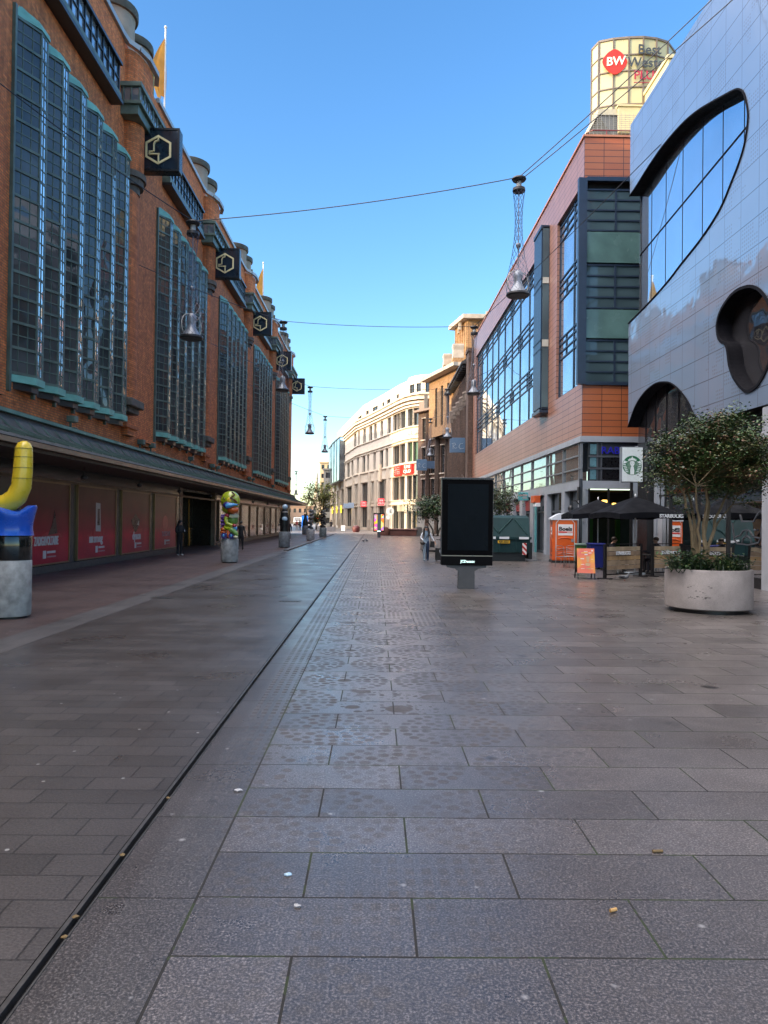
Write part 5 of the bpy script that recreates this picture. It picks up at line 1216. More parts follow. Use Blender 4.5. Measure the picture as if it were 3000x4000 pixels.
# ------------------------------------------------------------------ plinths with sculptures
def column(name, x, y, r, h, col, label, rz=0):
    m=thing(name,label,'plinth',(x,y,0),rz,'round concrete plinths along the footpath')
    g=M('plinth_'+label.split()[0],col,.7,var=.45,scale=5,bump=.35)
    MB().lathe([(r-.06,.0),(r-.06,.04)],36).build('foot',BLACK,m,local=True,smooth=True)
    MB().lathe([(r-.01,.04),(r,.06),(r,h-.02),(r-.015,h),(.02,h)],40).build('shaft',g,m,local=True,smooth=True); return m
def sculptures():
    con=(.30,.29,.27); grey=(.16,.18,.20)
    column('plinth',-6.81,13.95,.375,1.07,(.34,.33,.31),'pale stained concrete plinth cut by the left edge of the photo')
    column('plinth',-6.22,31.85,.37,1.02,(.30,.31,.31),'mottled concrete plinth under the colourful bird-headed figure')
    column('plinth',-5.98,48.9,.37,1.05,grey,'dark slate plinth under the black figure with a pale blue ball head')
    column('plinth',-5.72,65.7,.36,1.0,(.30,.31,.33),'light plinth under the grey knotted sculpture')
    column('plinth',-5.43,77.1,.37,1.0,(.13,.16,.17),'teal grey plinth under the stacked black discs')
    column('plinth',-8.6,91.2,.38,1.1,(.14,.15,.17),'farthest small plinth, under the dark bottle shape')
    ye=M('gloss_yellow',(.80,.56,.035),.3,coat=.4,var=.14,scale=3,bump=.1); bl=M('gloss_blue',(.012,.10,.55),.3,coat=.4,var=.2,scale=3,bump=.1); bk=M('gloss_black',(.008,.010,.010),.16,coat=.8)
    # yellow bent finger, blue collar, black drum
    r=thing('finger_sculpture','glossy sculpture of a bent yellow form rising from a blue collar and a black drum','sculpture',(-6.81,13.95,1.07))
    MB().lathe([(.36,0),(.372,.02),(.375,.42),(.36,.46),(.30,.48)],40).build('black_drum',bk,r,local=True,smooth=True)
    m=MB(); n=44; vs=[]; prof=[(0.40,.46),(.385,.52),(.375,.6),(.385,.7),(.41,.82),(.44,.92),(.43,.955),(.30,.95)]
    for (q,z) in prof:
        for j in range(n):
            a=2*pi*j/n; k=(z-.46)/.5; wv=.05*k*sin(a*2+.5)+.04*k*cos(a*3)
            vs.append((q*cos(a)*(1+.03*sin(3*a)*k),q*sin(a),z+wv))
    m.add(vs,[(i*n+j,i*n+(j+1)%n,(i+1)*n+(j+1)%n,(i+1)*n+j) for i in range(len(prof)-1) for j in range(n)]+[tuple((len(prof)-1)*n+j for j in range(n))]); m.build('blue_collar',bl,r,local=True,smooth=True)
    pts=[(-.62,.02,.98),(-.45,.01,.98),(-.25,0,1.0),(-.05,0,1.06),(.10,0,1.18),(.185,0,1.38),(.205,0,1.65),(.215,0,1.95),(.22,0,2.10),(.222,0,2.19),(.222,0,2.225)]
    rr=[.13,.165,.18,.185,.185,.178,.17,.160,.15,.105,.04]
    MB().tube(pts,rr,28).build('yellow_finger',ye,r,local=True,smooth=True)
    sm=MB()
    for z,q in ((1.52,.176),(1.72,.170),(1.92,.164),(2.08,.155)):
        x=.2+.02*(z-1.5)/.6; sm.tube([(x+q*cos(a),q*sin(a),z) for a in [i*2*pi/28 for i in range(28)]],.0045,4,closed=True)
    sm.build('seam',M('seam_dark',(.12,.09,.01),.6),r,local=True)
    # cartoon figure with a bird-like head (generic)
    G_=M('gloss_lime',(.36,.44,.02),.25,coat=.6,var=.06); P=M('gloss_purple',(.16,.07,.30),.3,coat=.5); O=M('gloss_orange',(.62,.12,.015),.3,coat=.5); R=M('gloss_crimson',(.34,.015,.03),.3,coat=.5); SB=M('gloss_skyblue',(.08,.36,.72),.3,coat=.5); GN=M('gloss_leaf',(.14,.30,.05),.3,coat=.5); DP=M('gloss_indigo',(.03,.02,.16),.3,coat=.5); W=M('gloss_cream',(.62,.62,.40),.3,coat=.4); DR=M('gloss_maroon',(.12,.015,.015),.35)
    r=thing('figure_sculpture','colourful painted cartoon figure with a yellow-green beaked head sitting on small wheels','sculpture',(-6.22,31.85,1.02))
    h=MB().ell((0,0,1.62),(.41,.37,.42),28,18); h.ell((-.05,-.02,1.28),(.30,.28,.24),20,12); h.build('head',G_,r,local=True,smooth=True)
    m=MB(); m.tube([(-.10,-.36,1.44),(-.05,-.40,1.40),(.08,-.44,1.41),(.24,-.43,1.45),(.38,-.36,1.44)],[.07,.12,.10,.06,.02],14); m.build('upper_beak',SB,r,local=True,smooth=True)
    m=MB(); m.ell((-.04,-.37,1.42),(.20,.10,.16),18,10); m.tube([(.0,-.38,1.41),(.20,-.40,1.45),(.40,-.34,1.45)],[.10,.075,.03],12); m.build('beak_rim',DP,r,local=True,smooth=True)
    m=MB(); m.ell((.16,-.24,1.23),(.25,.22,.17),20,12); m.build('lower_beak',O,r,local=True,smooth=True)
    m=MB(); m.ell((.02,-.36,1.63),(.10,.06,.13),12,8); m.build('cheek',ye,r,local=True,smooth=True)
    m=MB(); m.ell((-.19,-.34,1.70),(.045,.03,.04),10,8); e=m.build('eye',BLACK,r,local=True,smooth=True); MB().ell((-.19,-.368,1.705),(.018,.01,.018),8,6).build('glint',W,e,local=True,smooth=True)
    m=MB()
    zig=[(.12,-.355,1.99),(.24,-.31,1.86),(.06,-.40,1.73),(.22,-.37,1.66),(.33,-.29,1.55)]
    for p,q in zip(zig,zig[1:]): m.bar(p,q,.05,.05)
    m.build('zigzag',DR,r,local=True)
    m=MB()
    for k in range(9):
        for s in (-1,1): m.ell((-.27+.055*s,.0-.1*(k%2),.98-k*.075),(.075,.10,.06),10,8)
    m.build('purple_braid',P,r,local=True,smooth=True)
    m=MB(); m.ell((.1,0,.82),(.24,.20,.30),18,12); m.build('torso',GN,r,local=True,smooth=True)
    MB().lathe([(.25,.90),(.27,.95),(.25,1.03),(.16,1.06)],20,(.12,-.02)).build('collar',W,r,local=True,smooth=True)
    m=MB(); m.ell((-.08,-.22,.99),(.105,.10,.10),12,8); m.build('shoulder',R,r,local=True,smooth=True)
    m=MB(); m.tube([(-.12,-.22,.93),(-.13,-.26,.76),(-.06,-.30,.64),(.10,-.34,.58),(.2,-.34,.57)],[.085,.088,.085,.08,.06],12); m.build('arm',G_,r,local=True,smooth=True)
    m=MB(); m.ell((.24,-.34,.56),(.11,.09,.075),12,8); m.build('hand',R,r,local=True,smooth=True)
    m=MB(); m.tube([(-.16,-.18,.48),(-.02,-.28,.44),(.12,-.34,.40)],[.11,.11,.10],12); m.build('thigh',G_,r,local=True,smooth=True)
    m=MB(); m.tube([(.10,-.34,.40),(.22,-.36,.32),(.33,-.36,.22),(.36,-.36,.13)],[.11,.115,.10,.07],12); m.build('shin',GN,r,local=True,smooth=True)
    m=MB(); m.ell((.33,-.38,.08),(.10,.13,.07),12,8); m.build('foot',W,r,local=True,smooth=True)
    m=MB(); m.ell((.27,-.30,.44),(.10,.09,.14),12,8); m.build('knee_pad',SB,r,local=True,smooth=True)
    m=MB(); m.ell((-.24,-.1,.40),(.15,.18,.11),14,8); m.ell((-.25,-.1,.27),(.15,.16,.10),14,8); m.tube([(-.02,-.30,.40),(.0,-.32,.2),(.03,-.32,.05)],[.07,.075,.07],10); m.tube([(-.3,0,.1),(.3,0,.1)],.09,10); m.build('cart',O,r,local=True,smooth=True)
    for x in (-.17,.15):
        m=MB().tube([(x,-.40,.13),(x,-.26,.13)],.13,18); w=m.build('wheel',DP,r,local=True,smooth=True); MB().ell((x-.02,-.405,.14),(.045,.02,.06),10,6).build('hub',SB,w,local=True,smooth=True)
    # black figure with ball head
    r=thing('ball_head_sculpture','black standing figure sculpture with a pale blue ball head','sculpture',(-5.98,48.9,1.05))
    bz=M('black_bronze',(.018,.02,.022),.35,.3,var=.4,scale=4); pb=M('pale_blue_gloss',(.42,.58,.72),.3,coat=.5)
    MB().ell((.02,0,1.62),(.19,.19,.18),16,12).build('ball',pb,r,local=True,smooth=True)
    m=MB().tube([(0,0,0),(0,0,.3),(-.02,0,.62),(.02,0,.95),(0,0,1.2),(.03,0,1.45)],[.28,.26,.33,.27,.24,.19],16); m.ell((-.06,-.05,.78),(.30,.24,.22),14,8); m.tube([(-.2,-.1,.5),(-.38,-.15,.42)],[.07,.05],8); m.build('body',bz,r,local=True,smooth=True)
    MB().ell((.03,-.22,.83),(.19,.10,.17),12,8).build('breast_plate',pb,r,local=True,smooth=True)
    m=MB().ell((.05,-.15,1.28),(.2,.14,.06),12,6); m.build('grey_band',M('band_grey',(.2,.2,.2),.4),r,local=True,smooth=True)
    # knotted grey sculpture, stacked discs, bottle
    r=thing('knot_sculpture','knotted dark grey sculpture on the light plinth','sculpture',(-5.72,65.7,1.0)); m=MB(); pts=[((.16+.10*sin(i*.9))*cos(i*1.15),(.16+.08*cos(i*.7))*sin(i*1.15),.06+i*.062) for i in range(26)]; m.tube(pts,[.10+.035*sin(i*1.3) for i in range(26)],10); m.ell((.06,0,1.60),(.20,.18,.16),12,8); m.build('knot',M('knot_grey',(.12,.12,.125),.5,.2,var=.4,scale=5),r,local=True,smooth=True)
    r=thing('disc_stack_sculpture','stack of tilted black discs on the teal grey plinth','sculpture',(-5.43,77.1,1.0)); m=MB()
    for k in range(9):
        z=.02+k*.2; q=.34+.05*sin(k*2.1); t=.10*sin(k*1.7)
        vs=[];n=20
        for zz,qq in ((0,q*.8),(.05,q),(.11,q*.9),(.2,q*.45)):
            for j in range(n): a=2*pi*j/n; vs.append((qq*cos(a)+.04*sin(k*3),qq*sin(a),z+zz+t*cos(a)*qq/.3))
        m.add(vs,[(i*n+j,i*n+(j+1)%n,(i+1)*n+(j+1)%n,(i+1)*n+j) for i in range(3) for j in range(n)]+[tuple(range(n)),tuple(3*n+j for j in range(n))])
    m.build('discs',bz,r,local=True,smooth=True)
    r=thing('bottle_sculpture','dark bottle-shaped sculpture on the farthest small plinth','sculpture',(-8.6,91.2,1.1)); MB().lathe([(.34,0),(.36,.2),(.30,.6),(.18,.95),(.15,1.3),(.2,1.35),(.19,1.42)],20).build('bottle',bz,r,local=True,smooth=True)
sculptures()

# ------------------------------------------------------------------ street furniture
def furniture():
    # near advertising screen
    bk=M('screen_housing',(.005,.005,.006),.5,ior=1.15); gl=M('screen_glass',(.004,.004,.005),.3,0,.2,1,ior=1.08)
    r=thing('advert_screen','tall black digital advertising screen standing switched off on a grey foot','advert display',(2.56,20.7,0))
    x0,x1,y,z0,z1=1.85,3.28,20.7,.66,3.11
    MB().box(x0,y,z0+.28,x1,y+.26,z1-.06).build('housing',bk,r,bevel=.02)
    MB().box(x0-.02,y-.02,z1-.06,x1+.02,y+.28,z1).build('top_cap',M('cap_grey',(.05,.05,.055),.3,.4),r,bevel=.01)
    MB().box(x0,y-.02,z0,x1,y+.28,z0+.255).build('base_box',bk,r,bevel=.015)
    MB().box(x0,y-.015,z0+.255,x1,y+.27,z0+.28).build('trim',M('trim_alu',(.25,.23,.2),.35,.7),r)
    MB().box(x0+.005,y-.012,z0+.30,x1-.005,y-.002,z1-.08).build('glass_front',gl,r)
    MB().box(x0+.17,y-.016,z0+.42,x1-.13,y-.012,z1-.18).build('screen',M('screen_dark',(.006,.009,.013),.3,0,.25,.8,ior=1.12),r)
    for a,b in ((x0-.012,x0+.008),(x1-.008,x1+.012)): MB().box(a,y-.01,z0+.3,b,y+.24,z1-.07).build('side_trim',M('cap_grey',(.05,.05,.055),.3,.4),r)
    text('JCDecaux',(2.58,y-.025,z0+.11),.095,EMIT('lit_name',(.6,.85,.8),.35),r,FRONT,'lettering',.004,bold=.004)
    ft=M('foot_grey',(.085,.085,.09),.5,.3); MB().prism([(2.33,0),(2.79,0),(2.79,.50),(2.88,.56),(3.10,.60),(3.12,.655),(2.0,.655),(2.02,.60),(2.24,.56),(2.33,.50)],'xz',y+.02,y+.22).build('foot',ft,r,bevel=.01)
    # far advertising screen with a lit picture
    r=thing('advert_screen','small far black advertising screen with colourful lit picture in front of the cream corner','advert display',(.4,79.7,0))
    MB().box(-.22,79.7,.62,.98,79.95,2.62).build('housing',bk,r,bevel=.03)
    g=G('lit_picture'); o=g.xyz(); v=g.n('ShaderNodeTexVoronoi'); g.inp(v,'Vector',g.vec(o[0],o[2])); g.inp(v,'Scale',3.4)
    hs=g.n('ShaderNodeHueSaturation'); g.inp(hs,'Color',v.outputs[1]); g.inp(hs,'Saturation',1.5)
    side=g.math('ABSOLUTE',g.math('SUBTRACT',o[0],.40)); c=g.mix(g.math('GREATER_THAN',side,.20),(.03,.035,.04),g.mix(.5,hs.outputs[0],(.75,.14,.02)))
    g.bsdf(Base_Color=(.02,.02,.02),Roughness=.2,Emission_Color=c,Emission_Strength=.6); MB().box(-.13,79.68,.75,.89,79.695,2.5).build('screen',g.mat,r)
    MB().box(.24,79.75,0,.54,79.9,.62).build('foot',ft,r); MB().box(.2,79.69,.65,.56,79.698,.72).build('lit_strip',EMIT('lit_strip',(.7,.9,.95),1),r)
    # green skip container
    tl=M('container_teal',(.010,.036,.040),.6,var=.3,scale=1.5,ior=1.3); dk=M('container_black',(.010,.014,.016),.5); wh=M('reflector_white',(.7,.74,.78),.4)
    r=thing('waste_container','dark teal closed waste container with a yellow plate and red-white chevron','container',(6.2,35.4,0))
    m=MB(); m.prism([(4.6,.42),(7.35,.42),(7.42,1.12),(4.5,1.12)],'xz',35.4,39.0); m.build('body',tl,r,bevel=.02)
    m=MB(); m.prism([(35.38,1.12),(35.75,2.08),(36.4,2.2),(38.8,2.1),(39.0,1.12)],'yz',4.52,7.40); m.build('hopper',tl,r,bevel=.02)
    MB().box(4.75,35.5,0,7.2,38.9,.42).build('undercarriage',dk,r)
    MB().box(4.45,35.33,1.05,7.46,35.40,1.16).build('ledge',tl,r)
    for x in (5.0,5.9,6.72): MB().box(x,35.345,.45,x+.09,35.40,1.05).build('rib',tl,r)
    m=MB()
    for p,q in (((5.35,2.05),(5.9,1.35)),((5.9,1.35),(6.6,2.05)),((6.7,2.0),(7.25,1.3))): m.bar((p[0],35.38+(p[1]-1.12)*.385-.015,p[1]),(q[0],35.38+(q[1]-1.12)*.385-.015,q[1]),.05,.05)
    m.build('brace',M('container_edge',(.016,.055,.055),.5),r)
    for x in (5.28,5.92,6.86): MB().box(x,35.315,1.06,x+.46,35.328,1.17).build('reflector',wh,r)
    pl=MB().box(5.84,35.33,.86,6.42,35.342,.99).build('number_plate',M('plate_yellow',(.70,.42,.02),.4),r); text('KJD-2223',(6.13,35.325,.925),.115,BLACK,pl,FRONT,'plate_letters',.003,bold=.004)
    ch=G('chevron'); o=ch.xyz(); f=ch.math('FRACT',ch.math('DIVIDE',ch.math('ADD',o[0],o[2]),.26)); ch.bsdf(Base_Color=ch.mix(ch.math('GREATER_THAN',f,.5),(.72,.72,.72),(.42,.02,.02)),Roughness=.4); MB().box(7.02,35.32,.32,7.22,35.334,.88).build('chevron_board',ch.mat,r)
    MB().box(7.36,35.6,.1,7.55,38.5,.9).build('side_rail',dk,r)
    # portable toilet
    og=M('toilet_orange',(.66,.105,.012),.4,var=.10,scale=2,coat=.3,bump=.1); rf=M('toilet_roof',(.66,.70,.76),.4,var=.06,scale=2); rz=-RAD(7)
    r=thing('portable_toilet','orange portable toilet cabin with rounded white roof','portable toilet',(8.84,34.55,0),rz)
    MB().box(-.56,-.0,.10,.56,1.1,2.02).build('cabin',og,r,bevel=.03,local=True)
    m=MB(); n=12; m.prism([(-.62,2.0)]+[(-.62+1.24*i/n,2.08+.26*sin(pi*i/n)) for i in range(n+1)]+[(.62,2.0)],'xz',-.06,1.16); m.build('roof',rf,r,local=True,bevel=.02)
    d=MB(); d.prism([(-.38,.13),(.42,.13),(.42,1.86),(.30,2.0),(.02,2.06),(-.26,2.0),(-.38,1.86)],'xz',-.035,-.001); do=d.build('door',og,r,local=True,bevel=.01)
    e=MB(); ed=M('toilet_edge',(.55,.50,.50),.5); path=[(-.40,.12),(-.40,1.86),(-.27,2.02),(.02,2.085),(.31,2.02),(.44,1.86),(.44,.12)]
    for p,q in zip(path,path[1:]): e.bar((p[0],-.03,p[1]),(q[0],-.03,q[1]),.04,.03)
    e.build('door_frame',ed,r,local=True)
    for zz in (.42,.62,1.12): MB().tube([(-.3,-.045,zz),(-.1,-.05,zz+.06),(.12,-.05,zz+.06),(.34,-.045,zz)],.022,6).build('door_rib',og,do,local=True,smooth=True)
    MB().box(.29,-.06,.98,.40,-.03,1.14).build('latch',M('latch_grey',(.25,.26,.28),.4),do,local=True)
    b=MB().box(-.31,-.045,1.28,.36,-.036,1.80).build('name_panel',M('panel_white',(.78,.8,.83),.4,var=.03),do,local=True)
    text('Boels',(.025,-.05,1.58),.25,BLACK,b,FRONT,'panel_letters',.004,bold=.008,sx=1.1,local=True)
    MB().box(-.29,-.05,1.40,.34,-.045,1.47).build('red_stripe',M('stripe_red',(.62,.04,.03),.4),b,local=True); MB().box(.1,-.05,1.42,.32,-.0505,1.45).build('white_dash',wh,b,local=True)
    for zz,h in ((1.80,.12),(.5,.10),(.3,.08)):
        m=MB(); 
        for q in range(4): m.box(-.575,.18,zz+q*h*.28,-.558,.62,zz+q*h*.28+.012)
        m.build('vent',M('vent_dark',(.10,.02,.012),.5),r,local=True)
    sp=MB().box(-.575,.22,1.32,-.561,.55,1.66).build('side_panel',M('panel_white',(.78,.8,.83),.4),r,local=True); MB().box(-.58,.27,1.42,-.575,.5,1.5).build('side_print',BLACK,sp,local=True)
    MB().box(-.575,.2,.62,-.561,.62,1.1).build('side_recess',M('toilet_orange_dark',(.48,.07,.010),.45),r,local=True,bevel=.02)
    MB().box(-.60,-.05,0,.60,1.15,.10).build('skid',M('skid_dark',(.02,.018,.018),.6),r,local=True)
    # A-board menu
    r=thing('menu_board','pink and orange menu A-board beside the wooden screens','sign board',(7.1,24.95,0),RAD(-6))
    g=G('menu_print'); o=g.xyz(); n=g.noise(1.6,2); c=g.ramp(g.math('ADD',n,g.math('MULTIPLY',o[2],.10)),[(.38,(.72,.16,.16)),(.55,(.78,.22,.10)),(.68,(.80,.48,.06))]); g.bsdf(Base_Color=c,Roughness=.35)
    def lean(x,z,o=0): return (x,-.14+.20*z+o,z)
    m=MB(); m.add([lean(-.29,.20,-.02),lean(.30,.20,-.02),lean(.28,1.02,-.02),lean(-.29,1.02,-.02),lean(-.29,.20),lean(.30,.20),lean(.28,1.02),lean(-.29,1.02)],[(0,1,2,3),(4,7,6,5),(0,4,5,1),(1,5,6,2),(2,6,7,3),(3,7,4,0)]); pn=m.build('poster',g.mat,r,local=True)
    for x in (-.27,.28):
        MB().bar((x,-.14,0),lean(x,1.02,.01),.035,.03).build('leg',BLACK,r,local=True); MB().bar((x-.02,.42,0),(x,.10,1.03),.035,.03).build('leg',BLACK,r,local=True)
    MB().add([(-.29,.10,1.0),(-.29,.38,.2),(.27,.38,.2),(.27,.10,1.0)],[(0,1,2,3)]).build('back_board',BLACK,r,local=True)
    wp=M('menu_white',(.80,.74,.70),.5); yp=M('menu_yellow',(.85,.60,.12),.5); bp=M('menu_beige',(.55,.36,.20),.5)
    def pr(x0,x1,z0,z1,mm): MB().add([lean(x0,z0,-.03),lean(x1,z0,-.03),lean(x1,z1,-.03),lean(x0,z1,-.03)],[(0,1,2,3)]).build('print',mm,pn,local=True)
    for a in ((-.06,.06,.91,.93,wp),(-.15,.07,.86,.885,yp),(.09,.19,.86,.885,wp),(-.04,.06,.80,.84,wp),(-.18,-.06,.66,.69,wp),(-.17,-.06,.48,.495,wp),(-.17,-.05,.34,.355,wp),(.16,.24,.66,.67,wp),(.17,.24,.34,.35,wp)): pr(*a)
    MB().add([lean(.0,.76,-.03),lean(.12,.76,-.03),lean(.10,.57,-.03),lean(.03,.57,-.03)],[(0,1,2,3)]).build('print',bp,pn,local=True)
    MB().add([lean(.06+.085*cos(t),.49+.055*sin(t),-.03) for t in [i*2*pi/16 for i in range(16)]],[tuple(range(16))]).build('print',bp,pn,local=True)
    MB().add([lean(-.01,.37,-.03),lean(.14,.37,-.03),lean(.16,.32,-.03),lean(.02,.345,-.03)],[(0,1,2,3)]).build('print',bp,pn,local=True)
    MB().add([lean(.21+.03*cos(t),.95+.03*sin(t),-.03) for t in [i*2*pi/12 for i in range(12)]],[tuple(range(12))]).build('print',wp,pn,local=True)
    # wooden screens of the terrace
    wd=M('weathered_planks',(.30,.215,.135),.75,var=.45,scale=1.1,bump=.3); wl=M('letters_pale',(.72,.77,.82),.45)
    def screen(a,b,label,tx):
        L=math.hypot(b[0]-a[0],b[1]-a[1]); r=thing('terrace_screen',label,'screen',(*a,0),math.atan2(b[1]-a[1],b[0]-a[0]),'wooden terrace screens')
        for x in (0,L):
            MB().box(x-.05,-.04,0,x+.05,.04,1.17).build('post',BLACK,r,local=True); MB().box(x-.08,-.25,0,x+.08,.25,.03).build('foot',BLACK,r,local=True)
        MB().box(0,-.02,1.15,L,.02,1.18).build('top_rail',BLACK,r,local=True); MB().box(0,-.015,.12,L,.015,.16).build('bottom_rail',BLACK,r,local=True)
        for k in range(5):
            z=.30+k*.158; MB().box(.06,-.022,z,L-.06,.012,z+.143).build('plank',M('plank_%d'%k,[(.30,.22,.145),(.33,.25,.17),(.40,.27,.14),(.27,.20,.14),(.36,.29,.20)][k],.75,var=.5,scale=2.2,bump=.4),r,local=True)
        text('STARBUCKS',(tx,-.036,.845),.155,wl,r,FRONT,'lettering',.008,bold=.006,local=True)
    screen((7.76,24.98),(9.42,26.25),'wooden plank screen with white lettering, left of the two by the menu board',1.0)
    screen((9.9,26.4),(11.15,26.95),'wooden plank screen with white lettering, right of the two and half behind the planter',.82)
    # parasols
    cl=M('parasol_black',(.006,.007,.010),.85,var=.25,scale=1.2,ior=1.2); po=M('parasol_pole',(.50,.52,.55),.35,.6)
    def parasol(x,y,ze,za,half,rz,label,txt):
        r=thing('parasol',label,'parasol',(x,y,0),rz,'black terrace parasols')
        MB().tube([(0,0,.05),(0,0,za)],.024,10).build('pole',po,r,local=True,smooth=True)
        m=MB(); cs=[(-half,-half),(half,-half),(half,half),(-half,half)]
        for k in range(4):
            p,q=cs[k],cs[(k+1)%4]; vs=[]; n=8
            for i in range(n+1):
                t=i/n
                for j in range(n+1):
                    s=j/n; ex=p[0]+(q[0]-p[0])*s; ey=p[1]+(q[1]-p[1])*s; dip=.07*t*t*(4*s*(1-s))
                    vs.append((ex*t,ey*t,za-(za-ze)*t**1.12+dip*1.0))
            m.add(vs,[(i*(n+1)+j,i*(n+1)+j+1,(i+1)*(n+1)+j+1,(i+1)*(n+1)+j) for i in range(n) for j in range(n)])
        c=m.build('canopy',cl,r,local=True,smooth=True); v=MB()
        for k in range(4):
            p,q=cs[k],cs[(k+1)%4]; n=8
            for i in range(n):
                a,b=i/n,(i+1)/n; f=lambda s:(p[0]+(q[0]-p[0])*s,p[1]+(q[1]-p[1])*s); h=lambda s: ze+.07*4*s*(1-s)
                v.quad((*f(a),h(a)-.19-.02*(i%2)),(*f(b),h(b)-.19-.02*((i+1)%2)),(*f(b),h(b)),(*f(a),h(a)))
        v.build('valance',cl,c,local=True)
        m=MB()
        for k in range(4): m.bar((0,0,ze+.1),(cs[k][0]*.97,cs[k][1]*.97,ze-.01),.02)
        m.build('ribs',BLACK,r,local=True)
        MB().ell((0,0,za+.05),(.035,.035,.07),8,6).build('finial',M('finial_white',(.7,.72,.75),.4),r,local=True,smooth=True)
        MB().box(-.28,-.28,0,.28,.28,.07).build('base',M('base_pale',(.40,.46,.52),.5),r,local=True,bevel=.02)
        if txt is not None: text('STARBUCKS',(txt,-half-.012,ze-.06),.17,wl,r,FRONT,'lettering',.006,bold=.006,local=True)
    parasol(9.66,27.5,2.22,2.87,1.24,RAD(9),'black parasol with white lettering on its flap, nearer and to the right',.72)
    parasol(9.38,31.2,2.22,2.86,1.30,RAD(-4),'black parasol half hidden behind the nearer one, close to the orange cabin',None)
    # bins
    r=thing('blue_bin','dark blue wheelie bin behind the menu board','bin',(9.0,30.2,0)); MB().prism([(-.24+9.0,.08),(.24+9.0,.08),(.29+9.0,1.0),(-.29+9.0,1.0)],'xz',29.95,30.5).build('body',M('bin_blue',(.010,.018,.16),.45),r,bevel=.02); MB().box(8.68,29.9,1.0,9.32,30.55,1.06).build('lid',M('bin_blue_lid',(.02,.03,.22),.4),r,bevel=.02)
    for x in (8.8,9.2): MB().tube([(x-.03,30.45,.09),(x+.03,30.45,.09)],.09,12).build('wheel',BLACK,r,smooth=True)
    r=thing('green_bin','narrow green bin with a pale lid left of the blue one','bin',(8.62,30.9,0)); MB().prism([(8.42,.0),(8.78,.0),(8.8,.95),(8.40,.95)],'xz',30.8,31.1).build('body',M('bin_green',(.03,.12,.02),.5),r,bevel=.02); MB().box(8.36,30.75,.95,8.84,31.15,1.02).build('lid',M('bin_pale_lid',(.3,.42,.36),.4),r,bevel=.02)
    # bistro chairs and tables
    cm=M('chair_steel',(.32,.32,.33),.35,.7); 
    def chair(x,y,rz,label,proto=[None]):
        if proto[0] is None:
            r=thing('bistro_chair',label,'chair',(x,y,0),rz,'metal terrace chairs')
            MB().box(-.2,-.2,.44,.2,.2,.46).build('seat',cm,r,local=True,bevel=.01)
            m=MB(); m.tube([(-.2,.2,.45),(-.2,.25,.85),(-.1,.26,.9),(.1,.26,.9),(.2,.25,.85),(.2,.2,.45)],.012,6)
            for q in range(4): m.tube([(-.2,.22+.008*q,.55+q*.08),(.2,.22+.008*q,.55+q*.08)],.01,6)
            m.build('backrest',cm,r,local=True,smooth=True)
            for a in (-.18,.18):
                for b in (-.18,.2): MB().tube([(a,b,.45),(a*1.15,b*1.2,0)],.012,6).build('leg',cm,r,local=True,smooth=True)
            proto[0]=r; return r
        o=copy_tree(proto[0]); o.location=(x,y,0); o.rotation_euler=(0,0,rz); o['label']=label; return o
    chair(7.85,31.0,.3,'metal chair just left of the menu board'); chair(8.3,31.5,-.4,'metal chair peeking over the menu board'); chair(8.75,27.3,1.2,'metal chair behind the left wooden screen, empty'); chair(9.2,28.6,.4,'metal chair under the seated man on the left'); chair(10.65,27.95,-1.3,'metal chair under the seated man on the right')
    def table(x,y,label):
        r=thing('bistro_table',label,'table',(x,y,0),0,'terrace tables'); MB().lathe([(.02,.70),(.34,.70),(.35,.72),(.34,.74)],24).build('top',M('table_dark',(.05,.045,.04),.35),r,local=True,smooth=True); MB().tube([(0,0,.03),(0,0,.70)],.03,8).build('leg',BLACK,r,local=True,smooth=True)
        MB().lathe([(.25,0),(.24,.03),(.03,.05)],16).build('base',BLACK,r,local=True,smooth=True)
    table(9.3,27.75,'small round table behind the left wooden screen'); table(10.1,27.75,'small round table before the seated man on the right')
    # post with camera by the corner
    r=thing('camera_post','dark slim post with a curled arm and dome camera at the tiled corner','post',(9.86,35.6,0))
    MB().tube([(9.86,35.6,0),(9.86,35.6,4.0)],.085,12).build('post',M('post_blue_grey',(.045,.055,.07),.45,.3),r,smooth=True); MB().tube([(9.8,35.6,2.75),(9.6,35.55,2.95),(9.42,35.5,2.9),(9.36,35.5,2.7)],.03,8).build('arm',BLACK,r,smooth=True); MB().ell((9.36,35.5,2.55),(.14,.14,.17),12,8).build('dome_camera',BLACK,r,smooth=True); MB().box(9.72,35.45,2.95,9.8,35.75,3.6).build('box',BLACK,r)
    MB().box(10.02,35.9,1.95,10.18,35.94,3.55).build('panel',M('panel_pale',(.4,.43,.46),.5),r)
    # projecting shop signs on the tiled block
    r=thing('turquoise_sign','turquoise projecting shop sign with faded pink lettering','sign',(9.6,48.4,3.3)); MB().box(9.32,48.4,3.28,10.0,48.55,3.82).build('panel',M('turquoise_panel',(.10,.38,.42),.4,var=.06),r,bevel=.02)
    m=MB()
    for q in range(9): m.box(9.38+q*.058,48.385,3.56,9.42+q*.058,48.398,3.68)
    m.box(9.6,48.385,3.43,9.9,48.398,3.47); m.build('faded_letters',M('faded_pink',(.55,.32,.30),.5),r)
    r=thing('orange_sign','orange box sign with a white lower half over the dark shop door','sign',(9.9,45.2,3.0)); MB().box(9.55,44.6,3.05,9.92,45.6,3.48).build('orange_box',M('sign_orange',(.55,.09,.02),.4),r,bevel=.02); MB().box(9.62,44.55,2.82,9.92,45.3,3.04).build('white_box',M('panel_white',(.78,.8,.83),.4),r,bevel=.02); MB().box(9.92,45,3.1,10,45.2,3.3).build('bracket',BLACK,r)
    # rusty steel bench planter before the cream corner
    cor=M('corten_steel',(.15,.060,.045),.7,.1,var=.3,scale=1.2)
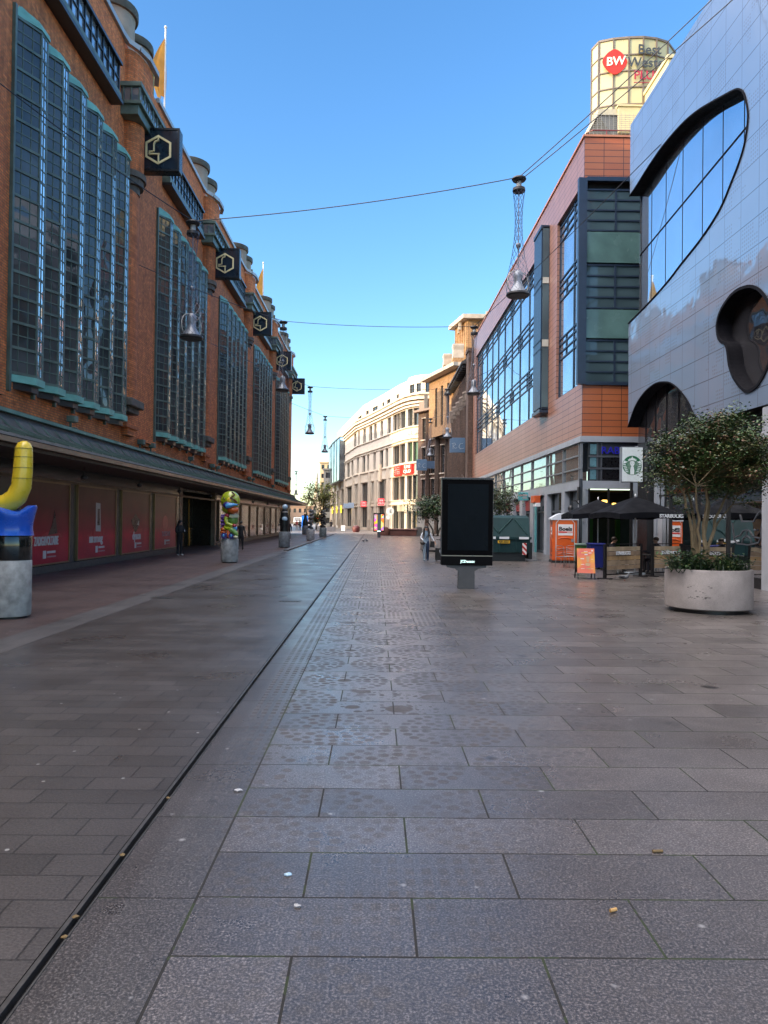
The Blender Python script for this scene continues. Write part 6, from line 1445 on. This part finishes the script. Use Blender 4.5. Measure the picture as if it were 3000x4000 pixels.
    r=thing('corten_bench','long low rust-red steel bench in front of the sunlit corner','bench',(3.3,90,0)); MB().box(1.75,90,0,5.0,91.2,.72).build('box',cor,r,bevel=.03); MB().box(1.7,89.9,.72,5.1,91.3,.86).build('seat',M('bench_seat',(.30,.17,.15),.6),r,bevel=.02); MB().lathe([(.75,0),(.8,.6),(.55,1.0),(.1,1.12)],16,(1.0,90.6)).build('rounded_end',cor,r,smooth=True); MB().box(5.02,90.1,0,5.7,91.2,1.05).build('end_block',M('block_grey',(.1,.095,.09),.6),r)
furniture()
# ------------------------------------------------------------------ plants
LEAF=[M('leaf_green',(.040,.090,.022),.5,var=.3,scale=3),M('leaf_olive',(.075,.09,.022),.5,var=.3,scale=3),M('leaf_rust',(.105,.050,.022),.5,var=.3,scale=3),M('leaf_deep',(.018,.045,.020),.45,var=.3,scale=3)]
LEAFL=[M('leaf_gold',(.26,.25,.055),.5,var=.3,scale=2),M('leaf_lime',(.17,.22,.045),.5,var=.3,scale=2),M('leaf_dark',(.06,.075,.025),.5,var=.3,scale=2)]
BARK=M('bark_tan',(.22,.165,.095),.8,var=.35,scale=6,bump=.4); BARKD=M('bark_dark',(.06,.048,.036),.85,var=.35,scale=6,bump=.4)
def leaf_cloud(rng, clumps, per, size, weights, spread, flat=.6):
    m=MB()
    for (cx,cy,cz,s) in clumps:
        base=rng.choices(range(len(weights)),weights)[0]
        for _ in range(int(per*s)):
            x=cx+rng.gauss(0,spread*s); y=cy+rng.gauss(0,spread*s); z=cz+rng.gauss(0,spread*flat*s)
            a=rng.uniform(0,2*pi); t=rng.uniform(-.9,.9); l=size*rng.uniform(.6,1.35); w=l*.42
            d=Vector((cos(a),sin(a),t*.8)).normalized(); sd=d.cross(Vector((rng.gauss(0,.5),rng.gauss(0,.5),1))).normalized()
            p=Vector((x,y,z)); mi=base if rng.random()<.6 else rng.choices(range(len(weights)),weights)[0]
            m.add([p,p+d*l*.5+sd*w,p+d*l,p+d*l*.5-sd*w],[(0,1,2,3)],mi)
    return m
def tree(name, label, base, stems, crown, n_clump, per, leafsize, weights, mats, bark, seed, trunk_r=.06, group=None, low=.25):
    """multi-stemmed tree: crooked tapering stems forking into twigs, leaf clumps at the twig ends"""
    rng=random.Random(seed); r=thing(name,label,'tree',base,0,group)
    cx,cy,cz,rx,ry,rz_=crown; cl=[]
    while len(cl)<n_clump:
        u=Vector((rng.gauss(0,1),rng.gauss(0,1),rng.gauss(0,1))).normalized(); q=rng.random()**.38
        z=u.z*q
        if z<-.45 and rng.random()>low: continue
        wob=1+.22*sin(3*math.atan2(u.y,u.x)+seed)+.14*rng.gauss(0,1)
        cl.append((cx+u.x*q*rx*wob,cy+u.y*q*ry*wob,cz+z*rz_*(1+.12*rng.gauss(0,1)),rng.uniform(.6,1.35)))
    tr=MB(); tips=[]
    for i,(dx,dy,tx,ty,tz,rad) in enumerate(stems):
        b=Vector((base[0]+dx,base[1]+dy,base[2])); t=Vector((tx,ty,tz)); pts=[];n=8
        for k in range(n+1):
            f=k/n; p=b.lerp(t,f); bow=sin(pi*f)*.10*(t-b).length; p+=Vector(((b.x-t.x),(b.y-t.y),0))*.22*sin(pi*f)+Vector((rng.gauss(0,.012),rng.gauss(0,.012),0))*(t-b).length; pts.append(p)
        tr.tube(pts,[rad*(1-.62*k/n) for k in range(n+1)],8); tips.append(pts)
    for c in cl:
        e=Vector(c[:3]); best=min(tips,key=lambda P:min((q-e).length for q in P)); cand=[q for q in best[3:] if q.z<e.z+.25] or [best[4]]; s=min(cand,key=lambda q:(q-e).length)
        mid=s.lerp(e,.5)+Vector((rng.gauss(0,.06),rng.gauss(0,.06),rng.gauss(0,.05)))*(e-s).length
        w=trunk_r*.20; tr.tube([s,mid,e],[w,w*.6,w*.25],4,cap=False)
    tr.build('trunk',bark,r,smooth=True)
    leaf_cloud(rng,cl,per,leafsize,weights,.5*(rx*ry*rz_/n_clump*4.2)**(1/3)).build('crown',mats,r,recalc=False)
    return r
def planter(x,y,rad,h,label,group='round concrete planters'):
    r=thing('concrete_planter',label,'planter',(x,y,0),0,group)
    g=G('planter_concrete'); n=g.noise(2.2,5,.6); sp=g.noise(70,2); o=g.xyz(); c=g.mix(1,(.29,.262,.255),g.ramp(n,[(.3,.78),(.7,1.15)]),'MULTIPLY'); c=g.mix(.4,c,g.ramp(sp,[(.3,.6),(.6,1.1)]),'MULTIPLY')
    sc=g.math('MULTIPLY',g.math('GREATER_THAN',g.noise(7,4,.7,g.vec(o[0],o[1],g.math('MULTIPLY',o[2],2.2))),.60),g.math('MULTIPLY',g.math('LESS_THAN',g.math('ABSOLUTE',g.math('SUBTRACT',o[2],.48)),.16),g.math('LESS_THAN',g.math('ABSOLUTE',g.math('ADD',o[0],.42)),.28)))
    c=g.mix(sc,c,(.05,.045,.045)); g.bsdf(Base_Color=c,Roughness=.75,Normal=g.bump(sp,.25,.01))
    MB().lathe([(rad-.10,0),(rad-.10,.085)],40).build('foot',BLACK,r,local=True,smooth=True)
    MB().lathe([(rad-.02,.08),(rad,.10),(rad,h-.02),(rad-.015,h),(rad-.07,h),(rad-.08,h-.10),(.02,h-.10)],64).build('bowl',g.mat,r,local=True,smooth=True)
    MB().lathe([(rad-.075,h-.09),(.02,h-.06)],32,cap=False).build('soil',M('soil',(.02,.015,.011),.9),r,local=True)
    return r
def shrub(label, x,y,z, rx, n, L, seed, mat_w=(.7,.2,.0,.6), group='low shrubs in the near planter'):
    rng=random.Random(seed); r=thing('low_shrub',label,'shrub',(x,y,z),0,group); m=MB()
    for i in range(n):
        a=rng.uniform(0,2*pi); q=rx*rng.random()**.6; b=Vector((x+q*cos(a),y+q*sin(a),z)); l=L*rng.uniform(.5,1.2); lean=rng.uniform(.2,1.1)
        az=rng.uniform(0,2*pi); d=Vector((cos(az)*lean,sin(az)*lean,1)).normalized(); sd=d.cross(Vector((0,0,1))).normalized()*l*.055
        for j in range(5):
            p=b+d*l*(.2+.2*j); aa=rng.uniform(0,2*pi); dd=(d*.5+Vector((cos(aa),sin(aa),rng.uniform(-.2,.4)))).normalized(); ll=l*.42; ss=dd.cross(Vector((0,0,1))).normalized()*ll*.15
            m.add([p,p+dd*ll*.5+ss,p+dd*ll-Vector((0,0,ll*.2)),p+dd*ll*.5-ss],[(0,1,2,3)],rng.choices((0,1,2,3),mat_w)[0])
        m.add([b-sd,b+sd,b+d*l],[(0,1,2)],3)
    m.build('foliage',LEAF,r,recalc=False)
def plants():
    planter(7.33,16.25,.90,.925,'large round pale concrete planter with scuff marks in the right foreground')
    b=(7.12,16.25,.84)
    tree('planter_tree','bushy multi-stemmed tree with dark green and rusty leaves in the near planter',b,
        [(-.06,-.05,6.6,16.1,2.75,.055),(.0,.05,6.95,16.6,2.9,.052),(.05,-.08,7.15,15.9,2.9,.058),(.12,.02,7.75,16.1,2.7,.052),(.16,-.04,7.45,16.5,2.8,.045),(-.02,-.1,6.8,15.7,2.7,.04),(.1,.1,8.1,16.4,2.55,.036)],
        (7.52,16.25,3.22,1.22,1.25,1.05),640,86,.050,(5,2.6,1.2,2.4),LEAF,BARK,5,.07)
    shrub('long-leaved dark shrub at the left half of the near planter',6.83,16.05,.84,.42,150,.42,1)
    shrub('long-leaved dark shrub at the right half of the near planter',7.75,16.1,.84,.36,130,.34,2)
    shrub('bright green low shrub in front of the stems in the near planter',7.42,15.72,.84,.22,70,.26,3,(1.,.8,0,.1))
    planter(3.75,46,.95,.95,'round concrete planter behind the walking woman, partly behind the screen')
    tree('planter_tree','dark dense tree behind the walking woman',(3.75,46,.85),[(-.1,0,3.0,46,2.1,.06),(.1,.1,3.9,46.3,2.2,.06),(.1,-.1,4.5,45.8,2.1,.06)],(3.72,46,2.62,1.5,1.4,.85),150,46,.10,(4,1,.4,5),LEAF,BARKD,11,.06)
    planter(7.75,46.6,.95,.95,'round concrete planter hidden behind the waste container')
    tree('planter_tree','open dark tree rising behind the waste container beside the screen',(7.75,46.6,.85),[(-.1,0,7.0,46.5,2.6,.06),(.1,.1,7.8,46.8,2.9,.06),(.1,-.1,8.4,46.3,2.6,.06)],(7.65,46.6,3.0,1.35,1.3,1.15),120,44,.10,(4,1.5,.8,4),LEAF,BARKD,12,.06)
    tree('street_tree','thin yellow-green tree in the sky gap beside the cream building',(-9.0,127,0),[(0,0,-8.8,127,5.6,.22),(.0,.05,-10.8,127,5.2,.13),(.05,0,-8.2,126.5,6.8,.13),(-.05,0,-10.0,127.6,6.6,.12)],(-9.5,127,5.6,2.7,2.4,2.9),120,26,.27,(3,4,2),LEAFL,BARKD,21,.22,low=.6)
    tree('street_tree','low dark bushy tree far behind the stacked disc sculpture',(-10.8,135,0),[(0,0,-10.8,135,1.6,.12),(.1,0,-10.0,135,1.8,.1)],(-10.7,135,2.0,1.5,1.2,1.0),70,30,.22,(1,1,6),LEAFL,BARKD,22,.15)
    tree('street_tree','bare slender tree at the end of the street beside the canopy tip',(-23.2,250,0),[(0,0,-23.2,250,9,.3),(.1,0,-24.5,250,11,.2),(0,0,-22.2,250,12,.2)],(-23.2,250,9.5,1.8,1.8,4.5),40,8,.4,(1,1,3),LEAFL,BARKD,23,.3)
plants()

# ------------------------------------------------------------------ people
SKIN_T=M('skin_light',(.46,.27,.19),.55,var=.06); HAIR=M('hair_dark',(.012,.009,.008),.5,var=.2); HAIRB=M('hair_brown',(.045,.026,.016),.55,var=.2); BLK=M('cloth_black',(.010,.010,.012),.8,var=.3); NVY=M('cloth_navy',(.016,.018,.028),.8,var=.3)
WHT=M('cloth_white',(.62,.65,.70),.8,var=.1); DEN=M('denim_pale',(.16,.23,.31),.8,var=.25,scale=8); DEND=M('denim_dark',(.025,.045,.095),.8,var=.25,scale=8); SHOE=M('shoe_white',(.66,.66,.68),.5); SHOEB=M('shoe_black',(.012,.012,.014),.4); BRN=M('cloth_brown',(.05,.025,.022),.8,var=.3); REDC=M('cloth_red',(.48,.03,.045),.7); FACE=M('face_lines',(.03,.014,.012),.6)
def person(label, loc, rz, h, arms, legs, mats, zone, hair='short', hairm=HAIR, torso=1.0, legw=1.0, seat=0, head_tilt=(0,0), extra=None, group=None):
    """one continuous skinned body; coordinates for a 1.75 m figure facing -y, scaled to h"""
    k=h/1.75; r=thing('person',label,'person',loc,rz,group)
    V=[];R=[];E=[]
    def v(p,rad,par=None):
        V.append(Vector(p)*k); R.append((rad*k,rad*k) if not isinstance(rad,tuple) else (rad[0]*k,rad[1]*k)); i=len(V)-1
        if par is not None: E.append((par,i))
        return i
    z0=seat; hx,hy=head_tilt
    pel=v((0,0,.97+z0),(.15*torso,.12*torso)); wa=v((0,0,1.12+z0),(.14*torso,.105*torso),pel); ch=v((0,.0,1.31+z0),(.17*torso,.12*torso),wa); up=v((0,.01,1.44+z0),(.10,.085),ch)
    nk=v((hx*.3,-.005+hy*.3,1.52+z0),.055,up); jaw=v((hx*.7,-.025+hy*.8,1.585+z0),(.062,.075),nk); hd=v((hx,-.015+hy,1.665+z0),(.078,.095),jaw); cr=v((hx,0+hy*.9,1.735+z0),(.06,.07),hd)
    v((hx,-.118+hy,1.635+z0),.014,hd)
    for s in (-1,1): v((hx+s*.085,hy,1.65+z0),.018,hd)
    for s,(el,wr) in zip((-1,1),arms):
        sh=v((s*.175,.01,1.43+z0),.062*torso,up); e=v((el[0],el[1],el[2]+z0),.046*torso,sh); w=v((wr[0],wr[1],wr[2]+z0),.03,e)
        d=(Vector(wr)-Vector(el)).normalized(); p0=Vector(wr)+Vector((0,0,z0)); pm=v(p0+d*.07,.036,w); sd=d.cross(Vector((0,1,.2))).normalized()
        for q,(off,ln) in enumerate(((-.027,.075),(-.009,.085),(.010,.08),(.028,.062))):
            a=v(p0+d*.11+sd*off,.010,pm); b=v(p0+d*(.11+ln*.55)+sd*off*1.1+Vector((0,-.012,0)),.009,a); v(p0+d*(.11+ln)+sd*off*1.1+Vector((0,-.03,0)),.008,b)
        a=v(p0+d*.06+sd*-.045+Vector((0,-.02,0)),.011,pm); v(p0+d*.10+sd*-.058+Vector((0,-.035,0)),.009,a)
    for s,(kn,an,toe) in zip((-1,1),legs):
        hp=v((s*.085,0,.90+z0),.10*legw,pel); kk=v((kn[0],kn[1],kn[2]),.068*legw,hp); a=v((an[0],an[1],an[2]),.05*legw**1.6,kk); t=v((toe[0],toe[1],toe[2]),.036,a)
    me=bpy.data.meshes.new('body'); me.from_pydata(V,E,[]); o=bpy.data.objects.new('body',me); COL.objects.link(o)
    sm=o.modifiers.new('skin','SKIN'); sm.use_smooth_shade=True
    for i,sv in enumerate(me.skin_vertices[0].data): sv.radius=R[i]; sv.use_root=(i==0)
    sb=o.modifiers.new('sub','SUBSURF'); sb.levels=1; sb.render_levels=1
    bpy.context.view_layer.update(); me2=bpy.data.meshes.new_from_object(o.evaluated_get(bpy.context.evaluated_depsgraph_get())); bpy.data.objects.remove(o); me2.name='body'
    me2.materials.clear()
    for mt in mats: me2.materials.append(mt)
    for p in me2.polygons: p.material_index=zone(p.center/k-Vector((0,0,0)),z0); p.use_smooth=True
    b=link('body',me2,r,local=True)
    H=MB(); hc=(hx*k,(.012+hy)*k,(1.69+z0)*k)
    if hair=='short': H.ell(hc,(.096*k,.108*k,.088*k),14,9)
    elif hair=='long':
        H.ell(hc,(.105*k,.115*k,.095*k),14,9)
        for s in (-1,1): H.tube([((hx+s*.07)*k,(.02+hy)*k,(1.70+z0)*k),((hx+s*.115)*k,(.0+hy)*k,(1.58+z0)*k),((hx+s*.13)*k,(-.06+hy)*k,(1.42+z0)*k),((hx+s*.12)*k,(-.10+hy)*k,(1.26+z0)*k)],[.05*k,.055*k,.055*k,.02*k],8)
        H.tube([(hx*k,(.07+hy)*k,(1.70+z0)*k),(hx*k,(.10)*k,(1.5+z0)*k),(hx*k,.12*k,(1.28+z0)*k)],[.09*k,.10*k,.03*k],10)
    elif hair=='hood':
        H.ell((hc[0],hc[1]+.02*k,hc[2]-.02*k),(.115*k,.125*k,.12*k),14,10); H.tube([(hx*k,.05*k,(1.6+z0)*k),(0,.05*k,(1.46+z0)*k)],[.10*k,.13*k],12)
    H.build('hair' if hair!='hood' else 'hood',hairm,r,local=True,smooth=True)
    f=MB()
    for s in (-1,1): f.ell(((hx+s*.033)*k,(-.103+hy)*k,(1.665+z0)*k),(.013*k,.008*k,.007*k),8,5); f.ell(((hx+s*.034)*k,(-.104+hy)*k,(1.69+z0)*k),(.02*k,.007*k,.004*k),8,5)
    f.ell((hx*k,(-.098+hy)*k,(1.595+z0)*k),(.022*k,.008*k,.006*k),8,5); f.build('face',FACE,r,local=True)
    if extra: extra(r,k)
    return r
def std(sk,top,leg,shoe,handz=.93,neck=1.53):
    def z(c,z0):
        zz=c.z-z0
        if zz>neck: return 0
        if c.z<.085: return 3
        if zz<.98 and abs(c.x)<.205: return 2
        if zz<handz: return 0
        return 1
    return z
ST=lambda: [((-.10,0,.5),(-.11,.02,.09),(-.13,-.14,.035)),((.10,0,.5),(.11,.02,.09),(.13,-.14,.035))]
WALK=lambda a=.16: [((-.09,-a*.7,.5),(-.10,-a*.9,.09),(-.11,-a*.9-.14,.05)),((.09,a*.3,.52),(.10,a*1.5,.12),(.11,a*1.5-.13,.04))]
DOWN=[((-.25,.02,1.16),(-.25,-.05,.92)),((.25,.02,1.16),(.25,-.05,.92))]
def people():
    # woman with suitcase
    def zw(c,z0):
        if c.z>1.53: return 0
        if c.z<.075: return 3
        if c.z<.99 and abs(c.x)<.2: return 2 if c.x<.0 else 5
        if abs(c.x)>.19 or c.z<.99:
            far=(c-Vector((-.10,-.33,1.02))).length<.13 or (c-Vector((.44,-.06,.93))).length<.12
            return 0 if far else 4
        return 1
    def bags(r,k):
        m=MB(); m.ell((-.20*k,-.20*k,.92*k),(.13*k,.07*k,.09*k),14,8); m.tube([(-.15*k,-.12*k,1.0*k),(.05*k,-.16*k,1.3*k),(.15*k,-.05*k,1.46*k)],.012*k,6); m.build('shoulder_bag',M('leather_dark',(.03,.022,.02),.45),r,local=True,smooth=True)
        m=MB(); m.prism([(.20*k,.72*k),(.42*k,.70*k),(.40*k,1.0*k),(.22*k,1.02*k)],'xz',-.10*k,.06*k); m.tube([(.24*k,-.02,1.0*k),(.19*k,-.02,1.3*k),(.19*k,.0,1.47*k)],.012,6); m.build('tote_bag',BLK,r,local=True,bevel=.02)
    w=person('woman with long dark hair in pale jeans and denim vest walking with a suitcase',(2.36,34.4,0),RAD(4),1.62,[((-.27,.0,1.17),(-.14,-.24,1.04)),((.30,.0,1.2),(.41,-.05,1.0))],WALK(.12),[SKIN_T,DEN,M('denim_light',(.22,.28,.34),.8,var=.2,scale=7),SHOEB,WHT,DEND],zw,'long',HAIR,.95,1.22,extra=bags)
    sc=thing('suitcase','small black ribbed suitcase with raised handle beside the walking woman','suitcase',(2.98,34.55,0))
    x,y=2.98,34.55; m=MB().box(x-.17,y-.12,.06,x+.17,y+.12,.62)
    for q in range(5): m.box(x-.178,y-.10+q*.045,.1,x+.178,y-.08+q*.045,.58)
    m.build('shell',BLK,sc,bevel=.02); MB().tube([(x-.10,y+.08,.62),(x-.10,y+.08,1.0)],.012,6).tube([(x+.10,y+.08,.62),(x+.10,y+.08,1.0)],.012,6).build('telescopic_pole',M('pole_alu',(.6,.62,.65),.35,.6),sc,smooth=True); MB().box(x-.13,y+.06,.99,x+.13,y+.10,1.03).build('handle',BLK,sc)
    for a in (-.13,.13): MB().tube([(x+a-.02,y,.035),(x+a+.02,y,.035)],.035,10).build('wheel',BLK,sc,smooth=True)
    MB().box(x+.02,y-.14,.42,x+.06,y-.125,.54).build('luggage_tag',WHT,sc)
    # others on the pavement
    ph=lambda r,k: MB().box(-.03*k,-.37*k,1.20*k,.03*k,-.355*k,1.30*k).build('phone',M('phone_white',(.6,.6,.62),.3),r,local=True)
    person('person in black hooded coat and white shoes looking at a phone near the dark entrance',(-9.7,36.95,0),RAD(55),1.74,[((-.27,-.05,1.16),(-.05,-.28,1.22)),((.27,-.05,1.16),(.05,-.28,1.18))],ST(),[SKIN_T,BLK,BLK,SHOE],std(0,1,2,3,.0),'hood',BLK,1.2,1.05,head_tilt=(0,-.04),extra=ph)
    person('person in black seen from behind, half hidden by the colourful figure',(-7.75,42.9,0),RAD(172),1.72,DOWN,WALK(.1),[SKIN_T,BLK,BLK,SHOE],std(0,1,2,3,.88),'short',HAIR,1.1,1.0)
    person('person in dark brown coat walking away behind the black ball-head figure',(-7.75,66.5,0),RAD(175),1.72,DOWN,WALK(.1),[SKIN_T,BRN,BLK,SHOE],std(0,1,2,3,.88),'hood',BRN,1.2)
    person('small distant person in red beyond the plinths',(-12.9,122,0),RAD(180),1.7,DOWN,WALK(.12),[SKIN_T,REDC,M('trousers_grey',(.3,.3,.32),.8),SHOE],std(0,1,2,3,.88),'short',HAIRB)
    person('small distant person in dark clothes next to the one in red',(-12.3,121,0),RAD(180),1.75,DOWN,WALK(.12),[SKIN_T,NVY,NVY,SHOEB],std(0,1,2,3,.88),'short',HAIRB)
    person('distant person in a dark jacket in front of the cream facade',(-7.2,121,0),RAD(160),1.75,DOWN,ST(),[SKIN_T,NVY,NVY,SHOEB],std(0,1,2,3,.88),'short',HAIR,1.15)
    # seated guests
    SIT=[((-.12,-.42,.49),(-.13,-.40,.09),(-.14,-.54,.035)),((.12,-.42,.49),(.13,-.40,.09),(.14,-.54,.035))]
    reach=[((-.26,-.12,1.16),(-.10,-.36,1.22)),((.26,-.12,1.16),(.10,-.36,1.22))]
    person('seated man with brown hair bent over his phone behind the left wooden screen',(9.2,28.75,0),RAD(70),1.76,reach,SIT,[SKIN_T,NVY,NVY,SHOEB],std(0,1,2,3,.0),'short',HAIRB,1.15,1.0,-.43,(0,-.09),extra=lambda r,k: MB().box(-.035,-.48,.84,.035,-.465,.95).build('phone',M('phone_white',(.6,.6,.62),.3),r,local=True))
    person('seated man with short hair in a dark jacket behind the right wooden screen',(10.62,27.9,0),RAD(-80),1.80,reach,SIT,[SKIN_T,NVY,NVY,SHOEB],std(0,1,2,3,.0),'short',HAIRB,1.2,1.0,-.43,(0,-.03))
people()
def pigeons():
    gy=M('pigeon_grey',(.10,.11,.125),.6,var=.3,scale=18); dk=M('pigeon_dark',(.02,.022,.028),.5,var=.2); pk=M('pigeon_foot',(.30,.09,.07),.6)
    def pig(x,y,rz,label):
        r=thing('pigeon',label,'bird',(x,y,0),rz,'pigeons on the pavement')
        m=MB(); m.tube([(0,.20,.13),(0,.12,.135),(0,.04,.13),(0,-.04,.13),(0,-.10,.145),(0,-.125,.19),(0,-.135,.225),(0,-.155,.245),(0,-.175,.24)],[.012,.035,.062,.07,.055,.034,.027,.028,.012],12); m.build('body',gy,r,local=True,smooth=True)
        for s in (-1,1):
            m=MB().ell((s*.055,.06,.14),(.018,.11,.04),10,7); m.build('wing',dk,r,local=True,smooth=True)
            MB().tube([(s*.028,-.01,.08),(s*.03,-.005,.01),(s*.03,-.04,.004)],.006,5).build('leg',pk,r,local=True,smooth=True)
        MB().prism([(-.03,.16),(.03,.16),(.04,.28),(-.04,.28)],'xy',.115,.13).build('tail',dk,r,local=True); MB().tube([(0,-.18,.238),(0,-.20,.232)],[.007,.002],5).build('beak',dk,r,local=True)
    pig(8.15,24.2,RAD(75),'grey pigeon pecking on the pavement in front of the left wooden screen')
    pig(-.98,62.7,RAD(150),'left one of two tiny dark pigeons by the drain line'); pig(-.70,62.9,RAD(200),'right one of two tiny dark pigeons by the drain line')
pigeons()
def far_street():
    wh=M('van_white',(.62,.64,.66),.35,coat=.4,var=.04)
    r=thing('white_van','white delivery van far away down the street','van',(-19.8,190,0)); m=MB(); m.prism([(188,.35),(192.8,.35),(192.8,2.3),(189.3,2.3),(188.6,1.4),(187.9,1.2)],'yz',-20.8,-18.8); m.build('body',wh,r,bevel=.08); MB().add([(-20.6,189.22,2.2),(-19.0,189.22,2.2),(-19.0,188.55,1.45),(-20.6,188.55,1.45)],[(0,1,2,3)]).build('windscreen',GLASS('van_glass',(.02,.02,.025)),r); MB().box(-20.7,187.86,.35,-18.9,187.95,.7).build('bumper',BLACK,r)
    for x in (-20.7,-18.9):
        for y in (188.8,191.8): MB().tube([(x-.1,y,.33),(x+.1,y,.33)],.33,14).build('wheel',BLACK,r,smooth=True)
    r=thing('bus_shelter','blue lit advertising shelter far away left of the knotted sculpture','bus shelter',(-13.2,140,0)); MB().box(-13.9,140,.3,-12.7,140.2,2.5).build('panel',EMIT('shelter_blue',(.03,.20,.75),.5),r,bevel=.05); MB().box(-13.9,140.2,2.5,-12.2,142.5,2.62).build('roof',BLACK,r); MB().box(-13.8,140.05,0,-13.7,140.15,.3).box(-12.9,140.05,0,-12.8,140.15,.3).build('legs',BLACK,r)
    r=thing('traffic_light','distant traffic light showing red beside the stacked discs','traffic light',(-11.75,150,0)); MB().tube([(-11.75,150,0),(-11.75,150,2.5)],.06,8).build('pole',BLACK,r,smooth=True); MB().box(-11.95,149.85,1.2,-11.55,150,2.3).build('housing',BLACK,r,bevel=.03); MB().ell((-11.75,149.83,2.02),(.17,.05,.17),14,8).build('red_lamp',EMIT('signal_red',(1,.05,.02),5),r,smooth=True); MB().ell((-11.75,149.83,1.5),(.12,.04,.12),14,8).build('dark_lamp',BLK,r,smooth=True)
    cg=M('planter_grey',(.26,.26,.27),.7,var=.15)
    for x,w,l in ((-8.6,1.1,'left one of two low grey box planters before the far cream bend'),(-6.9,1.2,'right one of two low grey box planters before the far cream bend')):
        r=thing('box_planter',l,'planter',(x,116,0),0,'low grey box planters'); MB().box(x-w/2,116,0,x+w/2,117,.75).build('box',cg,r,bevel=.03); MB().box(x-w/2+.08,116.08,.75,x+w/2-.08,116.92,.78).build('soil',M('soil',(.02,.015,.011),.9),r)
    r=thing('pavement_sign','small white pavement sign board before the cream shop windows','sign board',(-4.9,113,0)); MB().bar((-4.9,113,.1),(-4.9,113.3,1.0),.62,.05).build('board',WHT,r); MB().bar((-4.9,113.6,.1),(-4.9,113.32,1.0),.62,.05).build('back_board',BLK,r); MB().box(-5.25,112.9,0,-4.55,113.7,.1).build('foot',BLACK,r)
    r=thing('maroon_tub','round maroon tub before the cream facade','tub',(-2.9,112,0)); MB().lathe([(.45,0),(.58,.3),(.55,.75),(.3,1.0),(.05,1.05)],18,(-2.9,112)).build('tub',M('maroon',(.12,.03,.035),.5),r,smooth=True); MB().bar((-3.1,111.6,.9),(-3.3,111.6,1.2),.3,.04).build('card',WHT,r)
far_street()
